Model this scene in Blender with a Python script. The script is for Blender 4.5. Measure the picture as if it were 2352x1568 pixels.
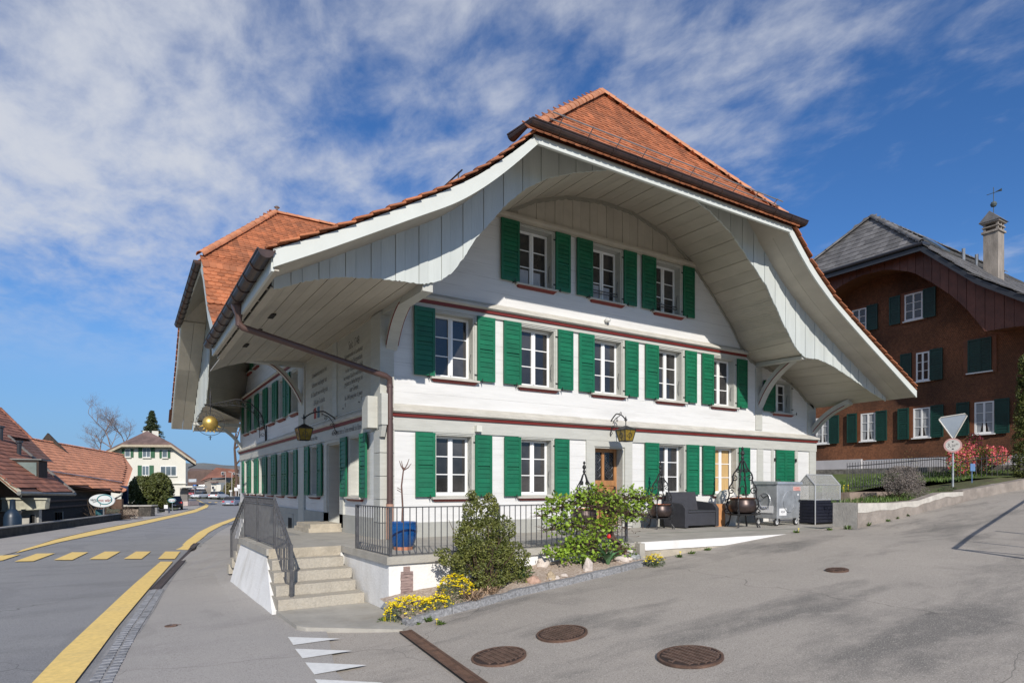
import bpy, bmesh, math, random
from mathutils import Vector, Matrix, noise
R_ = math.radians
rnd = random.Random(7)
for o in list(bpy.data.objects): bpy.data.objects.remove(o)
scn = bpy.context.scene
COL = scn.collection

# ------------------------------------------------------------------ camera, sky, sun, exposure
CX, CY, EZ = -4.83, -12.55, 1.07
cam = bpy.data.objects.new('camera', bpy.data.cameras.new('camera'))
COL.objects.link(cam); scn.camera = cam
cam.location = (CX, CY, EZ); cam.rotation_euler = (R_(90), 0, -math.atan2(.530, .848))
cam.data.sensor_width = 36; cam.data.lens = 22.07; cam.data.shift_y = .1425
cam.data.clip_start = .1; cam.data.clip_end = 3000
SUN = Vector((-.377, -1.0, .60)).normalized()
sun_el = math.asin(SUN.z); sun_rot = math.atan2(SUN.x, SUN.y)
sl = bpy.data.lights.new('sun', 'SUN'); sl.energy = 5.0; sl.angle = R_(.53); sl.color = (1, .94, .85)
so = bpy.data.objects.new('sun', sl); COL.objects.link(so)
so.rotation_euler = SUN.to_track_quat('Z', 'Y').to_euler(); so.location = (-20, -50, 40)
scn.view_settings.view_transform = 'Standard'; scn.view_settings.look = 'None'
scn.view_settings.exposure = -.10; scn.view_settings.gamma = 1

world = bpy.data.worlds.new('World'); scn.world = world; world.use_nodes = True
def build_world():
    nt = world.node_tree; n = nt.nodes; L = nt.links; n.clear()
    out = n.new('ShaderNodeOutputWorld'); bg = n.new('ShaderNodeBackground')
    sky = n.new('ShaderNodeTexSky'); sky.sky_type = 'NISHITA'; sky.sun_disc = False
    sky.sun_elevation = sun_el; sky.sun_rotation = sun_rot; sky.altitude = 500
    sky.air_density = 1.0; sky.dust_density = .0; sky.ozone_density = 3.0
    hs = n.new('ShaderNodeHueSaturation'); hs.inputs['Saturation'].default_value = 1.12; hs.inputs['Value'].default_value = 2.0
    L.new(sky.outputs[0], hs.inputs['Color'])
    tm_ = n.new('ShaderNodeMix'); tm_.data_type = 'RGBA'; tm_.blend_type = 'MULTIPLY'; tm_.inputs[0].default_value = 1; L.new(hs.outputs[0], tm_.inputs[6]); tm_.inputs[7].default_value = (.70, .95, 1.24, 1)
    tc = n.new('ShaderNodeTexCoord'); sep = n.new('ShaderNodeSeparateXYZ'); L.new(tc.outputs['Generated'], sep.inputs[0])
    def math_(op, a, b=None, clamp=False):
        m = n.new('ShaderNodeMath'); m.operation = op; m.use_clamp = clamp
        for i, v in enumerate((a, b)):
            if v is None: continue
            if isinstance(v, (int, float)): m.inputs[i].default_value = v
            else: L.new(v, m.inputs[i])
        return m.outputs[0]
    zz = math_('MAXIMUM', sep.outputs[2], .0); zd = math_('ADD', zz, .16)
    px = math_('DIVIDE', sep.outputs[0], zd); py = math_('DIVIDE', sep.outputs[1], zd)
    cmb = n.new('ShaderNodeCombineXYZ'); L.new(px, cmb.inputs[0]); L.new(py, cmb.inputs[1])
    def nz(scale, det, rough, dist, loc, sc=(1, 1, 1), rot=0):
        mp = n.new('ShaderNodeMapping'); mp.inputs['Location'].default_value = loc; mp.inputs['Scale'].default_value = sc
        mp.inputs['Rotation'].default_value = (0, 0, rot)
        L.new(cmb.outputs[0], mp.inputs[0]); t = n.new('ShaderNodeTexNoise'); L.new(mp.outputs[0], t.inputs['Vector'])
        t.inputs['Scale'].default_value = scale; t.inputs['Detail'].default_value = det
        t.inputs['Roughness'].default_value = rough; t.inputs['Distortion'].default_value = dist
        return t.outputs[0]
    big = nz(.75, 3, .5, .3, (1.3, 4.1, 0)); mid = nz(2.1, 7, .58, .25, (3.2, 1.7, 0), (1, .75, 1), .6)
    fine = nz(8.5, 6, .6, .2, (0, 0, 0), (1, .7, 1), .9)
    # the bank of cloud lies to the north-west, left of the inn
    dirx = n.new('ShaderNodeVectorMath'); dirx.operation = 'DOT_PRODUCT'
    L.new(tc.outputs['Generated'], dirx.inputs[0]); dirx.inputs[1].default_value = (-.72, .65, .15)
    bias = math_('MULTIPLY', math_('SUBTRACT', dirx.outputs['Value'], .10), .16)
    s = math_('ADD', math_('MULTIPLY', big, .62), math_('MULTIPLY', mid, .72))
    s = math_('ADD', s, math_('MULTIPLY', fine, .66)); s = math_('ADD', s, bias)
    low = n.new('ShaderNodeMapRange'); low.interpolation_type = 'SMOOTHSTEP'
    L.new(sep.outputs[2], low.inputs[0]); low.inputs[1].default_value = .12; low.inputs[2].default_value = .32
    mr = n.new('ShaderNodeMapRange'); mr.interpolation_type = 'SMOOTHSTEP'; L.new(s, mr.inputs[0])
    mr.inputs[1].default_value = .80; mr.inputs[2].default_value = 1.34
    m = math_('MULTIPLY', math_('MULTIPLY', mr.outputs[0], low.outputs[0]), .95, True)
    mix = n.new('ShaderNodeMix'); mix.data_type = 'RGBA'; L.new(m, mix.inputs[0])
    hz = n.new('ShaderNodeMapRange'); hz.interpolation_type = 'SMOOTHSTEP'; L.new(sep.outputs[2], hz.inputs[0]); hz.inputs[1].default_value = -.02; hz.inputs[2].default_value = .34; hz.inputs[3].default_value = .92; hz.inputs[4].default_value = 0
    hm = n.new('ShaderNodeMix'); hm.data_type = 'RGBA'; L.new(hz.outputs[0], hm.inputs[0]); L.new(tm_.outputs[2], hm.inputs[6]); hm.inputs[7].default_value = (4.0, 7.4, 12.4, 1)
    L.new(hm.outputs[2], mix.inputs[6]); mix.inputs[7].default_value = (12.6, 13.2, 14.6, 1)
    L.new(mix.outputs[2], bg.inputs[0]); bg.inputs[1].default_value = .054
    L.new(bg.outputs[0], out.inputs[0])
build_world()

# ------------------------------------------------------------------ survey helpers: a sight line turned into a place in metres
def ray(x, y):
    t = (x-1176)/1442.; return (.530+.848*t, .848-.530*t, (1118-y)/1442.)
def onY(x, y, Y=0.):
    r = ray(x, y); s = (Y-CY)/r[1]; return Vector((CX+s*r[0], Y, EZ+s*r[2]))
def onX(x, y, X=0.):
    r = ray(x, y); s = (X-CX)/r[0]; return Vector((X, CY+s*r[1], EZ+s*r[2]))
def onZ(x, y, Z=0.):
    r = ray(x, y); s = (Z-EZ)/r[2]; return Vector((CX+s*r[0], CY+s*r[1], Z))
def onD(x, y, d):
    r = ray(x, y); return Vector((CX+d*r[0], CY+d*r[1], EZ+d*r[2]))
def interp(tab, x):
    if x <= tab[0][0]: return tab[0][1]
    for (a, b), (c, d) in zip(tab, tab[1:]):
        if x <= c: return b+(d-b)*(x-a)/(c-a)
    return tab[-1][1]
def sm(a, b, x):
    t = min(1, max(0, (x-a)/(b-a))); return t*t*(3-2*t)
HX = [(-60, -1.2), (-12, -1.05), (-5, -.98), (-2.75, -.93), (-1.4, -.88), (0, -.7), (2, -.5), (4, -.36), (8, -.01), (10.4, .05), (13, .33), (16.5, .70), (20.3, 1.05), (26, 1.65), (40, 2.8), (90, 5)]
def G(X, Y):
    road = -.97-.0055*max(Y, 0)
    a = interp(HX, X)
    if 8 < X < 15.1 and Y > -3.3: a = min(a, -.05)
    t = sm(7, 19, Y) if X < 17 else sm(9, 60, Y)
    w = sm(-5.5, -2.8, X) if Y > 0 else 1
    h = a*(1-t)+road*t
    if X < -2.8: h = min(a, road) if Y > -2 else a
    # the yard behind the parapet lies lower
    ux, uy = .2466, .969; dx, dy = X+9.6, Y-18.5
    dist = -(dx*uy-dy*ux)
    if 0 < dist and -12 < Y < 47: h -= 1.9*sm(.3, 2.5, dist)*sm(-12, 0, Y)*(1-sm(42, 47, Y))
    return h
def onG(x, y, up=0.):
    z = -.9
    for i in range(12):
        p = onZ(x, y, min(z, .9)); z = .5*z+.5*G(p.x, p.y)
    p = onZ(x, y, min(z, .95)); return Vector((p.x, p.y, G(p.x, p.y)+up))

# ------------------------------------------------------------------ materials
MATS = {}
def mat(name, col, rough=.6, var=.12, scale=2.5, bump=0., bscale=40., metal=0., col2=None, stretch=(1, 1, 1), spec=.5, rndv=0., dirt=0., dcol=(.12, .1, .08), coat=0., trans=0., blo=.35, bhi=.65, dst=(1, 1, 1)):
    if name in MATS: return MATS[name]
    m = bpy.data.materials.new(name); m.use_nodes = True; MATS[name] = m
    nt = m.node_tree; n = nt.nodes; L = nt.links; b = n['Principled BSDF']
    b.inputs['Roughness'].default_value = rough; b.inputs['Metallic'].default_value = metal
    b.inputs['Specular IOR Level'].default_value = spec; b.inputs['Coat Weight'].default_value = coat
    if trans: b.inputs['Transmission Weight'].default_value = trans
    g = n.new('ShaderNodeNewGeometry'); mp = n.new('ShaderNodeMapping'); L.new(g.outputs['Position'], mp.inputs[0]); mp.inputs['Scale'].default_value = stretch
    t = n.new('ShaderNodeTexNoise'); L.new(mp.outputs[0], t.inputs['Vector']); t.inputs['Scale'].default_value = scale; t.inputs['Detail'].default_value = 8; t.inputs['Roughness'].default_value = .62
    mr = n.new('ShaderNodeMapRange'); L.new(t.outputs[0], mr.inputs[0]); mr.inputs[1].default_value = blo; mr.inputs[2].default_value = bhi
    mx = n.new('ShaderNodeMix'); mx.data_type = 'RGBA'; L.new(mr.outputs[0], mx.inputs[0])
    c2 = col2 or tuple(min(1, c*(1+var)) for c in col); c1 = col if col2 else tuple(c*(1-var) for c in col)
    mx.inputs[6].default_value = (*c1, 1); mx.inputs[7].default_value = (*c2, 1); cur = mx.outputs[2]
    if rndv:
        at = n.new('ShaderNodeAttribute'); at.attribute_name = 'rnd'; oi = n.new('ShaderNodeObjectInfo')
        ad = n.new('ShaderNodeMath'); ad.operation = 'ADD'; L.new(at.outputs['Fac'], ad.inputs[0]); L.new(oi.outputs['Random'], ad.inputs[1])
        fr = n.new('ShaderNodeMath'); fr.operation = 'FRACT'; L.new(ad.outputs[0], fr.inputs[0])
        m2 = n.new('ShaderNodeMapRange'); L.new(fr.outputs[0], m2.inputs[0]); m2.inputs[3].default_value = 1-rndv; m2.inputs[4].default_value = 1+rndv
        hv = n.new('ShaderNodeHueSaturation'); L.new(cur, hv.inputs['Color']); L.new(m2.outputs[0], hv.inputs['Value']); cur = hv.outputs[0]
    if dirt:
        mp3 = n.new('ShaderNodeMapping'); L.new(g.outputs['Position'], mp3.inputs[0]); mp3.inputs['Scale'].default_value = dst; t3 = n.new('ShaderNodeTexNoise'); L.new(mp3.outputs[0], t3.inputs['Vector']); t3.inputs['Scale'].default_value = .9; t3.inputs['Detail'].default_value = 9; t3.inputs['Roughness'].default_value = .7
        r3 = n.new('ShaderNodeMapRange'); L.new(t3.outputs[0], r3.inputs[0]); r3.inputs[1].default_value = .5; r3.inputs[2].default_value = .75; r3.inputs[4].default_value = dirt
        m3 = n.new('ShaderNodeMix'); m3.data_type = 'RGBA'; L.new(r3.outputs[0], m3.inputs[0]); L.new(cur, m3.inputs[6]); m3.inputs[7].default_value = (*dcol, 1); cur = m3.outputs[2]
    L.new(cur, b.inputs['Base Color'])
    if bump:
        t2 = n.new('ShaderNodeTexNoise'); L.new(mp.outputs[0], t2.inputs['Vector']); t2.inputs['Scale'].default_value = bscale; t2.inputs['Detail'].default_value = 4
        bp = n.new('ShaderNodeBump'); L.new(t2.outputs[0], bp.inputs['Height']); bp.inputs['Strength'].default_value = bump; bp.inputs['Distance'].default_value = .02
        L.new(bp.outputs[0], b.inputs['Normal'])
    return m
M_white = mat('white_paint', (.67, .665, .65), .55, .04, 1.5, .25, 6, stretch=(.5, .5, 5), dirt=.55, dcol=(.47, .46, .44), dst=(.45, .45, 3.2))
def board_joints(m, step):
    nt = m.node_tree; n = nt.nodes; L = nt.links; b = n['Principled BSDF']; src = b.inputs['Base Color'].links[0].from_socket
    g = n.new('ShaderNodeNewGeometry'); sp = n.new('ShaderNodeSeparateXYZ'); L.new(g.outputs['Position'], sp.inputs[0])
    def mm(op, a, v): k = n.new('ShaderNodeMath'); k.operation = op; L.new(a, k.inputs[0]); k.inputs[1].default_value = v; return k.outputs[0]
    fr = mm('FRACT', mm('MULTIPLY', sp.outputs[2], 1/step), 0); ln = mm('LESS_THAN', fr, .035)
    t = n.new('ShaderNodeTexNoise'); t.inputs['Scale'].default_value = .9; t.inputs['Detail'].default_value = 3; L.new(g.outputs['Position'], t.inputs['Vector'])
    r = n.new('ShaderNodeMapRange'); L.new(t.outputs[0], r.inputs[0]); r.inputs[1].default_value = .42; r.inputs[2].default_value = .6; r.inputs[4].default_value = .5
    k = n.new('ShaderNodeMath'); k.operation = 'MULTIPLY'; L.new(ln, k.inputs[0]); L.new(r.outputs[0], k.inputs[1])
    mx = n.new('ShaderNodeMix'); mx.data_type = 'RGBA'; L.new(k.outputs[0], mx.inputs[0]); L.new(src, mx.inputs[6]); mx.inputs[7].default_value = (.30, .29, .27, 1); L.new(mx.outputs[2], b.inputs['Base Color'])
board_joints(M_white, .31)
M_plaster = mat('white_plaster', (.74, .73, .71), .85, .06, 2, .4, 25, dirt=.6, dcol=(.47, .44, .38), dst=(2, 2, .8))
M_grey = mat('grey_trim', (.47, .47, .43), .6, .06, 3, .2, 12, stretch=(.6, .6, 4), dirt=.12, dcol=(.32, .3, .25))
M_ledge = mat('weathered_ledge', (.50, .48, .43), .75, .12, 3, .3, 15, stretch=(1, 1, 5), dirt=.4, dcol=(.36, .31, .24))
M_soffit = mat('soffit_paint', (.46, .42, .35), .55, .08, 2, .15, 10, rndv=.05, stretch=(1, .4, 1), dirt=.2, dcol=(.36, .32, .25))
M_barge = mat('barge_paint', (.58, .60, .56), .5, .04, 1.2, .1, 10)
M_panelb = mat('panel_board_paint', (.50, .53, .51), .55, .05, 2, .15, 12, rndv=.04, stretch=(3, 3, .5))
M_red = mat('oxide_red', (.16, .018, .014), .55, .1)
M_green = mat('shutter_green', (.005, .125, .058), .45, .14, 3, .15, 20, rndv=.10, dirt=.12, dcol=(.06, .13, .09), dst=(1, 1, 2))
M_sash = mat('sash_white', (.80, .80, .79), .35, .03)
M_glass = mat('window_glass', (.020, .019, .020), .05, .5, 1.2, bump=.03, bscale=2.5, spec=.75, rndv=.5, col2=(.05, .048, .047))
M_iron = mat('wrought_iron', (.022, .022, .024), .5, .3, 12, .3, 60)
M_railm = mat('railing_iron', (.07, .07, .075), .5, .25, 12, .2, 60)
M_tile = mat('clay_tile', (.37, .128, .054), .75, .22, 1.6, .3, 60, rndv=.28, dirt=.42, dcol=(.16, .10, .07))
M_tileu = mat('roof_boarding', (.14, .055, .03), .8, .2)
M_ridge = mat('ridge_tile', (.50, .21, .105), .7, .14, 3, .3, 40, rndv=.14, dirt=.2, dcol=(.25, .15, .1))
M_copper = mat('brown_copper', (.040, .026, .024), .38, .3, 5, metal=.35, col2=(.075, .045, .038), dirt=.2, dcol=(.1, .11, .09))
M_pipe = mat('brown_pipe', (.115, .070, .062), .35, .1, metal=.3)
M_pipe2 = mat('rusty_pipe_foot', (.42, .24, .17), .7, .1, 6)
M_stone = mat('sandstone', (.42, .37, .29), .9, .2, 3, .9, 30, dirt=.45, dcol=(.2, .19, .16), rndv=.06)
M_step = mat('granite_step', (.40, .365, .305), .9, .12, 30, .8, 55, dirt=.35, dcol=(.36, .28, .17), rndv=.05)
M_slab = mat('concrete_slab', (.36, .34, .30), .9, .14, 2, .4, 40, dirt=.35, dcol=(.26, .22, .15))
M_plinth = mat('plinth_grey', (.36, .36, .33), .85, .06, 3, .3, 30)
M_granite = mat('kerb_granite', (.23, .23, .235), .9, .35, 30, .8, 50, rndv=.06)
M_door = mat('oak_door', (.36, .17, .065), .5, .3, 3, .3, 20, stretch=(8, 8, .8))
M_text = mat('faded_lettering', (.11, .10, .10), .8, .5, 5)
M_wtext = mat('panel_plaster', (.46, .45, .40), .75, .07, 2, .2, 10, stretch=(.5, .5, 4), dirt=.3, dcol=(.33, .30, .25))

# ------------------------------------------------------------------ mesh building
def wloc(o):
    v = Vector((0, 0, 0))
    while o is not None: v += o.location; o = o.parent
    return v
class MB:
    def __init__(s): s.v = []; s.f = []; s.r = []; s.mi = []; s.cur = 0
    def add(s, vs, fs, r=None):
        b = len(s.v); s.v += [tuple(p) for p in vs]; s.f += [tuple(i+b for i in f) for f in fs]
        s.r += [r if r is not None else 0.]*len(fs); s.mi += [s.cur]*len(fs)
    def box(s, a, b, T=None, r=None):
        x0, y0, z0 = a; x1, y1, z1 = b
        vs = [(x0, y0, z0), (x1, y0, z0), (x1, y1, z0), (x0, y1, z0), (x0, y0, z1), (x1, y0, z1), (x1, y1, z1), (x0, y1, z1)]
        if T: vs = [T(*p) if not isinstance(T, Matrix) else T @ Vector(p) for p in vs]
        s.add(vs, [(0, 3, 2, 1), (4, 5, 6, 7), (0, 1, 5, 4), (1, 2, 6, 5), (2, 3, 7, 6), (3, 0, 4, 7)], r)
    def hexa(s, lo, hi, r=None):
        n = len(lo); s.add(list(lo)+list(hi), [tuple(range(n))[::-1], tuple(range(n, 2*n))]+[(i, (i+1) % n, n+(i+1) % n, n+i) for i in range(n)], r)
    def prism(s, pts, ext, r=None):
        e = Vector(ext); s.hexa([Vector(p) for p in pts], [Vector(p)+e for p in pts], r)
    def tube(s, pts, rad, n=8, cap=True):
        pts = [Vector(p) for p in pts]; rings = []; up = None
        for i, p in enumerate(pts):
            d = (pts[min(i+1, len(pts)-1)]-pts[max(i-1, 0)]); d = d.normalized() if d.length > 1e-9 else Vector((0, 0, 1))
            if up is None:
                up = Vector((0, 0, 1)) if abs(d.z) < .9 else Vector((1, 0, 0))
            a = d.cross(up); a = a.normalized() if a.length > 1e-6 else d.orthogonal().normalized()
            b = a.cross(d).normalized(); up = b
            rr = rad[i] if isinstance(rad, (list, tuple)) else rad
            rings.append([p+(a*math.cos(2*math.pi*k/n)+b*math.sin(2*math.pi*k/n))*rr for k in range(n)])
        vs = [q for rg in rings for q in rg]; fs = []
        for i in range(len(pts)-1):
            for k in range(n):
                fs.append((i*n+k, i*n+(k+1) % n, (i+1)*n+(k+1) % n, (i+1)*n+k))
        if cap: fs += [tuple(range(n))[::-1], tuple((len(pts)-1)*n+k for k in range(n))]
        s.add(vs, fs)
    def lathe(s, prof, c=(0, 0, 0), n=24, sx=1, sy=1):
        vs = [(c[0]+r*sx*math.cos(2*math.pi*k/n), c[1]+r*sy*math.sin(2*math.pi*k/n), c[2]+z) for r, z in prof for k in range(n)]
        fs = [(i*n+k, i*n+(k+1) % n, (i+1)*n+(k+1) % n, (i+1)*n+k) for i in range(len(prof)-1) for k in range(n)]
        fs += [tuple(range(n))[::-1], tuple((len(prof)-1)*n+k for k in range(n))]
        s.add(vs, fs)
    def strip(s, A, B, th=0., nrm=(0, 0, 1)):
        n = len(A)
        if th:
            t = Vector(nrm)*th
            for i in range(n-1):
                s.hexa([Vector(A[i]), Vector(A[i+1]), Vector(B[i+1]), Vector(B[i])], [Vector(A[i])+t, Vector(A[i+1])+t, Vector(B[i+1])+t, Vector(B[i])+t])
        else: s.add(list(A)+list(B), [(i, i+1, n+i+1, n+i) for i in range(n-1)])
    def build(s, name, mats, parent=None, smooth=False, local=False, loc=None, **props):
        me = bpy.data.meshes.new(name)
        vs = s.v
        if loc is None:
            if parent is not None: loc = (0, 0, 0)
            else:
                xs = [p[0] for p in vs]; ys = [p[1] for p in vs]; zs = [p[2] for p in vs]
                loc = ((min(xs)+max(xs))/2, (min(ys)+max(ys))/2, min(zs))
        off = Vector((0, 0, 0)) if local else (wloc(parent)+Vector(loc) if parent is not None else Vector(loc))
        ox, oy, oz = off
        me.from_pydata([(p[0]-ox, p[1]-oy, p[2]-oz) for p in vs], [], s.f)
        mats = mats if isinstance(mats, (list, tuple)) else [mats]
        for m in mats: me.materials.append(m)
        if len(mats) > 1: me.polygons.foreach_set('material_index', s.mi)
        if any(s.r):
            a = me.attributes.new('rnd', 'FLOAT', 'FACE'); a.data.foreach_set('value', s.r)
        if smooth: me.polygons.foreach_set('use_smooth', [True]*len(me.polygons))
        me.update(); o = bpy.data.objects.new(name, me); COL.objects.link(o)
        if smooth and smooth != 2:
            try: me.set_sharp_from_angle(angle=R_(40))
            except Exception: pass
        o.location = loc
        if parent is not None: o.parent = parent
        for k, v in props.items(): o[k] = v
        return o
def tag(o, label, cat, group=None):
    o['label'] = label; o['category'] = cat
    if group: o['group'] = group
    return o
def thing(name, label, cat, loc, rz=0, group=None):
    o = bpy.data.objects.new(name, None); COL.objects.link(o); o.location = loc; o.rotation_euler = (0, 0, rz)
    o.empty_display_size = .3; return tag(o, label, cat, group)
def inst(src, parent, M, name=None):
    o = bpy.data.objects.new(name or src.name.split('.')[0], src.data if hasattr(src, 'data') else src)
    COL.objects.link(o); o.parent = parent; o.matrix_local = M; return o
def copy_tree(o, parent=None):
    c = o.copy(); COL.objects.link(c)
    if parent is not None: c.parent = parent
    for ch in [k for k in bpy.data.objects if k.parent == o]: copy_tree(ch, c)
    return c
def struct(o): o['kind'] = 'structure'; return o
def resample(pts, n):
    pts = [Vector(p) for p in pts]; L = [0]
    for a, b in zip(pts, pts[1:]): L.append(L[-1]+(b-a).length)
    out = []
    for i in range(n):
        s = L[-1]*i/(n-1); k = 0
        while k < len(L)-2 and L[k+1] < s: k += 1
        t = (s-L[k])/max(1e-9, L[k+1]-L[k]); out.append(pts[k].lerp(pts[k+1], t))
    return out
def smooth_curve(pts, n, it=3):
    p = resample(pts, n)
    for _ in range(it): p = [p[0]]+[(p[i-1]+p[i]*2+p[i+1])/4 for i in range(1, n-1)]+[p[-1]]
    return p
TXT = {}
def text2d(s):
    if s in TXT: return TXT[s]
    c = bpy.data.curves.new('lettering', 'FONT'); c.body = s; c.align_x = 'CENTER'; c.align_y = 'CENTER'; c.resolution_u = 2
    o = bpy.data.objects.new('lettering', c); COL.objects.link(o)
    bpy.context.view_layer.update()
    dg = bpy.context.evaluated_depsgraph_get(); me = bpy.data.meshes.new_from_object(o.evaluated_get(dg))
    r = ([tuple(v.co) for v in me.vertices], [tuple(p.vertices) for p in me.polygons])
    bpy.data.objects.remove(o); bpy.data.curves.remove(c); bpy.data.meshes.remove(me); TXT[s] = r; return r
def put_text(mb, s, T, size, sx=.8):
    vs, fs = text2d(s); mb.add([T(v[0]*size*sx, v[1]*size) for v in vs], fs)

# ------------------------------------------------------------------ ground
M_soil = mat('meadow_ground', (.055, .075, .025), .95, .3, .8, .5, 20, col2=(.10, .10, .05))
def asphalt(name, base, spk, warm, wet):
    m = bpy.data.materials.new(name); m.use_nodes = True; nt = m.node_tree; n = nt.nodes; L = nt.links; b = n['Principled BSDF']
    g = n.new('ShaderNodeNewGeometry'); b.inputs['Roughness'].default_value = .88; b.inputs['Specular IOR Level'].default_value = .35
    def nz(sc, det, st=(1, 1, 1), rot=0, ro=.6):
        mp = n.new('ShaderNodeMapping'); L.new(g.outputs['Position'], mp.inputs[0]); mp.inputs['Scale'].default_value = st; mp.inputs['Rotation'].default_value = (0, 0, rot)
        t = n.new('ShaderNodeTexNoise'); L.new(mp.outputs[0], t.inputs['Vector']); t.inputs['Scale'].default_value = sc; t.inputs['Detail'].default_value = det; t.inputs['Roughness'].default_value = ro; return t.outputs[0]
    def mixc(f, a, bcol, lo, hi, amt=1.):
        r = n.new('ShaderNodeMapRange'); L.new(f, r.inputs[0]); r.inputs[1].default_value = lo; r.inputs[2].default_value = hi; r.inputs[4].default_value = amt
        mx = n.new('ShaderNodeMix'); mx.data_type = 'RGBA'; L.new(r.outputs[0], mx.inputs[0])
        if isinstance(a, tuple): mx.inputs[6].default_value = (*a, 1)
        else: L.new(a, mx.inputs[6])
        mx.inputs[7].default_value = (*bcol, 1); return mx.outputs[2]
    c = mixc(nz(.35, 5), base, warm, .35, .65)
    c = mixc(nz(1.0, 6, (.35, 1.0, 1), .35), c, wet, .50, .66, .9)
    c = mixc(nz(.5, 3, (1, .5, 1), .9), c, tuple(k*.8 for k in base), .60, .63, .55)
    c = mixc(nz(4, 5, (1, 1, 1)), c, tuple(k*1.12 for k in warm), .55, .75, .5)
    c = mixc(nz(85, 3, ro=.6), c, spk, .52, .68, .75)
    c = mixc(nz(62, 3, ro=.6), c, tuple(k*.5 for k in base), .54, .68, .75)
    # repaired cracks
    v = n.new('ShaderNodeTexVoronoi'); v.feature = 'DISTANCE_TO_EDGE'; v.inputs['Scale'].default_value = .13
    mp = n.new('ShaderNodeMapping'); L.new(g.outputs['Position'], mp.inputs[0]); t = n.new('ShaderNodeTexNoise'); t.inputs['Scale'].default_value = 1.3; L.new(mp.outputs[0], t.inputs['Vector'])
    ad = n.new('ShaderNodeVectorMath'); ad.operation = 'MULTIPLY_ADD'; L.new(t.outputs['Color'], ad.inputs[0]); ad.inputs[1].default_value = (.9, .9, 0); L.new(g.outputs['Position'], ad.inputs[2])
    L.new(ad.outputs[0], v.inputs['Vector'])
    r = n.new('ShaderNodeMapRange'); L.new(v.outputs['Distance'], r.inputs[0]); r.inputs[1].default_value = .0; r.inputs[2].default_value = .0014; r.inputs[3].default_value = .5; r.inputs[4].default_value = 0
    mx = n.new('ShaderNodeMix'); mx.data_type = 'RGBA'; L.new(r.outputs[0], mx.inputs[0]); L.new(c, mx.inputs[6]); mx.inputs[7].default_value = (.03, .03, .03, 1); c = mx.outputs[2]
    L.new(c, b.inputs['Base Color'])
    bp = n.new('ShaderNodeBump'); bp.inputs['Strength'].default_value = .5; bp.inputs['Distance'].default_value = .008; L.new(nz(140, 3), bp.inputs['Height']); L.new(bp.outputs[0], b.inputs['Normal'])
    return m
M_asph = asphalt('side_street_asphalt', (.32, .29, .255), (.56, .52, .46), (.39, .35, .305), (.155, .145, .132))
M_pave = asphalt('pavement_asphalt', (.34, .32, .30), (.50, .48, .45), (.37, .345, .32), (.30, .28, .265))
M_road = asphalt('road_asphalt', (.235, .235, .243), (.40, .40, .40), (.26, .258, .258), (.19, .19, .195))
M_yellow = mat('road_yellow', (.80, .57, .19), .8, .10, 14, .3, 60, dirt=.25, dcol=(.4, .33, .2))
M_wline = mat('road_white', (.72, .72, .70), .8, .06, 14, .3, 60)
def axis(segs):
    out = []
    for a, b, st in segs:
        n = max(1, int(round((b-a)/st))); out += [a+(b-a)*i/n for i in range(n)]
    return out+[segs[-1][1]]
def sheet(xs, ys, dz):
    mb = MB(); nx = len(xs)
    mb.v = [(x, y, G(x, y)+dz) for y in ys for x in xs]
    mb.f = [(j*nx+i, j*nx+i+1, (j+1)*nx+i+1, (j+1)*nx+i) for j in range(len(ys)-1) for i in range(nx-1)]
    mb.r = [0]*len(mb.f); mb.mi = [0]*len(mb.f); return mb
struct(sheet(axis([(-1200, -200, 200), (-200, -16, 20), (-16, 44, .6), (44, 200, 18), (200, 1200, 200)]), axis([(-500, -40, 90), (-40, -14, 3), (-14, 52, .75), (52, 240, 12), (240, 1600, 200)]), -.07).build('ground', M_soil))
struct(sheet(axis([(-3.3, 24, .5), (24, 60, 4)]), axis([(-40, -15, 3), (-15, -3.35, .45)]), 0).build('side_street', M_asph))

def Z1(ox, oy, k): return lambda x, y: ((ox+x/k)/1.63265, (oy+y/k)/1.63265)
z7 = Z1(0, 1900, 1.96); z1 = Z1(0, 1450, 2.45); z5 = Z1(800, 1850, 2.45); z6 = Z1(1600, 1800, 2.45)
def gpts(zf, pts, up): return [onG(*zf(*p), up) for p in pts]
def ribbon(A, B, n, up):
    a = resample(A, n); b = resample(B, n); mb = MB()
    for s_ in (a, b):
        for p in s_: p.z = G(p.x, p.y)+up
    return a, b
# road edges
gutL = gpts(z7, [(560, 1450), (650, 1294), (760, 1120), (880, 930), (1000, 770), (1105, 620), (1200, 500), (1300, 405), (1400, 310), (1470, 248), (1560, 185), (1650, 138), (1755, 92)], 0)
far_r = [onG(545*1, 1194), Vector((3.0, 40, 0)), Vector((5.6, 55, 0)), Vector((9, 75, 0)), Vector((12.5, 100, 0)), Vector((15, 130, 0)), Vector((14, 170, 0)), Vector((5, 230, 0))]
gutL = gutL+far_r[1:]
farL = [Vector((-11.5, -14, 0)), Vector((-10.2, 0, 0)), Vector((-8.9, 9, 0))]+gpts(z1, [(60, 1548), (500, 1400), (900, 1308), (1330, 1222), (1600, 1166), (1790, 1118)], 0)+[Vector((2.0, 62, 0)), Vector((4.2, 80, 0)), Vector((6.0, 102, 0)), Vector((7.6, 132, 0)), Vector((6, 170, 0)), Vector((-3, 230, 0))]
gutL = [Vector((-5.9, -14, 0)), Vector((-5.35, -8, 0))]+gutL
a, b = ribbon(farL, gutL, 120, 0.012); mb = MB()
for k in range(6):
    A = [p.lerp(q, k/6) for p, q in zip(a, b)]; B = [p.lerp(q, (k+1)/6) for p, q in zip(a, b)]
    for s_ in (A, B):
        for p in s_: p.z = G(p.x, p.y)+.012
    mb.strip(A, B)
struct(mb.build('road', M_road))
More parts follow.
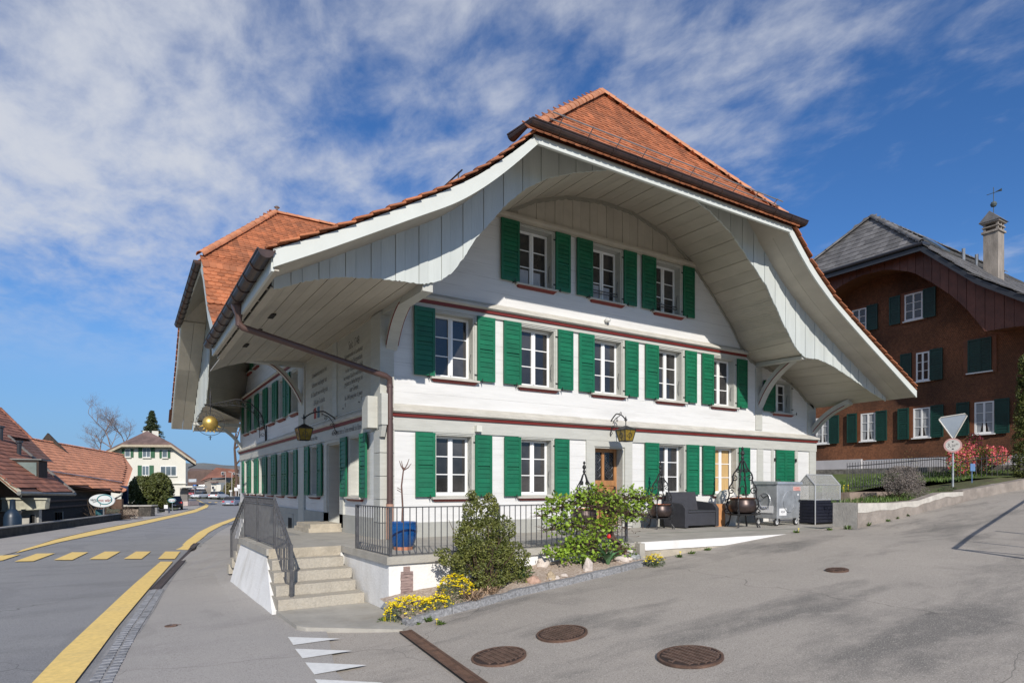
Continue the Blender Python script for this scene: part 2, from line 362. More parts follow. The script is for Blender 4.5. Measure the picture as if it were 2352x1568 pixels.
# near pavement: from the gutter to the inn
inn_side = [Vector((-3.0, -14, 0)), Vector((-2.9, -6, 0)), Vector((-2.2, -3, 0)), Vector((-2.2, 0, 0)), Vector((-2.2, 4, 0)), Vector((-.3, 10, 0)), Vector((-.3, 19, 0)), Vector((3.5, 30, 0)), Vector((6, 40, 0)), Vector((9.5, 55, 0)), Vector((13, 75, 0)), Vector((16.5, 100, 0)), Vector((19, 130, 0))]
ia = resample(gutL[:-2], 90); ib = resample(inn_side, 90); mb = MB()
for k in range(5):
    A = [p.lerp(q, k/5) for p, q in zip(ia, ib)]; B = [p.lerp(q, (k+1)/5) for p, q in zip(ia, ib)]
    for s_ in (A, B):
        for p in s_: p.z = G(p.x, p.y)+.02
    mb.strip(A, B)
struct(mb.build('pavement', M_pave))
# far pavement up to the parapet
far_side = [Vector((-14.5, -14, 0)), Vector((-12.6, 0, 0)), Vector((-11, 9, 0)), Vector((-9.75, 18.5, 0)), Vector((-4.6, 38.8, 0)), Vector((-2.5, 50, 0)), Vector((.2, 62, 0)), Vector((2, 80, 0)), Vector((3.5, 102, 0)), Vector((5, 132, 0))]
ia = resample(farL[:-2], 90); ib = resample(far_side, 90); mb = MB()
for s_ in (ia, ib):
    for p in s_: p.z = G(p.x, p.y)+.03
mb.strip(ia, ib, .0); struct(mb.build('far_pavement', M_pave))
# gutter setts: each one a piece, past the first 300 joined
M_sett = mat('gutter_sett', (.225, .23, .245), .9, .3, 9, .6, 40, rndv=.12)
def sett_strip(cen, w, up, name, label_parent):
    pass
setts = struct(MB().build('gutter', M_sett, loc=(0, 0, 0))) if False else None
sbase = MB(); sa = resample(gutL[:16], 140)
gb = [p.copy() for p in sa]
perp = []
for i, p in enumerate(sa):
    d = (sa[min(i+1, 139)]-sa[max(i-1, 0)]); d.z = 0; d.normalize(); perp.append(Vector((d.y, -d.x, 0)))
for i, p in enumerate(sa): p.z = G(p.x, p.y)+.024
sbase.strip([p-q*.02 for p, q in zip(sa, perp)], [p+q*.26 for p, q in zip(sa, perp)])
gutter = struct(sbase.build('gutter', mat('mortar', (.24, .235, .235), .9, .25)))
sm_ = MB(); sm_.hexa([(-.058, -.052, 0), (.058, -.052, 0), (.058, .052, 0), (-.058, .052, 0)], [(-.052, -.047, .010), (.052, -.047, .010), (.052, .047, .010), (-.052, .047, .010)])
proto = sm_.build('sett', M_sett, gutter, local=True); first = True
p0_ = onG(*z7(1140, 612)); p1_ = onG(*z7(1445, 268)); cnt = 0; path = resample(gutL[:16], 400); stuffm = MB(); dcum = 0
order = []
for i, p in enumerate(path[:-1]):
    d = path[i+1]-p; d.z = 0; d.normalize(); q = Vector((d.y, -d.x, 0)); ang = math.atan2(d.y, d.x)
    if min((p-p0_).length+(p-p1_).length-(p0_-p1_).length, 9) < .12: continue
    for k in (0, 1):
        c = p+q*(.06+.12*k); c.z = G(c.x, c.y)+.022
        order.append((( c-Vector((CX+2, CY+3, 0))).length, c, ang))
order.sort(key=lambda t: t[0])
gl = wloc(gutter)
for i, (dd, c, ang) in enumerate(order):
    M = Matrix.Translation(c-gl) @ Matrix.Rotation(ang+rnd.uniform(-.05, .05), 4, 'Z') @ Matrix.Scale(rnd.uniform(.88, 1.02), 4)
    if i == 0: proto.matrix_local = M
    elif i < 300: inst(proto, gutter, M)
    else:
        stuffm.add([(Matrix.Translation(gl) @ M) @ Vector(v) for v in sm_.v], sm_.f, rnd.random())
o = stuffm.build('setts', M_sett, gutter); o['kind'] = 'stuff'

# road markings
def poly_mark(name, corners, m, up=.034, sub=4):
    mb = MB(); A0, A1, B1, B0 = corners; A = resample([A0, A1], sub+1); B = resample([B0, B1], sub+1)
    for s_ in (A, B):
        for p in s_: p.z = G(p.x, p.y)+up
    mb.strip(A, B); return mb.build(name, m)
bars = [[(-120, 410), (0, 360), (150, 352), (20, 395)], [(105, 405), (270, 345), (403, 343), (245, 402)], [(395, 393), (530, 335), (648, 335), (530, 393)], [(655, 387), (770, 330), (885, 330), (785, 387)], [(910, 385), (1000, 330), (1108, 330), (1040, 385)], [(1160, 385), (1215, 330), (1325, 330), (1285, 385)]]
names = ['leftmost yellow crossing stripe, cut by the photo edge', 'second yellow crossing stripe from the left, longest of them', 'third yellow crossing stripe from the left', 'fourth yellow crossing stripe from the left', 'fifth yellow crossing stripe, one before the kerb', 'short yellow crossing stripe beside the long gutter grate']
for bq, nm in zip(bars, names): tag(poly_mark('crossing_stripe', gpts(z7, bq, 0), M_yellow), nm, 'road marking', 'yellow stripes of the zebra crossing')
def band(name, L_, Rr, n, label, up=.034):
    A = resample(L_, n); B = resample(Rr, n); mb = MB()
    for s_ in (A, B):
        for p in s_: p.z = G(p.x, p.y)+up
    mb.strip(A, B); tag(mb.build(name, M_yellow), label, 'road marking'); return A, B
band('edge_line', gpts(z7, [(60, 1490), (250, 1294), (450, 1080), (650, 890), (850, 700), (1000, 560), (1180, 405)], 0), gpts(z7, [(430, 1490), (560, 1294), (700, 1110), (860, 890), (1000, 720), (1100, 600), (1270, 405)], 0), 30, 'wide yellow edge line in the foreground beside the sett gutter')
band('edge_line', gpts(z7, [(1290, 315), (1370, 250), (1450, 190), (1560, 135), (1750, 68)], 0), gpts(z7, [(1380, 318), (1450, 260), (1530, 190), (1620, 140), (1755, 82)], 0), 24, 'yellow edge line past the crossing, running behind the stair railing')
band('edge_line', gpts(z1, [(200, 1500), (520, 1400), (900, 1312), (1300, 1232), (1600, 1171), (1790, 1124), (1870, 1090), (1888, 1075), (1800, 1032)], 0), gpts(z1, [(140, 1530), (520, 1432), (950, 1342), (1330, 1258), (1600, 1194), (1800, 1148), (1905, 1104), (1918, 1082), (1812, 1030)], 0), 60, 'long curving yellow line along the far side of the road')
for i in range(4): tag(poly_mark('crossing_stripe', [onG(*z1(1915+i*57, 1054), 0), onG(*z1(1940+i*57, 1054), 0), onG(*z1(1940+i*57, 1059), 0), onG(*z1(1915+i*57, 1059), 0)], M_yellow, sub=1), ['leftmost tiny yellow stripe of the distant crossing on the bend', 'second tiny yellow stripe from the left of the distant crossing', 'third tiny yellow stripe from the left of the distant crossing', 'rightmost tiny yellow stripe of the distant crossing, nearest the estate car'][i], 'road marking', 'stripes of the distant crossing')
tris = [[(685, 1330), (1165, 1345), (735, 1405)], [(750, 1440), (1275, 1458), (820, 1530)]]
tl = ['white give-way triangle nearest the stair platform', 'white give-way triangle, second from the stair platform', 'white give-way triangle, third from the stair platform', 'white give-way triangle cut by the bottom edge of the photo']
tpts = [gpts(z5, t, .03) for t in tris]+[[onG(701, 1525, .03), onG(843, 1531, .03), onG(722, 1553, .03)], [onG(722, 1564, .03), onG(880, 1572, .03), onG(748, 1597, .03)]]
for t, nm in zip(tpts, tl):
    mb = MB(); mb.add(t, [(0, 1, 2)]); tag(mb.build('giveway_triangle', M_wline), nm, 'road marking', 'row of white give-way triangles')
# drains
M_rust = mat('rusty_cast_iron', (.075, .042, .03), .6, .35, 8, .6, 60, col2=(.16, .09, .06))
M_dark = mat('dark_gap', (.012, .011, .01), .9, .2)
def grate(name, label, A, B, w, nb, M_rust=M_rust):
    A = Vector(A); B = Vector(B); d = (B-A); L = d.length; d.normalize(); q = Vector((d.y, -d.x, 0)).normalized()
    t = thing(name, label, 'drain', A)
    def P(s, u, z): p = A+d*s+q*u; return Vector((p.x, p.y, G(p.x, p.y)+z))
    mb = MB(); n = 16
    for i in range(n): mb.hexa([P(L*i/n, -w/2, .022), P(L*(i+1)/n, -w/2, .022), P(L*(i+1)/n, w/2, .022), P(L*i/n, w/2, .022)], [P(L*i/n, -w/2, .026), P(L*(i+1)/n, -w/2, .026), P(L*(i+1)/n, w/2, .026), P(L*i/n, w/2, .026)])
    mb.build('channel', M_dark, t)
    mb = MB()
    for sgn in (-1, 1): mb.strip([P(L*i/n, sgn*w/2, .034) for i in range(n+1)], [P(L*i/n, sgn*(w/2-.035), .034) for i in range(n+1)], .006)
    mb.build('frame', M_rust, t)
    mb = MB(); k = int(L/.035)
    for i in range(k):
        s0 = L*i/k; mb.hexa([P(s0, -w/2+.03, .026), P(s0+.02, -w/2+.03, .026), P(s0+.02, w/2-.03, .026), P(s0, w/2-.03, .026)], [P(s0, -w/2+.03, .036), P(s0+.02, -w/2+.03, .036), P(s0+.02, w/2-.03, .036), P(s0, w/2-.03, .036)])
    o = mb.build('grate_bars', M_rust, t); o['kind'] = 'stuff'
g0 = onG(931, 1452); g1 = onG(1106, 1580); grate('channel_drain', 'long rusty channel drain crossing the side street mouth', g0, g0+(g1-g0)*1.15, .17, 40)
p0 = onG(*z7(1140, 612)); p1 = onG(*z7(1445, 268)); grate('gutter_grate', 'long dark gutter grate beside the wide yellow line', p0, p1, .19, 40, mat('dark_grate_iron', (.055, .042, .042), .7, .3, 8, .4, 60))
def manhole(px, py, r, style, label):
    c = onG(px, py); t = thing('manhole_cover', label, 'manhole cover', c, 0, 'round iron manhole covers')
    e = .15; nrm = Vector((-(G(c.x+e, c.y)-G(c.x-e, c.y))/(2*e), -(G(c.x, c.y+e)-G(c.x, c.y-e))/(2*e), 1)).normalized()
    Q = Vector((0, 0, 1)).rotation_difference(nrm).to_matrix().to_4x4(); Mt = Matrix.Translation(c) @ Q
    def lt(prof, n=40): m = MB(); m.lathe(prof, n=n); m.v = [Mt @ Vector(v) for v in m.v]; return m
    lt([(r*1.0, .0), (r*1.0, .026), (r*.92, .026), (r*.92, .0)]).build('frame', M_rust, t)
    lt([(r*.905, .0), (r*.905, .022), (.001, .022)]).build('lid', mat('dark_cast_iron', (.035, .022, .018), .75, .3, 9), t)
    mb = MB()
    st = .045 if style else .07
    k = int(r*.85/st)
    for i in range(-k, k+1):
        u = i*st; h = math.sqrt(max(0, (r*.84)**2-u*u))
        mb.box((u-.009, -h, .022), (u+.009, h, .034))
        if style: mb.box((-h, u-.008, .022), (h, u+.008, .028))
        else:
            for j in range(-k*2, k*2+1):
                v = j*st/2
                if abs(v) < h: mb.box((u+.010, v-.006, .022), (u+st-.010, v+.006, .027))
    mb.v = [Mt @ Vector(v) for v in mb.v]; o = mb.build('tread', mat('worn_iron_rib', (.17, .11, .085), .5, .3, 12, metal=.3), t); o['kind'] = 'stuff'
manhole(1291, 1455, .315, 1, 'uppermost of the three large rusty manhole covers, nearest the flower bed')
manhole(1146, 1508, .315, 0, 'large rusty manhole cover nearest the channel drain')
manhole(1585, 1508, .335, 0, 'rightmost large manhole cover, low in the photo')
def stain(px, py, L, w, ang, nm):
    c = onG(px, py); mb = MB(); r_ = random.Random(px); n = 16; A = []; B = []
    for i in range(n+1):
        f = i/n; x = c.x+math.cos(ang)*L*f; y = c.y+math.sin(ang)*L*f; ww = w*math.sin(math.pi*(.08+.9*f))*(.7+.5*r_.random()); q = Vector((-math.sin(ang), math.cos(ang), 0))*ww
        A.append(Vector((x, y, G(x, y)+.006))+q); B.append(Vector((x, y, G(x, y)+.006))-q)
    mb.strip(A, B)

manhole(1923, 1309, .17, 0, 'small round cover in the side street below the retaining wall')
manhole(393, 1438, .085, 0, 'tiny round cover in the pavement left of the stairs')

# ------------------------------------------------------------------ the inn
inn = thing('timber_inn', 'large white Bernese timber inn with green shutters and curved gable under an orange tiled roof', 'inn', (7, 8, -.1))
XL = -.2
FR = lambda u, d, z: (u, -d, z)
LF = lambda u, d, z: (XL-d, u, z)
def fbox(mb, fr, u0, u1, d0, d1, z0, z1, r=None): mb.box((u0, d0, z0), (u1, d1, z1), fr, r)
def fill_wall(fr, umax_edges, z0, top, holes, th, name, m):
    us = sorted(set([e for e in umax_edges]+[h[0] for h in holes]+[h[1] for h in holes])); mb = MB()
    for a, b in zip(us, us[1:]):
        mid = (a+b)/2; ints = [[z0, None]]
        hs = sorted([(h[2], h[3]) for h in holes if h[0] <= mid <= h[1]])
        cur = z0; segs = []
        for h0, h1 in hs: segs.append((cur, h0, h0)); cur = h1
        segs.append((cur, top(a), top(b)))
        for s0, ta, tb in segs:
            if ta-s0 < .005 and tb-s0 < .005: continue
            lo = [fr(a, 0, s0), fr(b, 0, s0), fr(b, -th, s0), fr(a, -th, s0)]
            hi = [fr(a, 0, ta), fr(b, 0, tb), fr(b, -th, tb), fr(a, -th, ta)]; mb.hexa(lo, hi)
    return mb.build(name, m, inn)
wcurve = [(-.2, 4.8), (.3, 5.4), (1.0, 6.15), (1.8, 6.9), (2.85, 7.54), (3.68, 8.01), (4.6, 8.33), (5.72, 8.48), (6.78, 8.45), (8.07, 8.12), (9.12, 7.50), (10.04, 6.70), (10.82, 5.93), (11.32, 5.28), (11.7, 5.02), (12.05, 4.93), (12.46, 4.9), (12.85, 4.79), (13.44, 4.62), (14.05, 4.35), (14.55, 4.01), (15.05, 3.74)]
pcurve = [(-2.74, 4.24), (-2.3, 4.44), (-1.73, 4.61), (-1.06, 4.7), (-.58, 4.73), (-.21, 4.75), (.09, 4.86), (.36, 5.07), (.58, 5.37), (.81, 5.75), (1.19, 6.2), (1.53, 6.61), (1.98, 7.02), (2.51, 7.36), (3.17, 7.64), (4.2, 7.98), (5.3, 8.12), (6.3, 8.08), (7.31, 7.8), (8.08, 7.44), (8.74, 6.92), (9.44, 6.37), (10.18, 5.46), (10.75, 4.86), (11.14, 4.68), (11.75, 4.7), (12.38, 4.6), (13.26, 4.36), (14.43, 4.01), (15.3, 3.79)]
GFW = [(1.02, 1.96, .88, 2.25, .46, .44), (3.24, 4.18, .88, 2.25, .45, .44), (7.75, 8.8, .88, 2.28, .50, .50), (10.02, 11.06, .88, 2.28, .50, .50)]
F2W = [(1.0, 1.99, 3.5, 4.93), (3.24, 4.25, 3.5, 4.93), (5.46, 6.45, 3.5, 4.93), (7.73, 8.71, 3.5, 4.93), (9.96, 10.95, 3.5, 4.93)]
F3W = [(3.19, 4.19, 5.92, 7.30), (5.41, 6.41, 5.92, 7.30), (7.63, 8.64, 5.92, 7.30)]
door = (5.48, 6.52, .06, 2.13)
holes = [h[:4] for h in GFW]+F2W+F3W+[door, (12.85, 13.72, 3.48, 4.45)]
edges = [i*.25 for i in range(-0, 61)]
fill_wall(FR, [XL]+edges+[15.05], -.35, lambda x: min(7.5, interp(wcurve, x)+.05), holes, .3, 'front_wall', M_white)
# boarded gable field above the top windows
k = 0; x = 2.86
while x < 9.35:
    w = .30 if k % 2 == 0 else .25; x1 = min(9.36, x+w); mb = MB()
    if interp(wcurve, (x+x1)/2) > 7.52:
        mb.hexa([(x+.004, -.006*(k % 2), 7.505), (x1-.004, -.006*(k % 2), 7.505), (x1-.004, .05, 7.505), (x+.004, .05, 7.505)], [(x+.004, -.006*(k % 2), max(7.51, interp(wcurve, x)+.04)), (x1-.004, -.006*(k % 2), max(7.51, interp(wcurve, x1)+.04)), (x1-.004, .05, max(7.51, interp(wcurve, x1)+.04)), (x+.004, .05, max(7.51, interp(wcurve, x)+.04))])
        mb.build('gable_board', M_soffit, inn)
    x = x1; k += 1
# left wall
LG = [(7.45+1.68*i, 8.3+1.68*i, .85, 2.2) for i in range(6)]
LU = [(7.1, 7.95, 3.4, 4.7)]+[(8.93+1.72*i, 9.83+1.72*i, 3.4, 4.7) for i in range(5)]
LT = [(11.9, 12.75, 5.9, 6.95), (13.5, 14.35, 5.9, 6.95), (15.1, 15.95, 5.9, 6.95)]
LN = [(4.73, 5.59, .87, 2.22), (1.18, 2.1, .87, 2.25)]
ldoor = (2.78, 3.92, .1, 2.2)
lcurve = [(0, 4.8), (6.3, 4.8), (6.9, 5.2), (7.6, 6.2), (8.8, 7.3), (10.2, 7.9), (11.6, 8.05), (13.2, 7.75), (14.6, 7.0), (15.88, 5.95), (16.17, 5.65), (16.71, 5.21), (17.24, 4.91), (17.75, 4.73), (18.2, 4.6)]
fill_wall(LF, [0.3+.35*i for i in range(0, 51)]+[18.1], -1.5, lambda y: interp(lcurve, y)+.05, LG+LU+LT+LN+[ldoor], .3, 'left_wall', M_white)
mb = MB(); mb.box((14.76, .3, -.4), (15.05, 18.1, 3.9)); mb.box((.1, 17.8, -1.2), (14.76, 18.1, 5)); mb.build('rear_wall', M_white, inn)

# windows and shutters
SLAT = {}
def shutter(fr, u0, u1, z0, z1, cnt=True, d0=.045, closed=False):
    sw = .06; mid = z0+(z1-z0)*.47
    mb = MB(); fbox(mb, fr, u0, u0+sw, d0, d0+.04, z0, z1); fbox(mb, fr, u1-sw, u1, d0, d0+.04, z0, z1)
    for a, b in ((z0, z0+.10), (z1-.09, z1), (mid-.035, mid+.008)): fbox(mb, fr, u0+sw, u1-sw, d0, d0+.039, a, b)
    fbox(mb, fr, u0+sw*.5, u1-sw*.5, d0+.002, d0+.01, z0+.01, z1-.01)
    s = mb.build('shutter', M_green, inn)
    mb = MB()
    def slats(za, zb):
        n = max(4, int(round((zb-za)/.103))); st = (zb-za)/n; return [(za+i*st, st) for i in range(n)]
    off = .03 if not closed else .0
    L_ = slats(z0+.10, mid-.035)+slats(mid+.008+off, z1-.09)
    for z_, st in L_:
        one = mb if not cnt else MB()
        lo = [fr(u0+sw, d0+.012, z_+.004), fr(u1-sw, d0+.012, z_+.004), fr(u1-sw, d0+.037, z_+.004), fr(u0+sw, d0+.037, z_+.004)]
        hi = [fr(u0+sw, d0+.012, z_+st+.004), fr(u1-sw, d0+.012, z_+st+.004), fr(u1-sw, d0+.025, z_+st-.002), fr(u0+sw, d0+.025, z_+st-.002)]
        one.hexa(lo, hi)
        if cnt: one.build('slat', M_green, s)
    if not cnt:
        o = mb.build('slats', M_green, s); o['kind'] = 'stuff'
    return s
def window(fr, u0, u1, z0, z1, deep=.2, sill=True, panes=3, cnt=True, lens=None, casing=True):
    mb = MB(); c = .035
    if casing:
        fbox(mb, fr, u0-.06, u0, -.02, c, z0, z1+.03); fbox(mb, fr, u1, u1+.06, -.02, c, z0, z1+.03); fbox(mb, fr, u0, u1, -.02, c-.003, z1, z1+.03)
    fbox(mb, fr, u0+.001, u0+.03, -deep-.06, .012, z0, z1-.03); fbox(mb, fr, u1-.03, u1-.001, -deep-.06, .012, z0, z1-.03); fbox(mb, fr, u0+.001, u1-.001, -deep-.06, .012, z1-.03, z1-.001); fbox(mb, fr, u0, u1, -deep-.06, .0, z0, z0+.02)
    w = mb.build('window', M_grey, inn)
    a, b, za, zb = u0+.03, u1-.03, z0+.02, z1-.03; um = (a+b)/2
    mb = MB(); f = .055; dd = -deep
    fbox(mb, fr, a, a+f, dd-.05, dd, za, zb); fbox(mb, fr, b-f, b, dd-.05, dd, za, zb)
    fbox(mb, fr, a+f, b-f, dd-.05, dd, za, za+f+.01); fbox(mb, fr, a+f, b-f, dd-.05, dd, zb-f, zb)
    fbox(mb, fr, um-.055, um+.055, dd-.05, dd+.012, za+f+.01, zb-f); fbox(mb, fr, um-.012, um+.012, dd+.012, dd+.03, za+f+.01, zb-f)
    zs = [za+f+.01+(zb-f-za-f-.01)*i/panes for i in range(panes+1)]
    for p, q in ((a+f, um-.055), (um+.055, b-f)):
        for z_ in zs[1:-1]: fbox(mb, fr, p, q, dd-.035, dd-.005, z_-.011, z_+.011)
    mb.build('sash', M_sash, w)
    for p, q in ((a+f, um-.055), (um+.055, b-f)):
        for z_, zt in zip(zs, zs[1:]):
            o = MB(); fbox(o, fr, p, q, dd-.03, dd-.024, z_, zt); o.build('pane', M_glass, w)
    mb = MB(); fbox(mb, fr, u0-.03, u1+.03, -deep-.06, -deep-.05, z0, z1); mb.build('backing', M_dark, w) if False else None
    if sill:
        mb = MB(); mb.hexa([fr(u0-.10, .0, z0-.062), fr(u1+.10, .0, z0-.062), fr(u1+.10, .12, z0-.062), fr(u0-.10, .12, z0-.062)], [fr(u0-.10, .0, z0-.002), fr(u1+.10, .0, z0-.002), fr(u1+.10, .12, z0-.022), fr(u0-.10, .12, z0-.022)])
        mb.build('sill', M_ledge, w)
        mb = MB(); mb.hexa([fr(u0-.02, .0, z0-.115), fr(u1+.02, .0, z0-.115), fr(u1+.02, .045, z0-.115), fr(u0-.02, .045, z0-.115)], [fr(u0-.06, .0, z0-.063), fr(u1+.06, .0, z0-.063), fr(u1+.06, .10, z0-.063), fr(u0-.06, .10, z0-.063)])
        mb.build('sill_trim', M_red, w)
        if cnt:
            mb = MB()
            for u in (u0-.16, u1+.16): fbox(mb, fr, u-.008, u+.008, 0, .13, z0-.03, z0-.015); fbox(mb, fr, u-.006, u+.006, .11, .125, z0-.06, z0+.035)
            mb.build('shutter_catch', M_iron, w)
            mb = MB(); mb.tube([fr(u1-.032, -.10, z0+.18), fr(u1-.045, -.11, z0+.3), fr(u1-.045, -.10, z0+.52), fr(u1-.032, -.09, z0+.6)], .006, 6)
            for z_ in (z0+.12, z1-.16): fbox(mb, fr, u1+.0, u1+.09, .036, .05, z_-.015, z_+.015); fbox(mb, fr, u0-.09, u0, .036, .05, z_-.015, z_+.015)
            mb.build('hinges', M_iron, w)
    return w
for u0, u1, z0, z1, a, b in GFW: window(FR, u0, u1, z0, z1); shutter(FR, u0-.02-a, u0-.02, z0-.01, z1+.01); shutter(FR, u1+.03, u1+.03+b, z0-.01, z1+.01)
for u0, u1, z0, z1 in F2W: window(FR, u0, u1, z0, z1); shutter(FR, u0-.49, u0-.01, z0-.01, z1+.03); shutter(FR, u1+.06, u1+.52, z0-.01, z1+.03)
for i, (u0, u1, z0, z1) in enumerate(F3W):
    w = window(FR, u0, u1, z0, z1); shutter(FR, u0-.51, u0-.01, z0-.01, z1+.04); shutter(FR, u1+.05, u1+.50, z0-.01, z1+.04)
    if i:
        mb = MB()
        for zz in (.20, .27): mb.tube([FR(u0+.03, -.12, z0+zz), FR(u1-.03, -.12, z0+zz)], .012, 6)
        mb.build('guard_bar', M_railm, w)
w = window(FR, 12.85, 13.72, 3.48, 4.45); shutter(FR, 12.28, 12.84, 3.47, 4.43)
# curtains and a yellow blind just behind the panes
M_blind = mat('yellow_blind', (.50, .33, .14), .8, .15, 5, stretch=(6, 6, .5)); M_cur = mat('net_curtain', (.38, .39, .42), .9, .2, 20, stretch=(6, 6, .3))
def behind(fr, u0, u1, z0, z1, m, nm='blind'):
    mb = MB(); n = 24
    A = [fr(u0+(u1-u0)*i/n, -.222-.0012*math.sin(i*2.2), z0) for i in range(n+1)]; B = [fr(u0+(u1-u0)*i/n, -.222-.0012*math.sin(i*2.2), z1) for i in range(n+1)]
    mb.strip(A, B); mb.build(nm, m, inn)
behind(FR, 10.13, 10.48, .96, 2.19, M_blind); behind(FR, 10.60, 10.95, .96, 2.19, M_blind)
behind(FR, 3.30, 3.62, 5.99, 6.35, M_cur, 'curtain'); behind(FR, 3.77, 3.97, 5.99, 6.33, M_cur, 'curtain')
behind(FR, 5.52, 5.84, 5.99, 6.36, M_cur, 'curtain'); behind(FR, 5.99, 6.2, 5.99, 6.34, M_cur, 'curtain')
# closed double shutters of the annexe
shutter(FR, 12.92, 13.39, 1.0, 2.27, closed=True, d0=.02); shutter(FR, 13.395, 13.86, 1.0, 2.27, closed=True, d0=.02)
mb = MB()
for u in (12.84, 13.94):
    for z in (1.2, 1.95): fbox(mb, FR, u-.012, u+.012, .0, .08, z-.05, z+.06)
mb.build('shutter_latch', M_iron, inn)
# left side windows
for u0, u1, z0, z1 in LN:
    window(LF, u0, u1, z0, z1, cnt=False); shutter(LF, u0-.46, u0-.02, z0-.02, z1+.02, cnt=False, d0=.06); shutter(LF, u1+.03, u1+.5, z0-.02, z1+.02, cnt=False, d0=.06)
for i, (u0, u1, z0, z1) in enumerate(LG+LU):
    window(LF, u0, u1, z0, z1, cnt=False)
    if i != 6: shutter(LF, u0-.44, u0-.02, z0-.02, z1+.02, cnt=False, d0=.06)
    shutter(LF, u1+.02, u1+.40, z0-.02, z1+.02, cnt=False, d0=.06)
for u0, u1, z0, z1 in LT:
    window(LF, u0, u1, z0, z1, cnt=False); shutter(LF, u0-.44, u0-.02, z0-.02, z1+.02, cnt=False, d0=.06); shutter(LF, u1+.02, u1+.42, z0-.02, z1+.02, cnt=False, d0=.06)

# belts, posts, plinth
def rail(name, fr, m, u0, u1, prof):           # a horizontal moulding: profile of (d, z)
    mb = MB(); n = len(prof)
    mb.hexa([fr(u0, d, z) for d, z in prof], [fr(u1, d, z) for d, z in prof]); return mb.build(name, m, inn)
def belt(fr, u0, u1, z, ledge=.16, pieces=3):
    rail('belt_board', fr, M_grey, u0, u1, [(0, z-.36), (.045, z-.36), (.045, z-.07), (0, z-.07)])
    rail('belt_stripe', fr, M_red, u0, u1, [(0, z-.068), (.085, z-.068), (.095, z-.002), (0, z-.002)])
    for i in range(pieces):
        a, b = u0+(u1-u0)*i/pieces, u0+(u1-u0)*(i+1)/pieces
        rail('belt_ledge', fr, M_ledge, a+.002, b-.002, [(0, z), (ledge*.72, z), (ledge, z+.03), (ledge*.98, z+.09), (0, z+.21-.01*i)])
belt(FR, -.0, 15.1, 2.64, .17)
rail('belt_board', FR, M_grey, .28, 11.42, [(0, 4.965), (.05, 4.965), (.05, 5.055), (0, 5.055)])
rail('belt_stripe', FR, M_red, .28, 11.42, [(0, 5.057), (.085, 5.057), (.095, 5.12), (0, 5.12)])
for a, b in ((.28, 3.9), (3.905, 7.9), (7.905, 11.42)): rail('belt_ledge', FR, M_ledge, a, b, [(0, 5.122), (.12, 5.122), (.165, 5.15), (.16, 5.2), (0, 5.31)])
rail('gable_lintel', FR, M_soffit, 2.55, 9.55, [(0, 7.345), (.05, 7.345), (.05, 7.40), (.09, 7.44), (.09, 7.50), (0, 7.50)])
belt(LF, .45, 18.0, 2.64, .14, 4)
rail('belt_board', LF, M_grey, 6.98, 17.9, [(0, 4.73), (.05, 4.73), (.05, 4.86), (0, 4.86)])
rail('belt_stripe', LF, M_red, 6.98, 17.9, [(0, 4.862), (.085, 4.862), (.095, 4.92), (0, 4.92)])
rail('belt_ledge', LF, M_ledge, 6.98, 17.9, [(0, 4.922), (.11, 4.922), (.15, 4.95), (.14, 5.0), (0, 5.10)])
def post(fr, u0, u1, z0, z1, d=.04, m=None, nm='post'):
    mb = MB(); fbox(mb, fr, u0, u1, 0, d, z0, z1); return mb.build(nm, m or M_grey, inn)
post(FR, 12.0, 12.29, .0, 2.28, .03); post(FR, 11.93, 12.24, 2.86, 4.78, .03); post(FR, 12.70, 12.83, .9, 2.28, .025); post(FR, 13.95, 14.09, .9, 2.28, .025)
post(FR, 14.72, 15.08, -.2, 2.28, .035); post(FR, 14.62, 15.07, 2.86, 3.85, .035)
post(FR, 5.22, 5.48, .05, 2.28, .04); post(FR, 6.52, 6.78, .05, 2.28, .04); post(FR, 5.48, 6.52, 2.13, 2.28, .038, nm='door_lintel')
mb = MB(); fbox(mb, FR, -.0, 5.22, 0, .06, -.02, .32); fbox(mb, FR, 6.78, 12.0, 0, .06, -.3, .32); mb.build('plinth', M_plinth, inn)
mb = MB(); fbox(mb, LF, .30, 2.78, 0, .05, -.02, .42); fbox(mb, LF, 3.92, 18.1, 0, .05, -1.5, .42); mb.build('plinth', M_plinth, inn)
post(LF, 6.28, 6.96, .0, 2.27, .06); post(LF, 6.28, 6.96, 2.86, 4.75, .05); post(LF, 2.5, 2.78, .1, 2.27, .05); post(LF, 3.92, 4.2, .1, 2.27, .05)
post(LF, 2.78, 3.92, 2.2, 2.275, .05, nm='door_lintel')
# corner pilaster of dressed blocks with console
for i in range(4):
    mb = MB(); z0 = .34+.485*i; mb.box((XL-.06, -.075, z0+.006), (.06, .30, z0+.479)); mb.build('corner_block', M_grey, inn)
mb = MB(); mb.box((XL-.07, -.085, -.02), (.08, .32, .33)); mb.build('corner_block', M_plinth, inn)
mb = MB(); mb.box((XL-.05, -.06, 2.29), (.055, .5, 4.72)); mb.build('corner_post', M_grey, inn)
mb = MB(); mb.box((XL-.26, .10, 2.32), (XL-.05, .46, 2.98)); mb.box((XL-.10, -.28, 2.36), (-.165, -.06, 3.0)); mb.hexa([(XL-.08, -.16, 2.12), (-.18, -.16, 2.12), (-.18, -.08, 2.12), (XL-.08, -.08, 2.12)], [(XL-.08, -.26, 2.355), (-.18, -.26, 2.355), (-.18, -.08, 2.355), (XL-.08, -.08, 2.355)]); mb.build('console', M_grey, inn)
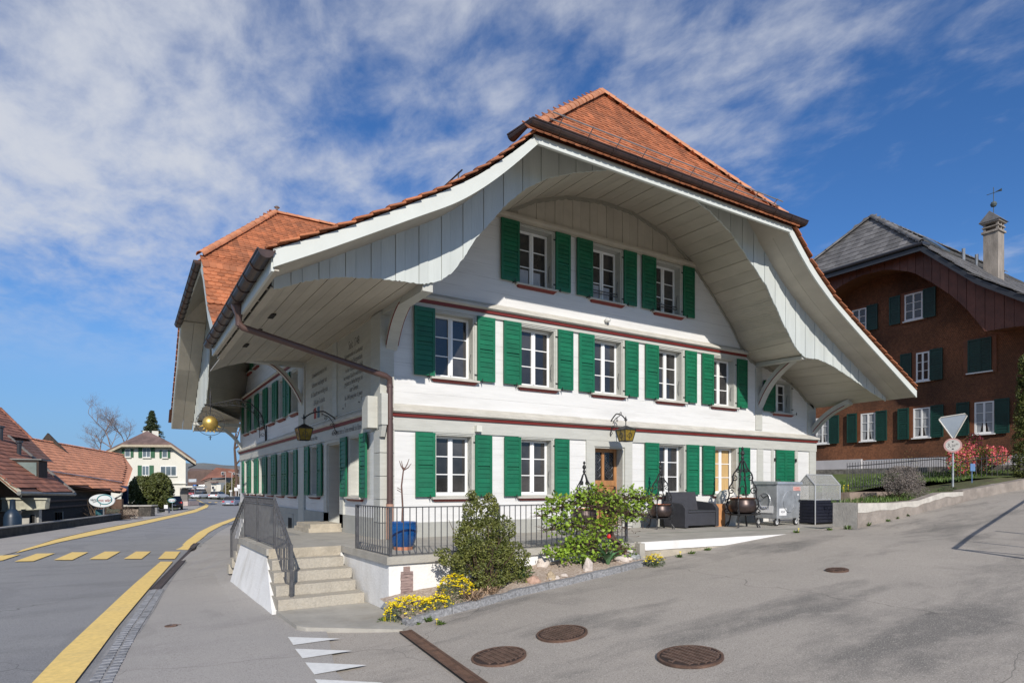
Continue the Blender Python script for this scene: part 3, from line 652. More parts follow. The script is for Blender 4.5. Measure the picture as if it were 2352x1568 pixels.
# lettered panels on the left side
for (a, b) in ((.55, 3.05), (3.40, 6.17)):
    mb = MB(); fbox(mb, LF, a, b, 0, .018, 2.87, 4.70); mb.build('lettered_panel', M_wtext, inn)
post(LF, .45, .55, 2.86, 4.74, .04, M_wtext); post(LF, 3.05, 3.40, 2.86, 4.74, .045); mb = MB(); fbox(mb, LF, .45, 6.28, 0, .05, 4.70, 4.80); mb.build('head_beam', M_soffit, inn)
mb = MB()
TL = lambda yc, z0: (lambda x, z: LF(yc-x, .021, z0+z))
for s, yc, z, sz in [('Seit 1748', 1.75, 4.42, .27), ('Gastwirtschaft uf Landschaft', 1.8, 4.2, .15), ('erscht am Burgenstein', 1.75, 4.03, .17), ('in der Familie Wirtschaft', 1.75, 3.86, .16), ('het mänge Gascht und Frömde', 1.8, 3.70, .15), ('grüesst u beherberget in', 1.8, 3.55, .17), ('üser Gmein.', 1.75, 3.38, .17), ('Bis 1845 gieng hier d. guete', 1.8, 3.21, .15), ('~ *', 1.3, 3.02, .3), ('~ *', 2.5, 3.0, .3),
                     ('Schwiizerisch mit ire Art', 4.75, 4.2, .19), ('Schtunne wie langer tut', 4.75, 3.93, .2), ('& Chuscht wie wohlig isch', 4.75, 3.67, .2), ('250 Jahr Gschicht', 4.75, 3.42, .2)]:
    put_text(mb, s, TL(yc, z), sz, .78)
mb.build('lettering', M_text, inn)
mb = MB(); put_text(mb, 'wo me guet ässe u Turbe verwält bis Bärn', lambda x, z: LF(2.3-x, .048, 2.44+z), .19, .7); put_text(mb, 'Gott im Huus', lambda x, z: LF(5.2-x, .048, 2.44+z), .19, .7); mb.build('lettering', M_text, inn)
for k, (yc, c) in enumerate(((5.15, (.32, .06, .05)), (4.8, (.07, .13, .17)), (4.45, (.36, .33, .28)))):
    mb = MB(); mb.hexa([LF(yc-.12, .02, 2.98), LF(yc+.12, .02, 2.98), LF(yc+.12, .024, 2.98), LF(yc-.12, .024, 2.98)], [LF(yc-.1, .02, 3.28), LF(yc+.13, .02, 3.28), LF(yc+.13, .024, 3.28), LF(yc-.1, .024, 3.28)]); mb.build('painted_crest', mat('crest%d' % k, c, .8, .3, 9), inn)
# doors
mb = MB(); fbox(mb, FR, 5.48, 5.53, -.3, -.0, .06, 2.13); fbox(mb, FR, 6.47, 6.52, -.3, -.0, .06, 2.13); fbox(mb, FR, 5.53, 6.47, -.3, -.0, 2.09, 2.13); mb.build('door_frame', M_grey, inn)
d = -.24
mb = MB()
for a, b, z0, z1 in ((5.53, 5.62, .06, 2.09), (6.38, 6.47, .06, 2.09), (5.96, 6.04, 1.26, 2.0), (5.62, 6.38, 2.0, 2.09), (5.62, 6.38, 1.12, 1.26), (5.62, 6.38, .62, .72), (5.62, 6.38, .06, .2)): fbox(mb, FR, a, b, d-.04, d, z0, z1)
for a, b, z0, z1, q in ((5.65, 6.35, .75, 1.09, .0), (5.62, 6.38, .72, 1.12, -.02), (5.62, 6.38, .2, .62, -.02), (5.68, 5.97, .25, .57, .0), (6.03, 6.32, .25, .57, .0)): fbox(mb, FR, a, b, d-.05, d+q-.004, z0, z1)
dr = mb.build('door', M_door, inn)
for a, b in ((5.62, 5.96), (6.04, 6.38)):
    mb = MB(); fbox(mb, FR, a, b, d-.05, d-.035, 1.26, 2.0); mb.build('door_glass', M_glass, dr)
    mb = MB(); c = (a+b)/2
    for sg in (-1, 1):
        for zc in (1.42, 1.62, 1.82):
            mb.tube([FR(c+sg*(.02+.10*math.sin(t*1.0)), d-.01, zc-.1+.2*t/3.14) for t in [3.14*i/8 for i in range(9)]], .007, 5)
            mb.tube([FR(c+sg*(.055+.035*math.cos(t)*(1-t/9)), d-.01, zc+.035*math.sin(t)*(1-t/9)) for t in [i*.5 for i in range(14)]], .006, 5)
    mb.tube([FR(c, d-.01, 1.27), FR(c, d-.01, 1.99)], .007, 5)
    mb.tube([FR(c+(b-a)*.44*math.cos(t), d-.01, 1.84+.13*math.sin(t)) for t in [3.14*i/10 for i in range(11)]], .007, 5)
    mb.build('door_grille', mat('grille_iron', (.11, .11, .12), .4, .2, metal=.5), dr)
mb = MB(); fbox(mb, FR, 6.38, 6.42, d, d+.03, .9, 1.1); mb.tube([FR(6.40, d+.05, 1.03), FR(6.29, d+.05, 1.03)], .012, 6); mb.tube([FR(6.0, d, .98), FR(6.0, d+.04, .98), FR(6.0, d+.05, .9)], .02, 6); mb.build('door_handle', M_iron, dr)
mb = MB(); fbox(mb, LF, 2.78, 3.92, -.62, -.6, .1, 2.2); fbox(mb, LF, 2.82, 3.5, -.6, -.57, .2, 2.1); mb.build('door', M_door, inn)
mb = MB(); fbox(mb, LF, 2.78, 2.82, -.6, .0, .1, 2.2); fbox(mb, LF, 3.88, 3.92, -.6, .0, .1, 2.2); fbox(mb, LF, 2.82, 3.88, -.6, 0, 2.16, 2.2); mb.build('door_frame', M_grey, inn)
mb = MB(); fbox(mb, LF, 7.6, 8.35, .05, .07, -.55, .25); mb.build('cellar_window', M_plinth, inn); mb = MB(); fbox(mb, LF, 7.72, 8.22, .06, .075, -.45, .12); mb.build('cellar_grating', M_dark, inn)
# small things on the front wall
tag(MB.build((lambda m: (m.box((1.98, -.16, 2.33), (2.12, -.045, 2.47)), m)[1])(MB()), 'motion_sensor', mat('offwhite_plastic', (.62, .62, .56), .5, .05)), 'small off-white sensor box on the grey belt board above the first window', 'sensor')
t = thing('wall_lamp', 'small round white lamp on the upper wall below the middle gable window', 'lamp', (6.1, 0, 5.5))
q = onY(1396, 735, -.08); mb = MB(); mb.lathe([(.02, -.05), (.07, -.02), (.085, .03), (.05, .06)], q, 12); mb.build('lamp_glass', mat('milk_glass', (.7, .7, .68), .3, .05), t, smooth=True); mb = MB(); mb.tube([q+Vector((0, 0, -.04)), q+Vector((.02, .02, -.12))], .012, 6); mb.box(tuple(q+Vector((-.02, 0, -.02))), tuple(q+Vector((.02, .08, .02)))); mb.build('bracket', M_iron, t)

# ---------------- soffits
def ruled(A, B, n, name, m, th=.03, parent=inn, gap=.004):
    S = 5; tot = n*S+1; a = resample(A, tot); b = resample(B, tot)
    for k in range(n):
        mb = MB(); sl_ = slice(k*S, k*S+S+1); aa = [p.copy() for p in a[sl_]]; bb = [p.copy() for p in b[sl_]]
        aa[0] = aa[0].lerp(aa[1], .22); bb[0] = bb[0].lerp(bb[1], .22)
        up = Vector((0, 0, .006 if k % 2 else 0)); aa = [p+up for p in aa]; bb = [p+up for p in bb]
        mb.strip(aa, bb, th); mb.build(name, m, parent, smooth=True)
Pm = [Vector((x, -2.168, z)) for x, z in pcurve]; Wm = [Vector((x, -.01, z)) for x, z in wcurve]
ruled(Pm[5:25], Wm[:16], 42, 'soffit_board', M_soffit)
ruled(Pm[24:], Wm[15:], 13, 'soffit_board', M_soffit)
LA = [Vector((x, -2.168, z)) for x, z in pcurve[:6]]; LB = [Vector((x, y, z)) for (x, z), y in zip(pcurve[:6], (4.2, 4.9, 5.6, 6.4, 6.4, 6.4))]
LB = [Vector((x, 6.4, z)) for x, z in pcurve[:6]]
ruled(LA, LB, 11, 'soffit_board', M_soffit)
mb = MB(); 
mb.strip([p+Vector((0, 0, .06)) for p in Pm], [p+Vector((0, 0, .06)) for p in resample(Wm, len(Pm))]); mb.build('soffit_backing', M_tileu, inn) if False else None
# vertical boards of the curved gable panel
bup = [(-2.95, 4.51), (-1.89, 5.05), (-.99, 5.57), (-.22, 6.03), (.42, 6.45), (1.07, 7.0), (1.58, 7.47)]
blo = [(-2.95, 4.25), (-2.23, 4.63), (-1.37, 5.11), (-.61, 5.54), (-.22, 5.75), (.11, 5.95), (.54, 6.28), (.85, 6.55), (1.19, 6.87), (1.67, 7.36)]
bupr = [(9.28, 7.5), (9.84, 6.98), (10.27, 6.61), (11.18, 6.0), (12.14, 5.51), (13.7, 4.76), (15.4, 3.97)]
blor = [(9.17, 7.36), (9.65, 6.9), (10.18, 6.45), (11.08, 5.88), (12.54, 5.14), (14.15, 4.37), (15.4, 3.76)]
def underside(x):
    if x < 1.67: return interp(blo, x)+.01
    if x > 9.17: return interp(blor, x)+.01
    return 8.55
def top2(x): return min(underside(x)+.03, 7.38+(x-1.67)*1.0 if x < 5.4 else 7.38+(9.17-x)*1.0) if 1.67 < x < 9.17 else underside(x)+.03
x = -2.78; k = 0
while x < 15.28:
    w = .265 if k % 2 == 0 else .175; x1 = min(x+w, 15.3); n = 5; yy = -2.2-(.012 if k % 2 else 0)
    zt = [max(top2(x+(x1-x)*i/n), interp(pcurve, x+(x1-x)*i/n)+.02) for i in range(n+1)]
    zb = [interp(pcurve, x+(x1-x)*i/n)-.035-.022*abs(math.sin((x+(x1-x)*i/n)*3.14/.085)) for i in range(n+1)]
    xs = [x+.004+(x1-x-.008)*i/n for i in range(n+1)]
    mb = MB()
    for i in range(n): mb.hexa([(xs[i], yy, zb[i]), (xs[i+1], yy, zb[i+1]), (xs[i+1], yy+.03, zb[i+1]), (xs[i], yy+.03, zb[i])], [(xs[i], yy, zt[i]), (xs[i+1], yy, zt[i+1]), (xs[i+1], yy+.03, zt[i+1]), (xs[i], yy+.03, zt[i])])
    mb.build('panel_board', M_panelb, inn); x = x1; k += 1
mb = MB(); xs = [-2.8+18.1*i/200 for i in range(201)]
mb.strip([(x_, -2.165, interp(pcurve, x_)) for x_ in xs], [(x_, -2.165, max(top2(x_), interp(pcurve, x_)+.02)) for x_ in xs]); mb.build('panel_backing', M_panelb, inn)
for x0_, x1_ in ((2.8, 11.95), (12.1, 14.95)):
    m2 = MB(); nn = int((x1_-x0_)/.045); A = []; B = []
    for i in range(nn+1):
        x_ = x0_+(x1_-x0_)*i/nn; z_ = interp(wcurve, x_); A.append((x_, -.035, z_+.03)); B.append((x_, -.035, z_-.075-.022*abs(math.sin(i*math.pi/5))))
    m2.strip(A, B, .03, (0, 1, 0)); m2.build('scalloped_trim', mat('trim_dark_grey', (.30, .285, .235), .6, .06), inn)  # scalloped trim in its own darker grey
# eave lip: boards under the verge, then the bargeboard
def lip(lo, name='verge_soffit', y0=-3.0, y1=-2.17):
    for ya, yb in ((y0, (y0+y1)/2-.002), ((y0+y1)/2+.002, y1)):
        mb = MB(); A = [(x, ya, z) for x, z in lo]; B = [(x, yb, z) for x, z in lo]; mb.strip(A, B, .03); mb.build(name, M_soffit, inn, smooth=True)
def sc(pts, n=40): return [(p.x, p.z) for p in smooth_curve([(x, 0, z) for x, z in pts], n)]
lip([(x, z+.02) for x, z in sc(blo)]); lip([(x, z+.02) for x, z in sc(blor)])
def barge(lo, up, y, nm):
    L_ = sc(lo); U = sc(up); mb = MB()
    mb.strip([(x, y, z) for x, z in L_], [(x, y, z) for x, z in U], .04, (0, 1, 0)); mb.build(nm, M_barge, inn, smooth=True)
barge(blo, bup, -3.04, 'bargeboard'); barge(blor, bupr, -3.04, 'bargeboard')
mb = MB(); mb.hexa([(1.67, -3.04, 7.36), (9.17, -3.04, 7.36), (9.17, -3.0, 7.36), (1.67, -3.0, 7.36)], [(1.58, -3.04, 7.52), (9.3, -3.04, 7.52), (9.3, -3.0, 7.52), (1.58, -3.0, 7.52)]); mb.build('eave_fascia', M_barge, inn)
mb = MB(); mb.box((1.66, -3.085, 7.345), (9.18, -3.042, 7.40)); mb.build('fascia_trim', M_barge, inn)
mb = MB(); mb.strip([(1.67, -3.0, 7.37), (9.17, -3.0, 7.37)], [(2.6, -2.15, 8.30), (8.24, -2.15, 8.30)], .03); mb.prism([(1.67, -3.0, 7.37), (1.67, -2.15, 7.37), (2.6, -2.15, 8.3)], (-.0, 0, .03)); mb.prism([(9.17, -3.0, 7.37), (9.17, -2.15, 7.37), (8.24, -2.15, 8.3)], (.0, 0, .03)); mb.build('verge_soffit', M_soffit, inn)
# left eave: fascia, slotted strip
mb = MB(); mb.box((-2.97, -3.0, 4.20), (-2.93, 3.9, 4.42)); mb.build('eave_fascia', M_barge, inn)
mb = MB(); mb.box((-2.93, -3.0, 4.215), (-2.86, 3.8, 4.235)); mb.box((-2.82, -2.17, 4.20), (-2.70, 4.2, 4.225)); mb.build('vent_strip', M_soffit, inn)
mb = MB(); mb.box((-2.86, -2.17, 4.24), (-2.82, 4.0, 4.25)); mb.build('vent_slot', M_dark, inn)
mb = MB()
for y in [-2.0+.75*i for i in range(9)]: mb.box((-2.86, y, 4.228), (-2.82, y+.04, 4.239))
mb.build('vent_bridge', M_soffit, inn)
mb = MB()
for p in ((-2.3, .2), (-2.3, 1.6), (-2.3, 3.2)): mb.box((p[0]-.05, p[1], 4.415), (p[0]+.05, p[1]+.35, 4.44))
mb.build('vent_hole', M_dark, inn)

# brackets and beams under the soffit
def bracket(P0, P1, P2, P3, w, th, name='bracket', stripes=True):
    """curved timber knee from P0 (wall, low) to P3 (beam end, high)"""
    P = [Vector(p) for p in (P0, P1, P2, P3)]; c = [((1-t)**3)*P[0]+3*t*(1-t)**2*P[1]+3*t*t*(1-t)*P[2]+t**3*P[3] for t in [i/14 for i in range(15)]]
    d = P[3]-P[0]; side = Vector((d.y, -d.x, 0)).normalized()*(th/2); mb = MB(); up = []
    for i, p in enumerate(c):
        tn = (c[min(i+1, 14)]-c[max(i-1, 0)]).normalized(); up.append(tn.cross(side.normalized()).normalized()*w)
    if up[7].z < 0: up = [-u for u in up]
    for i in range(14): mb.hexa([c[i]-side, c[i+1]-side, c[i+1]+side, c[i]+side], [c[i]-side+up[i], c[i+1]-side+up[i+1], c[i+1]+side+up[i+1], c[i]+side+up[i]])
    b = mb.build(name, M_grey, inn)
    if stripes:
        for sg in (-1, 1):
            mb = MB(); s2 = side*(1.03*sg)
            mb.tube([c[i]+s2+up[i]*.08 for i in range(1, 14)], .014, 5); mb.build('stripe', M_red, b)
    return b
bracket((.0, -.06, 3.95), (-.02, -.30, 4.35), (-.05, -.65, 4.6), (-.1, -1.15, 4.68), .16, .24)
bracket((12.15, -.03, 3.55), (12.15, -.25, 4.05), (12.1, -.55, 4.45), (12.0, -1.35, 4.80), .17, .22)
bracket((14.95, -.03, 2.85), (14.95, -.3, 3.2), (14.95, -.6, 3.5), (14.95, -1.3, 3.72), .17, .22)
bracket((XL-.04, 6.55, 3.45), (XL-.3, 6.55, 4.1), (XL-.75, 6.55, 4.62), (XL-1.2, 6.55, 4.70), .12, .18)
mb = MB(); mb.hexa([(-.22, -2.15, 4.60), (-.02, -2.15, 4.60), (.08, -.0, 4.66), (-.2, -.0, 4.66)], [(-.22, -2.15, 4.78), (-.02, -2.15, 4.78), (.08, 0, 4.82), (-.2, 0, 4.82)]); mb.build('beam', M_grey, inn)
mb = MB(); mb.hexa([(11.05, -2.15, 4.60), (11.2, -2.15, 4.60), (12.15, 0, 4.82), (11.95, 0, 4.82)], [(11.05, -2.15, 4.68), (11.2, -2.15, 4.68), (12.15, 0, 4.95), (11.95, 0, 4.95)]); mb.build('beam', M_grey, inn)
mb = MB(); mb.box((-2.2, 6.36, 4.62), (-.2, 6.62, 4.77)); mb.build('beam', M_grey, inn)
mb = MB(); mb.box((-2.15, 17.45, 3.75), (-.2, 17.7, 3.9)); mb.build('beam', M_grey, inn)
bracket((XL-.04, 17.6, 2.7), (XL-.3, 17.6, 3.3), (XL-.7, 17.6, 3.62), (XL-1.3, 17.6, 3.76), .12, .18, stripes=False)

# ---------------- gutters and downpipe
def half_pipe(pts, r, name, label=None):
    mb = MB(); pts = [Vector(p) for p in pts]; n = 9; rows = []
    for i, p in enumerate(pts):
        d = (pts[min(i+1, len(pts)-1)]-pts[max(i-1, 0)]); d.z = 0; d.normalize(); s = Vector((d.y, -d.x, 0))
        rows.append([p+s*math.cos(a)*r+Vector((0, 0, 1))*math.sin(a)*r for a in [math.pi+math.pi*k/(n-1) for k in range(n)]])
    for i in range(len(pts)-1):
        for k in range(n-1):
            q = [rows[i][k], rows[i][k+1], rows[i+1][k+1], rows[i+1][k]]; mb.add(q, [(0, 1, 2, 3)])
            c0, c1 = pts[i], pts[i+1]; mb.add([c0+(v-c0)*.92 if j in (0, 1) else c1+(v-c1)*.92 for j, v in enumerate(q)], [(3, 2, 1, 0)])
    for e in (0, -1): mb.add(rows[e], [tuple(range(n))])
    for kk in (0, n-1): mb.tube([r_[kk] for r_ in rows], .016, 6)
    g = mb.build(name, M_copper, inn, smooth=True)
    for a, b in zip(pts, pts[1:]):
        L = (b-a).length; k = max(1, int(L/.62))
        for j in range(1, k):
            c = a.lerp(b, j/k); d = (b-a).normalized(); s = Vector((d.y, -d.x, 0)).normalized(); m2 = MB()
            m2.tube([c+s*math.cos(t)*(r+.006)+Vector((0, 0, 1))*math.sin(t)*(r+.006) for t in [math.pi+math.pi*q/8 for q in range(9)]], .010, 5); m2.build('gutter_hook', M_copper, g)
    return g
half_pipe([(1.42, -2.55, 7.66), (1.42, -3.16, 7.66), (9.62, -3.16, 7.66), (9.62, -2.7, 7.66)], .105, 'gutter')
half_pipe([(-3.05, -3.08, 4.47), (-3.05, 3.75, 4.44)], .115, 'gutter')
half_pipe([(-2.5, 7.15, 7.45), (-2.95, 7.15, 7.45), (-2.96, 14.25, 7.2)], .115, 'gutter')
mb = MB(); mb.lathe([(.055, -.42), (.06, -.25), (.13, -.08), (.13, .02)], (-3.0, -.26, 4.42), 10); mb.build('gutter_outlet', M_pipe, inn, smooth=True)
px0 = -.09
pipe = thing('downpipe', 'long brown downpipe slanting from the gutter to the inn corner and down it', 'drainpipe', (px0, -.2, .0))
mb = MB(); mb.tube([(-3.0, -.26, 4.05), (-2.93, -.26, 3.98), (px0-.1, -.23, 3.36), (px0-.01, -.22, 3.31), (px0, -.2, 3.2)], .062, 14); mb.tube([(px0, -.2, 3.2), (px0, -.2, .72)], .064, 14)
mb.build('pipe', M_pipe, pipe, smooth=True)
mb = MB(); mb.tube([(px0, -.2, .73), (px0, -.2, .01)], .078, 14); mb.build('pipe_foot', M_pipe2, pipe, smooth=True)
for z in (.8, 2.5, 3.15):
    mb = MB(); mb.tube([(px0, -.2, z-.012), (px0, -.2, z+.012)], .072, 14); mb.box((px0-.01, -.14, z-.01), (px0+.01, -.06, z+.01)); mb.build('pipe_clip', M_pipe, pipe)
mb = MB(); mb.tube([(px0+.10, -.12, .3), (px0+.10, -.12, 2.4)], .008, 5); mb.build('cable', M_iron, pipe)

# ---------------- roof
prof_l = [(-3.05, 4.5), (-1.89, 5.10), (-.99, 5.62), (-.22, 6.08), (.62, 6.70), (1.52, 7.50), (2.6, 8.52), (5.45, 10.95)]
prof_r = [(5.45, 10.95), (8.3, 8.5), (9.38, 7.5), (10.27, 6.68), (11.18, 6.05), (12.14, 5.56), (13.7, 4.81), (15.48, 3.98)]
def zl(x): return interp(prof_l, x)
def zr(x): return interp(prof_r, x)
def zmain(x): return zl(x) if x < 5.45 else zr(x)
crosp = [(3.6, 4.5), (4.1, 4.85), (5.5, 5.80), (6.55, 7.1), (7.2, 7.6), (10.8, 10.78)]
crosq = [(10.8, 10.78), (14.1, 7.55), (14.9, 7.0), (16.2, 6.02), (17.6, 5.15), (19.2, 4.0)]
def zc(y): return interp(crosp, y) if y < 10.8 else interp(crosq, y)
def hipY(z): return -3.1+(z-7.55)*(2.75/3.4)
def hipX(z): return -2.9+(z-7.5)*(2.75/3.45)      # hip of the cross gable
mb = MB()
N = 60
for prof in (prof_l, prof_r):
    xs = [prof[0][0]+(prof[-1][0]-prof[0][0])*i/N for i in range(N+1)]
    A = [(x_, max(-3.05, hipY(interp(prof, x_))) if interp(prof, x_) > 7.55 else -3.05, interp(prof, x_)-.05) for x_ in xs]
    B = [(x_, (interp([(z_, y_) for y_, z_ in crosp], interp(prof, x_))+.05 if prof is prof_l else 18.3), interp(prof, x_)-.05) for x_ in xs]
    mb.strip(A, B)
mb.add([(1.5, -3.1, 7.49), (9.4, -3.1, 7.49), (5.45, -.35, 10.88)], [(0, 1, 2)])
ys = [3.6+(19.2-3.6)*i/90 for i in range(91)]
mb.strip([((-2.85 if zc(y) < 7.55 else max(-2.85, hipX(zc(y)))), y, zc(y)-.05) for y in ys], [(interp([(z_, x_) for x_, z_ in prof_l], zc(y))+.05, y, zc(y)-.05) for y in ys])
mb.add([(-2.9, 7.2, 7.5), (-2.9, 14.1, 7.4), (-.15, 10.8, 10.72)], [(0, 1, 2)])
mb.build('roof_boarding', M_tileu, inn)
tiles = []      # (matrix)
def lay(pos, along, slope, w, l, tilt=.11):
    """tile lying at pos: along = unit along the eave, slope = unit pointing down the slope"""
    nrm = along.cross(slope).normalized(); nrm = nrm if nrm.z > 0 else -nrm
    sl2 = (slope-nrm*(-tilt)).normalized(); M = Matrix((( *along, 0), (*sl2, 0), (*(along.cross(sl2)), 0), (0, 0, 0, 1))).transposed()
    if M.col[2].z < 0: M.col[2] = -M.col[2]; 
    M.translation = pos+nrm*.012; tiles.append((M, w, l))
def course_surface(P, s0, s1, row, w, clip, stag=.5, jit=.004):
    pass
TW, ROW = .175, .158
def slope_rows(prof_pts):
    rows = []; pts = [Vector(p) for p in prof_pts]; L = [0]
    for a, b in zip(pts, pts[1:]): L.append(L[-1]+(b-a).length)
    n = int(L[-1]/ROW)
    for i in range(n):
        s = L[-1]-i*ROW-.02; k = 0
        while k < len(L)-2 and L[k+1] < s: k += 1
        t = (s-L[k])/(L[k+1]-L[k]); rows.append((pts[k].lerp(pts[k+1], t), (pts[k+1]-pts[k]).normalized()))
    return rows
Yv = Vector((0, 1, 0)); Xv = Vector((1, 0, 0))
# left main slope (top to bottom), right main slope
for prof, sgn in ((prof_l[::-1], -1), (prof_r, 1)):
    for i, (p, sl_) in enumerate(slope_rows([(x_, 0, z_) for x_, z_ in prof])):
        y0 = -3.12 if p.z < 7.6 else hipY(p.z)+.02; y = y0+(.0 if i % 2 else TW/2); ymax = 9.0 if sgn < 0 else 12.0
        if sgn < 0 and p.x < -.3: ymax = 3.75
        while y < ymax:
            if not (sgn < 0 and y > 3.6 and zc(y) > p.z+.1): lay(Vector((p.x, y+TW/2, p.z)), Yv*(-sgn), sl_, TW, ROW*2.1)
            y += TW
# front hip
hp = [(5.45, -.35, 10.92), (5.45, -3.18, 7.47)]
for i, (p, sl_) in enumerate(slope_rows(hp)):
    f = (10.92-p.z)/(10.92-7.47); x0, x1 = 5.45-4.0*f, 5.45+3.95*f; x = x0-(0 if i % 2 else TW/2)
    while x < x1:
        if x > x0-.12 and x+TW < x1+.12: lay(Vector((x+TW/2, p.y, p.z)), Xv, sl_, TW, ROW*2.1)
        x += TW
# cross gable near slope
for i, (p, sl_) in enumerate(slope_rows([(0, y_, z_) for y_, z_ in crosp[::-1]])):
    x0 = -2.9 if p.z < 7.6 else hipX(p.z); x = x0-(0 if i % 2 else -TW/2)
    while x < 5.3:
        if zmain(x+TW/2) < p.z+.05: lay(Vector((x+TW/2, p.y, p.z)), Xv, sl_, TW, ROW*2.1)
        x += TW
# cross gable far slope: only its verge shows
for i, (p, sl_) in enumerate(slope_rows([(0, y_, z_) for y_, z_ in crosq])):
    x0 = -2.9 if p.z < 7.6 else hipX(p.z)
    for k in range(10): lay(Vector((x0+TW*k+(TW/2 if i % 2 else 0)+.05, p.y, p.z)), -Xv, sl_, TW, ROW*2.1)
# cross gable hip
for i, (p, sl_) in enumerate(slope_rows([(-.15, 10.8, 10.74), (-2.98, 10.8, 7.42)])):
    f = (10.74-p.z)/3.32; y0, y1 = 10.8-3.6*f, 10.8+3.3*f; y = y0
    while y < y1: lay(Vector((p.x, y+TW/2, p.z)), -Yv, sl_, TW, ROW*2.1); y += TW
def lay_tiles(tiles, parent, m, name='roof_tile', rest='roof_tiles', round_=True, limit=300, front=None, view=None):
    tm = MB()      # unit tile: x -.5..0.5, y -1..0 (front edge at 0)
    if round_: out = [(-.485, -1.0), (.485, -1.0), (.485, -.10), (.25, -.02), (0, 0), (-.25, -.02), (-.485, -.10)]
    else: out = [(-.49, -1), (.49, -1), (.49, 0), (-.49, 0)]
    tm.hexa([(x, y, 0) for x, y in out], [(x, y, .026) for x, y in out])
    protos = {}
    def key(t):
        p = t[0].translation; d = (p-Vector((CX, CY, EZ))).length; return (d if (view is None or view(p)) else d+1000)
    tiles.sort(key=key); stuff = MB(); pl = wloc(parent)
    for i, (M, w, l) in enumerate(tiles):
        S = Matrix.Diagonal((w, l, 1, 1)); J = Matrix.Rotation(rnd.gauss(0, .012), 4, 'Z') @ Matrix.Translation((0, 0, rnd.uniform(0, .006)))
        MM = M @ J @ S
        if i < limit:
            if name not in protos:
                protos[name] = tm.build(name, m, parent, local=True); protos[name].matrix_local = Matrix.Translation(-pl) @ MM
            else: inst(protos[name], parent, Matrix.Translation(-pl) @ MM)
        else: stuff.add([MM @ Vector(v) for v in tm.v], tm.f, rnd.random())
    if stuff.v: o = stuff.build(rest, m, parent); o['kind'] = 'stuff'
lay_tiles(tiles, inn, M_tile, view=lambda p: (p.y < -.3 and 1.4 < p.x < 9.5 and p.z > 7.4 and abs(p.y-hipY(p.z)) < .3) or (p.x < 0 and p.y > 3.6))
# ridge and hip caps
def caps(A, B, step, r, parent=inn, m=None, name='ridge_cap'):
    A = Vector(A); B = Vector(B); d = B-A; L = d.length; d.normalize(); n = max(1, int(L/step)); step = L/n; proto = None
    side = Vector((d.y, -d.x, 0)).normalized(); up = side.cross(d).normalized(); up = up if up.z > 0 else -up
    mb = MB(); k = 9; R0 = [Vector((math.cos(a)*r*1.05, 0, math.sin(a)*r*1.05)) for a in [math.pi*i/(k-1) for i in range(k)]]; R1 = [Vector((v.x*.88, step*1.12, v.z*.88)) for v in R0]; Rm = [Vector((v.x*.95, .06, v.z*.95)) for v in R0]
    for P, Q in ((R0, Rm), (Rm, R1)): mb.add(P+Q, [(i, i+1, k+i+1, k+i) for i in range(k-1)])
    mb.add([v*.88 if i >= k else v for i, v in enumerate(R0+R0)], [(i, k+i, k+i+1, i+1) for i in range(k-1)])
    pl = wloc(parent)
    for i in range(n):
        M = Matrix(((*side, 0), (*d, 0), (*up, 0), (0, 0, 0, 1))).transposed(); M.translation = A+d*step*i-pl
        M = M @ Matrix.Rotation(rnd.gauss(0, .02), 4, 'Z')
        if proto is None: proto = mb.build(name, m or M_ridge, parent, smooth=True, local=True); proto.matrix_local = M
        else: inst(proto, parent, M)
caps((1.55, -3.1, 7.60), (5.45, -.35, 10.98), .34, .115); caps((9.45, -3.1, 7.58), (5.45, -.35, 10.98), .36, .115)
caps((5.45, -.35, 10.99), (5.45, 14, 10.99), .36, .115)
caps((-2.9, 7.15, 7.62), (-.15, 10.8, 10.80), .36, .12); caps((-2.9, 14.1, 7.5), (-.15, 10.8, 10.80), .36, .12); caps((-.15, 10.8, 10.80), (5.2, 10.8, 10.80), .38, .11)
# snow guard above the hip gutter
M_zinc = mat('zinc', (.30, .31, .32), .4, .2, 6, metal=.6)
sg = thing('snow_guard', 'two-rail metal snow guard above the front half-hip gutter', 'snow guard', (5.4, -2.8, 7.9))
def gsg(x, h, o=0): z = 7.95; return Vector((x, hipY(z)-h*.8-.02, z+h*.6+o))
for h in (.12, .24):
    mb = MB(); mb.tube([gsg(2.05, h), gsg(9.0, h)], .013, 6); mb.build('rail', M_zinc, sg)
for i in range(10):
    x = 2.3+i*.72; mb = MB(); mb.tube([gsg(x, .0), gsg(x, .26)], .012, 6); mb.build('stanchion', M_zinc, sg)
sg2 = thing('snow_guard', 'dark snow guard standing up on the left roof slope against the sky', 'snow guard', (-.2, -1.5, 6.3))
for h in (.16, .30):
    mb = MB(); mb.tube([(.55+.0, -2.2, zl(.55)+h), (.55, -.2, zl(.55)+h)], .016, 6); mb.build('rail', M_iron, sg2)
for y in (-2.05, -1.2, -.4):
    mb = MB(); mb.tube([(.55, y, zl(.55)), (.55, y, zl(.55)+.32)], .014, 6); mb.build('stanchion', M_iron, sg2)
mb = MB(); mb.lathe([(.03, 0), (.05, .05), (.10, .09), (.05, .14), (.02, .16)], (-.1, 10.75, 10.9), 10); mb.build('ridge_finial', M_zinc, inn)

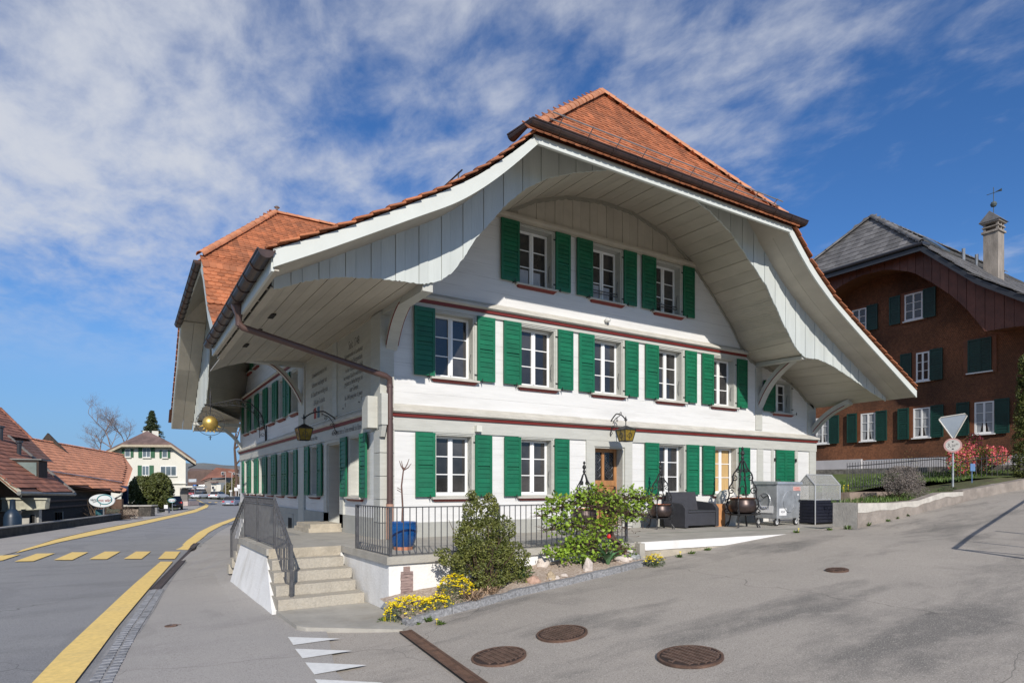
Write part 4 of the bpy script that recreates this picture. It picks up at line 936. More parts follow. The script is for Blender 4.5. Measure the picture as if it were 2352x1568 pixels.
# ---------------- cross gable facing the road
cup = [(4.1, 4.78), (5.5, 5.72), (6.55, 7.02), (7.1, 7.5)]; clo = [(4.3, 4.55), (5.6, 5.5), (6.7, 6.8), (7.3, 7.28)]
cupf = [(14.1, 7.5), (14.9, 6.95), (16.2, 5.97), (17.6, 5.1), (19.2, 3.95)]; clof = [(13.9, 7.28), (14.7, 6.72), (16.0, 5.75), (17.5, 4.87), (19.2, 3.68)]
def sheet_yz(lo, up, x, th, name, m):
    L_ = resample([(0, a, b) for a, b in lo], 24); U = resample([(0, a, b) for a, b in up], 24); mb = MB()
    mb.strip([(x, p.y, p.z) for p in L_], [(x, p.y, p.z) for p in U], th, (1, 0, 0)); mb.build(name, m, inn)
sheet_yz(clo, cup, -2.88, .04, 'bargeboard', M_barge); sheet_yz(clof, cupf, -2.88, .04, 'bargeboard', M_barge)
for lo in (clo, clof):
    for xa, xb in ((-2.84, -2.45), (-2.44, -2.05)):
        mb = MB(); P = resample([(0, a, b) for a, b in lo], 24); mb.strip([(xa, p.y, p.z) for p in P], [(xb, p.y, p.z) for p in P], .03); mb.build('verge_soffit', M_soffit, inn, smooth=True)
mb = MB(); mb.box((-2.88, 7.25, 7.28), (-2.84, 13.95, 7.44)); mb.build('eave_fascia', M_barge, inn); mb = MB(); mb.strip([(-2.84, 7.27, 7.30), (-2.84, 13.93, 7.30)], [(-2.05, 8.1, 8.15), (-2.05, 13.1, 8.15)], .03); mb.prism([(-2.84, 7.27, 7.3), (-2.05, 7.27, 7.3), (-2.05, 8.1, 8.15)], (0, 0, .03)); mb.prism([(-2.84, 13.93, 7.3), (-2.05, 13.93, 7.3), (-2.05, 13.1, 8.15)], (0, 0, .03)); mb.build('verge_soffit', M_soffit, inn)
ccurve = [(4.6, 4.55), (5.3, 4.62), (6.2, 4.72), (6.6, 4.78), (7.0, 5.2), (7.5, 5.9), (8.4, 6.9), (9.6, 7.5), (10.9, 7.65), (12.0, 7.2), (12.6, 6.8), (13.0, 6.1), (13.5, 5.1), (13.9, 4.5), (14.2, 4.25), (15.2, 4.3), (16.5, 4.1), (17.9, 3.85), (19.0, 3.6)]
def clow_top(y):
    if y < 7.2: return interp(clo, max(4.3, y))
    if y > 13.9: return interp(clof, y)
    return min(8.3, 7.5+min(y-7.2, 13.9-y)*.9)
XP = -2.03; y = 4.7; k = 0
while y < 18.85:
    w = .26 if k % 2 == 0 else .2; y1 = min(18.95, y+w); xx = XP-(.012 if k % 2 else 0); mb = MB(); n = 4
    ys_ = [y+.004+(y1-y-.008)*i/n for i in range(n+1)]; zb = [interp(ccurve, q)-.03-.02*abs(math.sin(q*3.14/.09)) for q in ys_]; zt = [max(clow_top(q)+.03, interp(ccurve, q)+.02) for q in ys_]
    for i in range(n): mb.hexa([(xx, ys_[i], zb[i]), (xx, ys_[i+1], zb[i+1]), (xx+.03, ys_[i+1], zb[i+1]), (xx+.03, ys_[i], zb[i])], [(xx, ys_[i], zt[i]), (xx, ys_[i+1], zt[i+1]), (xx+.03, ys_[i+1], zt[i+1]), (xx+.03, ys_[i], zt[i])])
    mb.build('panel_board', M_panelb, inn); y = y1; k += 1
CA = [Vector((XP+.032, y_, z_)) for y_, z_ in ccurve[3:15]]; CB = [Vector((XL, y_, z_)) for y_, z_ in lcurve if y_ >= 6.3][:-1]
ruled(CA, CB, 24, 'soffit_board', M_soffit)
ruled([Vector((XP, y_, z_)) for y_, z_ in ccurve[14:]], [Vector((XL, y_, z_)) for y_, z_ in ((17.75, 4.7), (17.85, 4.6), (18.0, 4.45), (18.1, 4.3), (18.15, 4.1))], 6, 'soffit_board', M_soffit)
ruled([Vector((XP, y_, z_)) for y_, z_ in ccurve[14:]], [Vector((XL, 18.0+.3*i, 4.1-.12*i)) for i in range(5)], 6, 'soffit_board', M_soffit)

# ------------------------------------------------------------------ terrace, steps, railings
SL = .12
def slab(poly, z1, z0, name, m, parent): mb = MB(); mb.prism([(x, y, z0) for x, y in poly], (0, 0, z1-z0)); return mb.build(name, m, parent)
ter = thing('terrace', 'raised stone-edged terrace with white plastered walls in front of the inn', 'terrace', (1, -1.5, -.9))
slab([(-1.34, -3.34), (3.80, -3.36), (3.80, -.0), (-.2, -.0), (-.2, -.9), (-1.34, -.9)], 0, -SL, 'floor_slab', M_slab, ter)
slab([(-2.66, -1.0), (-.205, -1.0), (-.205, 4.5), (-1.3, 4.5), (-1.3, 2.0), (-2.66, 2.0)], -.004, -SL-.004, 'landing_slab', M_slab, ter) if False else None
slab([(-2.66, -.995), (-1.345, -.995), (-1.345, 2.0), (-2.66, 2.0)], 0, -SL, 'landing_slab', M_slab, ter)
slab([(-1.34, -.895), (-.205, -.895), (-.205, 4.6), (-1.34, 4.6)], 0, -SL, 'landing_slab', M_slab, ter)
slab([(3.81, -3.40), (8.3, -3.60), (10.2, -3.62), (15.3, -3.0), (15.3, -.02), (3.81, -.02)], -.0, -.14, 'floor_slab', M_slab, ter)
mb = MB(); mb.prism([(-1.29, -3.28, -1.5), (3.76, -3.30, -1.5), (3.76, -2.9, -1.5), (-1.29, -2.9, -1.5)], (0, 0, 1.5-SL)); mb.prism([(-1.29, -2.9, -1.5), (-.9, -2.9, -1.5), (-.9, 4.5, -1.5), (-1.29, 4.5, -1.5)], (0, 0, 1.5-SL)); mb.build('terrace_wall', M_plaster, ter)
mb = MB(); mb.prism([(3.86, -3.44, -.17), (8.4, -3.635, -.17), (8.4, -3.55, -.17), (3.86, -3.35, -.17)], (0, 0, .165)); mb.build('kerb_face', M_plaster, ter)
mb = MB(); mb.prism([(3.81, -3.47, -.9), (8.4, -3.66, -.9), (8.4, -3.5, -.9), (3.81, -3.3, -.9)], (0, 0, .72)); mb.build('footing', M_stone, ter)
mb = MB(); mb.prism([(3.76, -3.50, -.55), (3.9, -3.50, -.55), (3.9, -3.30, -.55), (3.76, -3.30, -.55)], (0, 0, .53)); mb.build('end_stone', M_slab, ter)
# battered white wall left of the steps
mb = MB(); mb.hexa([(-2.86, -2.62, -1.1), (-2.88, 2.05, -1.15), (-2.55, 2.05, -1.15), (-2.55, -2.62, -1.1)], [(-2.62, -.78, -SL), (-2.62, 1.95, -SL), (-2.5, 1.95, -SL), (-2.5, -.78, -SL)]); mb.build('battered_wall', M_plaster, ter)
mb = MB(); mb.box((-2.5, -.98, -1.3), (-1.29, 1.9, -SL)); mb.build('core', M_plaster, ter)
mb = MB(); mb.box((-2.62, -1.02, -.17), (-1.37, -.9, -.002)); mb.build('top_step', M_stone, ter)
st = thing('stone_steps', 'worn granite steps rising from the pavement to the terrace', 'steps', (-2, -1.8, -.88))
for k in range(1, 5):
    y0 = -.98-.335*k; mb = MB(); z1 = -.17*k
    rr = random.Random(k); n = 10; xs = [-2.60-.035*k+(1.24+.035*k-.04*(k % 2))*i/n for i in range(n+1)]
    f = [y0-.03+rr.uniform(-.012, .012) for _ in xs]
    for i in range(n): mb.hexa([(xs[i], f[i], z1-.168), (xs[i+1], f[i+1], z1-.168), (xs[i+1], -.95, z1-.168), (xs[i], -.95, z1-.168)], [(xs[i], f[i]+.012, z1+rr.uniform(-.003, .003)), (xs[i+1], f[i+1]+.012, z1), (xs[i+1], -.95, z1), (xs[i], -.95, z1)])
    mb.build('step', M_step, st)
slab([(-2.76, -2.30), (-2.74, -3.55), (-2.66, -3.72), (-1.58, -4.55), (-1.30, -4.25), (-1.30, -2.30)], -.85, -1.15, 'platform', M_slab, st)
for k in range(1, 5): mb = MB(); mb.box((-2.62-.03*k, 1.98+.3*(k-1)+.002, -.17*k-.2), (-1.5, 1.98+.3*k+.0, -.17*k)); mb.build('step', M_step, st)
mb = MB(); mb.box((-1.05, 2.55, .002), (-.26, 4.0, .10)); mb.box((-1.0, 2.6, .10), (-.26, 3.95, .2)); tag(mb.build('door_step', M_stone), 'low double stone step in front of the side door', 'step')
M_greenline = mat('green_edge', (.06, .13, .07), .8)
mb = MB(); mb.strip([(5.6, -1.75, .004), (11.5, -3.0, .004)], [(5.6, -1.79, .004), (11.5, -3.04, .004)]); mb.build('painted_line', M_greenline, ter)
# plaque on the wall corner
pq = thing('wall_plaque', 'narrow weathered brown plaque on the white terrace wall by the yellow flowers', 'plaque', (-.99, -3.30, -.62))
mb = MB(); M_pl = mat('brown_plaque', (.30, .215, .195), .8, .5, 14, .6, 30, stretch=(.6, .6, 5), rndv=.1)
for i in range(9): mb = MB(); mb.box((-1.10+.003*(i % 3), -3.315-.004*(i % 2), -.66+.046*i), (-.90, -3.28, -.66+.046*i+.043)); mb.build('strip', M_pl, pq)
mb = MB(); mb.box((-1.05, -3.312, -.245), (-.95, -3.28, -.17)); mb.build('emblem', M_pl, pq)

def railing(t, pts, h, sp, post_at=(0, -1), low=.10, bar_h=None, name='bar'):
    """top and bottom rails along pts (feet), upright bars as parts"""
    pts = [Vector(p) for p in pts]; up = Vector((0, 0, 1))
    for a, b in zip(pts, pts[1:]):
        d = (b-a); L = d.length
        mb = MB(); mb.hexa(*[[a+up*z+Vector(s), b+up*z+Vector(s), b+up*z+Vector(s2), a+up*z+Vector(s2)] for z, s, s2 in ((h-.018, (-.018, -.0, 0), (.018, 0, 0)), (h, (-.018, 0, 0), (.018, 0, 0)))]) if abs(d.y) > abs(d.x) else mb.hexa([a+up*(h-.018)+Vector((0, -.018, 0)), b+up*(h-.018)+Vector((0, -.018, 0)), b+up*(h-.018)+Vector((0, .018, 0)), a+up*(h-.018)+Vector((0, .018, 0))], [a+up*h+Vector((0, -.018, 0)), b+up*h+Vector((0, -.018, 0)), b+up*h+Vector((0, .018, 0)), a+up*h+Vector((0, .018, 0))])
        mb.build('top_rail', M_railm, t)
        if low is not None: mb = MB(); mb.tube([a+up*low, b+up*low], .009, 5); mb.build('bottom_rail', M_railm, t)
        n = max(1, int(round(L/sp)))
        for i in range(1, n):
            p = a.lerp(b, i/n); mb = MB(); mb.tube([p+up*(low or 0), p+up*(h-.01)], .0085, 5); mb.build('bar', M_railm, t)
    for i in post_at:
        p = pts[i]; mb = MB(); mb.box((p.x-.022, p.y-.022, p.z), (p.x+.022, p.y+.022, p.z+h+.004)); mb.build('post', M_railm, t)
rl = thing('iron_railing', 'plain iron railing along the front edge of the terrace by the blue pot', 'railing', (1, -3.25, 0))
railing(rl, [(-1.28, -1.70, 0), (-1.26, -3.27, 0), (.70, -3.27, 0), (3.62, -3.27, 0)], .77, .112, (0, 1, 2, 3), .02)
rs = thing('stair_railing', 'ornamental grey iron railing around the stair landing and down both flights', 'railing', (-2.5, 0, 0))
def orn(t, a, b, h, sp, n=None):
    a = Vector(a); b = Vector(b); d = b-a; L = Vector((d.x, d.y, 0)).length; up = Vector((0, 0, 1)); n = int(L/sp)
    for z, r in ((h, .018), (h-.13, .009), (.05, .011)):
        mb = MB(); mb.tube([a+up*z, b+up*z], r, 6); mb.build('rail', M_railm, t)
    for i in range(n+1):
        p = a.lerp(b, i/n); mb = MB(); mb.box(tuple(p+Vector((-.007, -.007, .05))), tuple(p+Vector((.007, .007, h-.13)))); mb.build('bar', M_railm, t)
        if i < n:
            q = a.lerp(b, (i+1)/n); mb = MB()
            mb.tube([p.lerp(q, .5-.5*math.cos(u))+up*(h-.065+.05*math.sin(u*2)) for u in [math.pi*j/8 for j in range(9)]], .007, 4)
            mb.tube([p.lerp(q, .5+.5*math.cos(u))+up*(h-.065+.05*math.sin(u*2)) for u in [math.pi*j/8 for j in range(9)]], .007, 4); mb.build('scroll', M_railm, t)
    for p in (b,): mb = MB(); mb.box((p.x-.02, p.y-.02, p.z), (p.x+.02, p.y+.02, p.z+h+.03)); mb.build('post', M_railm, t)
orn(rs, (-2.52, -.98, 0), (-2.52, .60, 0), .88, .10); orn(rs, (-2.52, .66, 0), (-2.52, 2.05, 0), .88, .10)
orn(rs, (-2.52, -.98, 0), (-2.50, -2.15, -.88), 1.0, .10) if False else None
def orn_slope(t, a, b, ha, hb, zb=None):
    a = Vector(a); b = Vector(b); n = 11; up = Vector((0, 0, 1))
    for f in (0, .14): mb = MB(); mb.tube([a+up*(ha-f), b+up*(hb-f)], .018 if f == 0 else .009, 6); mb.build('rail', M_railm, t)
    mb = MB(); mb.tube([a+up*.05, b+up*.09], .011, 6); mb.build('rail', M_railm, t)
    for i in range(1, n):
        p = a.lerp(b, i/n); h = ha+(hb-ha)*i/n; mb = MB(); mb.box(tuple(p+Vector((-.007, -.007, .06))), tuple(p+Vector((.007, .007, h-.14)))); mb.tube([p+up*(h-.14), p+up*(h-.07)+(b-a)/n*.4, p+up*h], .007, 4); mb.tube([p+up*(h-.14), p+up*(h-.07)-(b-a)/n*.4, p+up*h], .007, 4); mb.build('bar', M_railm, t)
    mb = MB(); mb.box((a.x-.024, a.y-.024, a.z), (a.x+.024, a.y+.024, a.z+ha+.03)); mb.build('post', M_railm, t) if a.y < 0 else None
    mb = MB(); mb.box((b.x-.022, b.y-.022, b.z), (b.x+.022, b.y+.022, b.z+hb+.02)); mb.build('post', M_railm, t)
orn_slope(rs, (-2.52, -.98, 0), (-2.50, -2.16, -.86), .88, 1.0)
orn_slope(rs, (-2.52, 2.05, 0), (-2.62, 3.35, -.85), .88, .95)

# flower bed with granite kerb
kp = [onG(*p) for p in [(935, 1440), (1020, 1413), (1110, 1391), (1200, 1366), (1290, 1346), (1390, 1322), (1488, 1297)]]
bed = thing('flower_bed', 'gravelly flower bed with a rough granite kerb below the terrace wall', 'flower bed', kp[3])
kk = resample(kp, 60)
for i in range(0, 59):
    pass
segs = [(0, 9), (9, 19), (19, 30), (30, 41), (41, 50), (50, 59)]
for a, b in segs:
    mb = MB()
    for i in range(a, b):
        P = [kk[i], kk[i+1]]; d = (P[1]-P[0]); d.z = 0; d.normalize(); q = Vector((-d.y, d.x, 0)); lo = []; hi = []
        for p in (P[0] if i > a else P[0]+d*.006, P[1] if i < b-1 else P[1]-d*.006):
            g = G(p.x, p.y); j = .012*noise.noise(p*7); lo.append((p+q*0, g)); hi.append((p+q*(.02+j), g+.10+j))
        mb.hexa([(lo[0][0].x, lo[0][0].y, lo[0][1]-.1), (lo[1][0].x, lo[1][0].y, lo[1][1]-.1), tuple(lo[1][0]+q*.15+Vector((0, 0, lo[1][1]-.1-lo[1][0].z))), tuple(lo[0][0]+q*.15+Vector((0, 0, lo[0][1]-.1-lo[0][0].z)))],
                [(hi[0][0].x, hi[0][0].y, hi[0][1]), (hi[1][0].x, hi[1][0].y, hi[1][1]), tuple(Vector((*(hi[1][0]+q*.11).xy, hi[1][1]))), tuple(Vector((*(hi[0][0]+q*.11).xy, hi[0][1])))])
    mb.build('kerb_stone', M_granite, bed)
M_gravel = mat('bed_gravel', (.28, .20, .15), .95, .3, 26, 1.0, 45, col2=(.52, .44, .36))
def bedz(x, y):
    # height of the bed surface: from the kerb up to the wall
    best = min(kk, key=lambda p: abs(p.x-x)); t = min(1, max(0, (y-best.y)/max(.1, -3.28-best.y))); g = G(best.x, best.y)
    return g+.07+t*.18+.025*noise.noise(Vector((x*3, y*3, 0)))
A = [];B = []
mb = MB(); cols = 60; rows = 8; vs = []
for i in range(cols+1):
    f = i/cols; p = kk[min(59, int(f*59))]; 
    for j in range(rows+1):
        y = p.y+.08+(-3.27-p.y-.08)*j/rows; vs.append((p.x, y, bedz(p.x, y)))
mb.add(vs, [(i*(rows+1)+j, (i+1)*(rows+1)+j, (i+1)*(rows+1)+j+1, i*(rows+1)+j+1) for i in range(cols) for j in range(rows)]); mb.build('soil', M_gravel, bed, smooth=2)

mb = MB(); e0 = kk[0]; mb.hexa([(e0.x-.02, e0.y, e0.z-.1), (e0.x+.12, e0.y+.02, e0.z-.1), (-1.17, -3.29, e0.z-.1), (-1.29, -3.29, e0.z-.1)], [(e0.x-.01, e0.y, e0.z+.09), (e0.x+.11, e0.y+.02, e0.z+.09), (-1.17, -3.29, e0.z+.19), (-1.27, -3.29, e0.z+.19)]); mb.build('kerb_stone', M_granite, bed)
# ------------------------------------------------------------------ plants
def leaf_mat(name, c1, c2, rough=.55, tr=.25):
    m = mat(name, c1, rough, col2=c2, scale=6, rndv=.35, blo=.3, bhi=.7); b = m.node_tree.nodes['Principled BSDF']
    b.inputs['Subsurface Weight'].default_value = 0
    return m
M_box = leaf_mat('box_leaf', (.048, .070, .015), (.19, .195, .04)); M_vine = leaf_mat('vine_leaf', (.09, .165, .012), (.26, .37, .03)); M_twig = mat('vine_wood', (.10, .062, .045), .9, .4, 9, .8, 40)
M_yew = leaf_mat('yew_leaf', (.035, .058, .012), (.12, .125, .03)); M_grass = leaf_mat('grass_blade', (.05, .10, .015), (.11, .17, .03)); M_dry = leaf_mat('dry_stalk', (.30, .20, .13), (.42, .30, .2)); M_tulip = leaf_mat('tulip_leaf', (.055, .14, .055), (.11, .22, .10))
M_yel = mat('yellow_petal', (.88, .70, .01), .6, .1, 20, rndv=.1); M_redp = mat('red_petal', (.65, .02, .015), .5, .1); M_pink = mat('pink_petal', (.50, .06, .09), .6, .2, 20, rndv=.25, col2=(.70, .17, .17))
def leaves(mb, c, r, n, size, rg, flat=.0, asp=.55, shell=.5, keep=None):
    cx, cy, cz = c; rx, ry, rz = r; i = 0; tries = 0
    while i < n and tries < n*8:
        tries += 1
        u = Vector((rg.gauss(0, 1), rg.gauss(0, 1), rg.gauss(0, 1)))
        if u.length < 1e-3: continue
        u.normalize(); k = rg.random()**(1/3.) if rg.random() > shell else rg.uniform(.72, 1.02)
        p = Vector((cx+u.x*rx*k, cy+u.y*ry*k, cz+u.z*rz*k))
        nv = noise.noise(p*(2.2/max(rx, rz)))+.45*noise.noise(p*(6/max(rx, rz)))
        if nv < -.10+flat*.0 and k > .55: continue
        if keep and not keep(p): continue
        a = Vector((rg.gauss(0, 1), rg.gauss(0, 1), rg.gauss(0, .8)+.2)).normalized(); b = a.cross(Vector((rg.gauss(0, 1), rg.gauss(0, 1), rg.gauss(0, 1)))).normalized()
        s = size*rg.uniform(.6, 1.25); a *= s*.5; b *= s*.5*asp; nn = a.cross(b).normalized()*s*.12
        mb.add([p-a, p+b+nn, p+a, p-b+nn], [(0, 1, 2, 3)], rg.random()*.999+.0005); i += 1
def twigs(mb, base, n, L, r, rg, spread=.6, up=1., seg=4, droop=0.):
    for _ in range(n):
        p = Vector(base); d = Vector((rg.gauss(0, spread), rg.gauss(0, spread), up)).normalized(); pts = [p.copy()]; l = L*rg.uniform(.5, 1)
        for k in range(seg): d = (d+Vector((rg.gauss(0, .22), rg.gauss(0, .22), rg.gauss(0, .15)-droop))).normalized(); p = p+d*l/seg; pts.append(p.copy())
        mb.tube(pts, [r*(1-.8*i/seg) for i in range(seg+1)], 4, False)
def plant(name, label, cat, base, fol, wood=None, group=None):
    t = thing(name, label, cat, base, 0, group)
    for nm, mb, m in fol: 
        o = mb.build(nm, m, t); o['kind'] = 'stuff'
    if wood: wood[0].build('stems', wood[1], t)
    return t
# boxwood
rg = random.Random(3); bb = Vector((.18, -3.82, bedz(.18, -3.82)-.02)); mb = MB()
for c, r, n in [((0, 0, .42), (.56, .36, .46), 3400), ((-.05, .02, .85), (.42, .30, .40), 2200), ((-.24, 0, 1.25), (.15, .14, .44), 1000), ((.09, .02, 1.25), (.17, .15, .38), 900), ((.36, .05, 1.0), (.22, .2, .26), 650), ((.45, 0, .55), (.36, .28, .26), 1100), ((-.55, -.02, .55), (.26, .2, .12), 420), ((-.42, 0, .95), (.14, .14, .26), 330), ((-.75, 0, .68), (.14, .12, .08), 130), ((.62, 0, .25), (.26, .2, .24), 600)]:
    leaves(mb, bb+Vector((c[0]-.06, c[1], c[2]*.95)), (r[0]*1.08, r[1], r[2]*.95), int(n*1.75), .038, rg, asp=.7)
wd = MB(); twigs(wd, bb, 26, 1.35, .018, rg, .28)
plant('box_shrub', 'tall loose box shrub growing against the terrace wall beside the yellow flowers', 'shrub', bb, [('foliage', mb, M_box)], (wd, M_twig))
# vine on the railing
rg = random.Random(5); mb = MB(); wd = MB(); leaves(mb, Vector((1.75, -3.62, -.02)), (.42, .16, .16), 150, .07, rg, asp=.85); leaves(mb, Vector((2.1, -3.68, -.18)), (.5, .16, .14), 120, .07, rg, asp=.85); vb = Vector((3.25, -3.55, bedz(3.2, -3.55)))
trunk = [vb, vb+Vector((-.05, .02, .18)), vb+Vector((-.18, .08, .38)), vb+Vector((-.28, .05, .62)), vb+Vector((-.20, 0, .85)), vb+Vector((-.28, .02, 1.05))]
wd.tube(trunk, [.075, .065, .055, .05, .04, .03], 8)
arms = [[(-.28, .05, .55), (-.7, .1, .52), (-1.2, .05, .62), (-1.65, 0, .55)], [(-.25, 0, .8), (-.6, -.05, .95), (-1.1, .02, 1.0), (-1.6, -.02, .92), (-1.8, 0, .8)], [(-.28, .0, 1.0), (-.05, 0, 1.1), (.35, -.05, 1.1), (.65, 0, 1.05)], [(-.2, 0, .85), (.15, -.03, .8), (.45, 0, .75)], [(-.28, 0, 1.0), (-.55, 0, 1.15), (-1.0, .02, 1.12)], [(-.28, .05, .62), (-.8, -.08, .3), (-1.3, -.1, .22)], [(.02, 0, .1), (-.5, -.1, .12), (-.9, -.1, .2)]]
for a in arms:
    c = smooth_curve([vb+Vector(p) for p in a], 12, 1); wd.tube(c, [.03*(1-.7*i/11) for i in range(12)], 6)
    for p in c: twigs(wd, p, 16, .36, .007, rg, 1.0, .15, 3); leaves(mb, p+Vector((0, 0, .04)), (.19, .16, .17), 18, .062, rg, asp=.85, shell=.5)
    for p in c[::2]: leaves(mb, p+Vector((0, -.08, .05)), (.27, .2, .22), 22, .07, rg, asp=.85, shell=.7)
for c, r, n in [((-1.55, -.05, .85), (.30, .22, .42), 170), ((-1.2, -.05, .25), (.45, .2, .17), 150), ((.55, 0, 1.0), (.22, .2, .2), 80), ((-1.0, 0, 1.12), (.6, .2, .14), 130), ((-.9, 0, .62), (.6, .2, .3), 60)]: leaves(mb, vb+Vector(c), r, n, .085, rg, asp=.85, shell=.2)
for i in range(170):
    p = vb+Vector((rg.uniform(-1.3, .45), rg.uniform(-.12, .12), rg.uniform(.35, 1.05))); twigs(wd, p, 1, .3, .006, rg, 1.2, 0, 4)
plant('vine', 'gnarled vine with fresh lime green leaves trained along the terrace railing', 'vine', vb, [('foliage', mb, M_vine)], (wd, M_twig))
# basket-of-gold cushions
def cushion(base, r, n, fl, label, seed):
    rg = random.Random(seed); mb = MB(); f = MB(); base = Vector(base)
    leaves(mb, base+Vector((0, 0, r[2]*.3)), (r[0], r[1], r[2]*.75), n, .045, rg, asp=.3)
    for _ in range(fl):
        a = rg.uniform(0, 6.283); k = math.sqrt(rg.random()); p = base+Vector((r[0]*k*math.cos(a), r[1]*k*math.sin(a), r[2]*(.35+.75*math.sqrt(max(0, 1-k*k)))+rg.uniform(-.03, .03)))
        for _ in range(6):
            q = p+Vector((rg.gauss(0, .014), rg.gauss(0, .014), rg.gauss(0, .008))); s = .0135; d = Vector((rg.gauss(0, .4), rg.gauss(0, .4), 1)).normalized(); u = d.orthogonal().normalized()*s; v = d.cross(u)
            f.add([q-u, q+v, q+u, q-v], [(0, 1, 2, 3)], rg.random())
    wd = MB(); twigs(wd, base, 30, r[2]*1.1, .004, rg, .9)
    plant('yellow_flowers', label, 'flowers', base, [('foliage', mb, leaf_mat('grey_leaf', (.07, .10, .05), (.13, .16, .08))), ('blossom', f, M_yel)], (wd, M_grass), 'cushions of yellow spring flowers')
def bp(x, y): return Vector((x, y, bedz(x, y)))
cushion(onG(952, 1424)+Vector((0, .12, .03)), (.40, .26, .27), 1500, 190, 'leftmost yellow flower cushion below the brown plaque', 11)
cushion(onG(1012, 1408)+Vector((0, .10, .03)), (.26, .24, .2), 800, 70, 'sparser yellow flower cushion in the middle of the row', 12)
cushion(onG(1058, 1393)+Vector((0, .16, .03)), (.32, .28, .40), 1500, 170, 'tallest yellow flower cushion, against the box shrub', 13)
cushion(onG(1515, 1300)+Vector((.0, .12, 0)), (.20, .18, .19), 600, 60, 'small round cushion of yellow flowers at the far end of the granite kerb', 14)
def tuft(base, label, seed, n=60, L=.14, m=None, name='weed', cat='plant', w=.012, group=None, fl=0):
    rg = random.Random(seed); mb = MB(); base = Vector(base)
    for _ in range(n):
        a = rg.uniform(0, 6.28); d = Vector((math.cos(a)*rg.uniform(.2, 1), math.sin(a)*rg.uniform(.2, 1), rg.uniform(.35, 1.1))).normalized(); l = L*rg.uniform(.5, 1.2); s = Vector((-math.sin(a), math.cos(a), 0))*w; o = base+Vector((rg.gauss(0, L*.25), rg.gauss(0, L*.25), 0))
        m1 = o+d*l*.55; e = o+d*l+Vector((0, 0, -l*.25)); mb.add([o-s*.5, o+s*.5, m1+s, m1-s], [(0, 1, 2, 3)], rg.random()); mb.add([m1-s, m1+s, e], [(0, 1, 2)], rg.random())
    t = thing(name, label, cat, base, 0, group); o = mb.build('foliage', m or M_grass, t); o['kind'] = 'stuff'
    if fl:
        f = MB()
        for _ in range(fl):
            p = base+Vector((rg.gauss(0, L*.5), rg.gauss(0, L*.5), L*rg.uniform(.7, 1.2))); f.lathe([(.002, -.01), (.022, 0), (.018, .012), (.002, .014)], p, 7); f.tube([Vector((p.x, p.y, base.z)), p], .003, 4)
        f.build('blossom', M_yel, t)
tuft(onG(885, 1428), 'dandelion clump at the corner of the stair platform', 21, 70, .13, fl=4, name='dandelion')
tuft(onG(935, 1436), 'small green weed at the near end of the granite kerb', 22, 50, .10, fl=1)
tuft(onG(985, 1425), 'green weed growing out of the kerb foot below the cushions', 23, 50, .10)
tuft(onG(960, 1432), 'tiny weed between two others at the kerb foot', 24, 30, .07)
tuft(bp(-.25, -4.1), 'clump of dry brown stalks between the yellow cushions', 25, 120, .26, M_dry, 'dry_stalks')
tuft(bp(.1, -4.05), 'clump of dry brown stalks right of the tallest yellow cushion', 26, 90, .2, M_dry, 'dry_stalks')
tuft(bp(-.7, -3.85), 'clump of dry brown stalks behind the sparser cushion', 27, 60, .18, M_dry, 'dry_stalks')
for i, (px, py) in enumerate([(1012, 1432), (1560, 1278), (1590, 1270), (1625, 1262), (1950, 1214), (1990, 1206), (2040, 1196), (2085, 1185), (2130, 1175), (2180, 1160), (1830, 1222), (1905, 1216), (2060, 1190), (2110, 1180)]):
    tuft(onG(px, py), ['weed with a yellow flower at the kerb foot', 'weed with yellow flowers at the white kerb', 'second weed along the white kerb', 'third weed along the white kerb', 'grass tuft at the corner of the concrete wall', 'grass tuft just right of the concrete wall corner', 'low tuft under the first wall section', 'green tuft below the grey bush', 'tuft below the right side of the grey bush', 'tuft near the upper end of the retaining wall', 'flat green weed at the edge of the concrete slab', 'moss tuft beside the concrete wall corner', 'thin tuft in the wall foot joint', 'second thin tuft in the wall foot joint'][i], 40+i, 45, .09 if i not in (4, 5) else .16, fl=1 if i in (0, 1, 10) else 0)
def tulip(base, label, seed, n, fl=0, L=.32):
    rg = random.Random(seed); t = thing('tulip_plant', label, 'plant', base, 0, 'tulip plants in the bed'); base = Vector(base)
    for _ in range(n):
        a = rg.uniform(0, 6.28); out = rg.uniform(.35, .9); l = L*rg.uniform(.7, 1.1); w = rg.uniform(.028, .045); mb = MB(); s = Vector((-math.sin(a), math.cos(a), 0)); D = Vector((math.cos(a), math.sin(a), 0)); A = []; B = []
        for k in range(6):
            f = k/5; c = base+D*(l*out*f**1.3+.02)+Vector((0, 0, l*(1.25*f-.75*f*f*out*1.3))); ww = w*math.sin(math.pi*(.12+.88*f))+.001; A.append(c-s*ww+Vector((0, 0, .012))); B.append(c+s*ww+Vector((0, 0, .012)))
        C = [(p+q)/2-Vector((0, 0, .012)) for p, q in zip(A, B)]; mb.strip(A, C); mb.strip(C, B); mb.build('leaf', M_tulip, t, smooth=2)
    if fl:
        p = base+Vector((.02, 0, .47)); mb = MB(); mb.tube([base, p], .006, 5); mb.build('stem', M_tulip, t); mb = MB()
        mb.lathe([(.006, 0), (.034, .02), (.04, .05), (.026, .085), (.02, .08)], p, 8); mb.build('blossom', M_redp, t, smooth=True)
tulip(onG(1205, 1352, .12)+Vector((0, .12, 0)), 'tulip leaves beside the box shrub, without a flower', 31, 13, 0, .34)
tulip(onG(1338, 1318, .12)+Vector((0, .12, 0)), 'small tulip clump left of the white boulder', 32, 7, 0, .26)
tulip(onG(1405, 1312, .12)+Vector((0, .1, 0)), 'largest tulip clump with a single red flower', 33, 22, 1, .42)
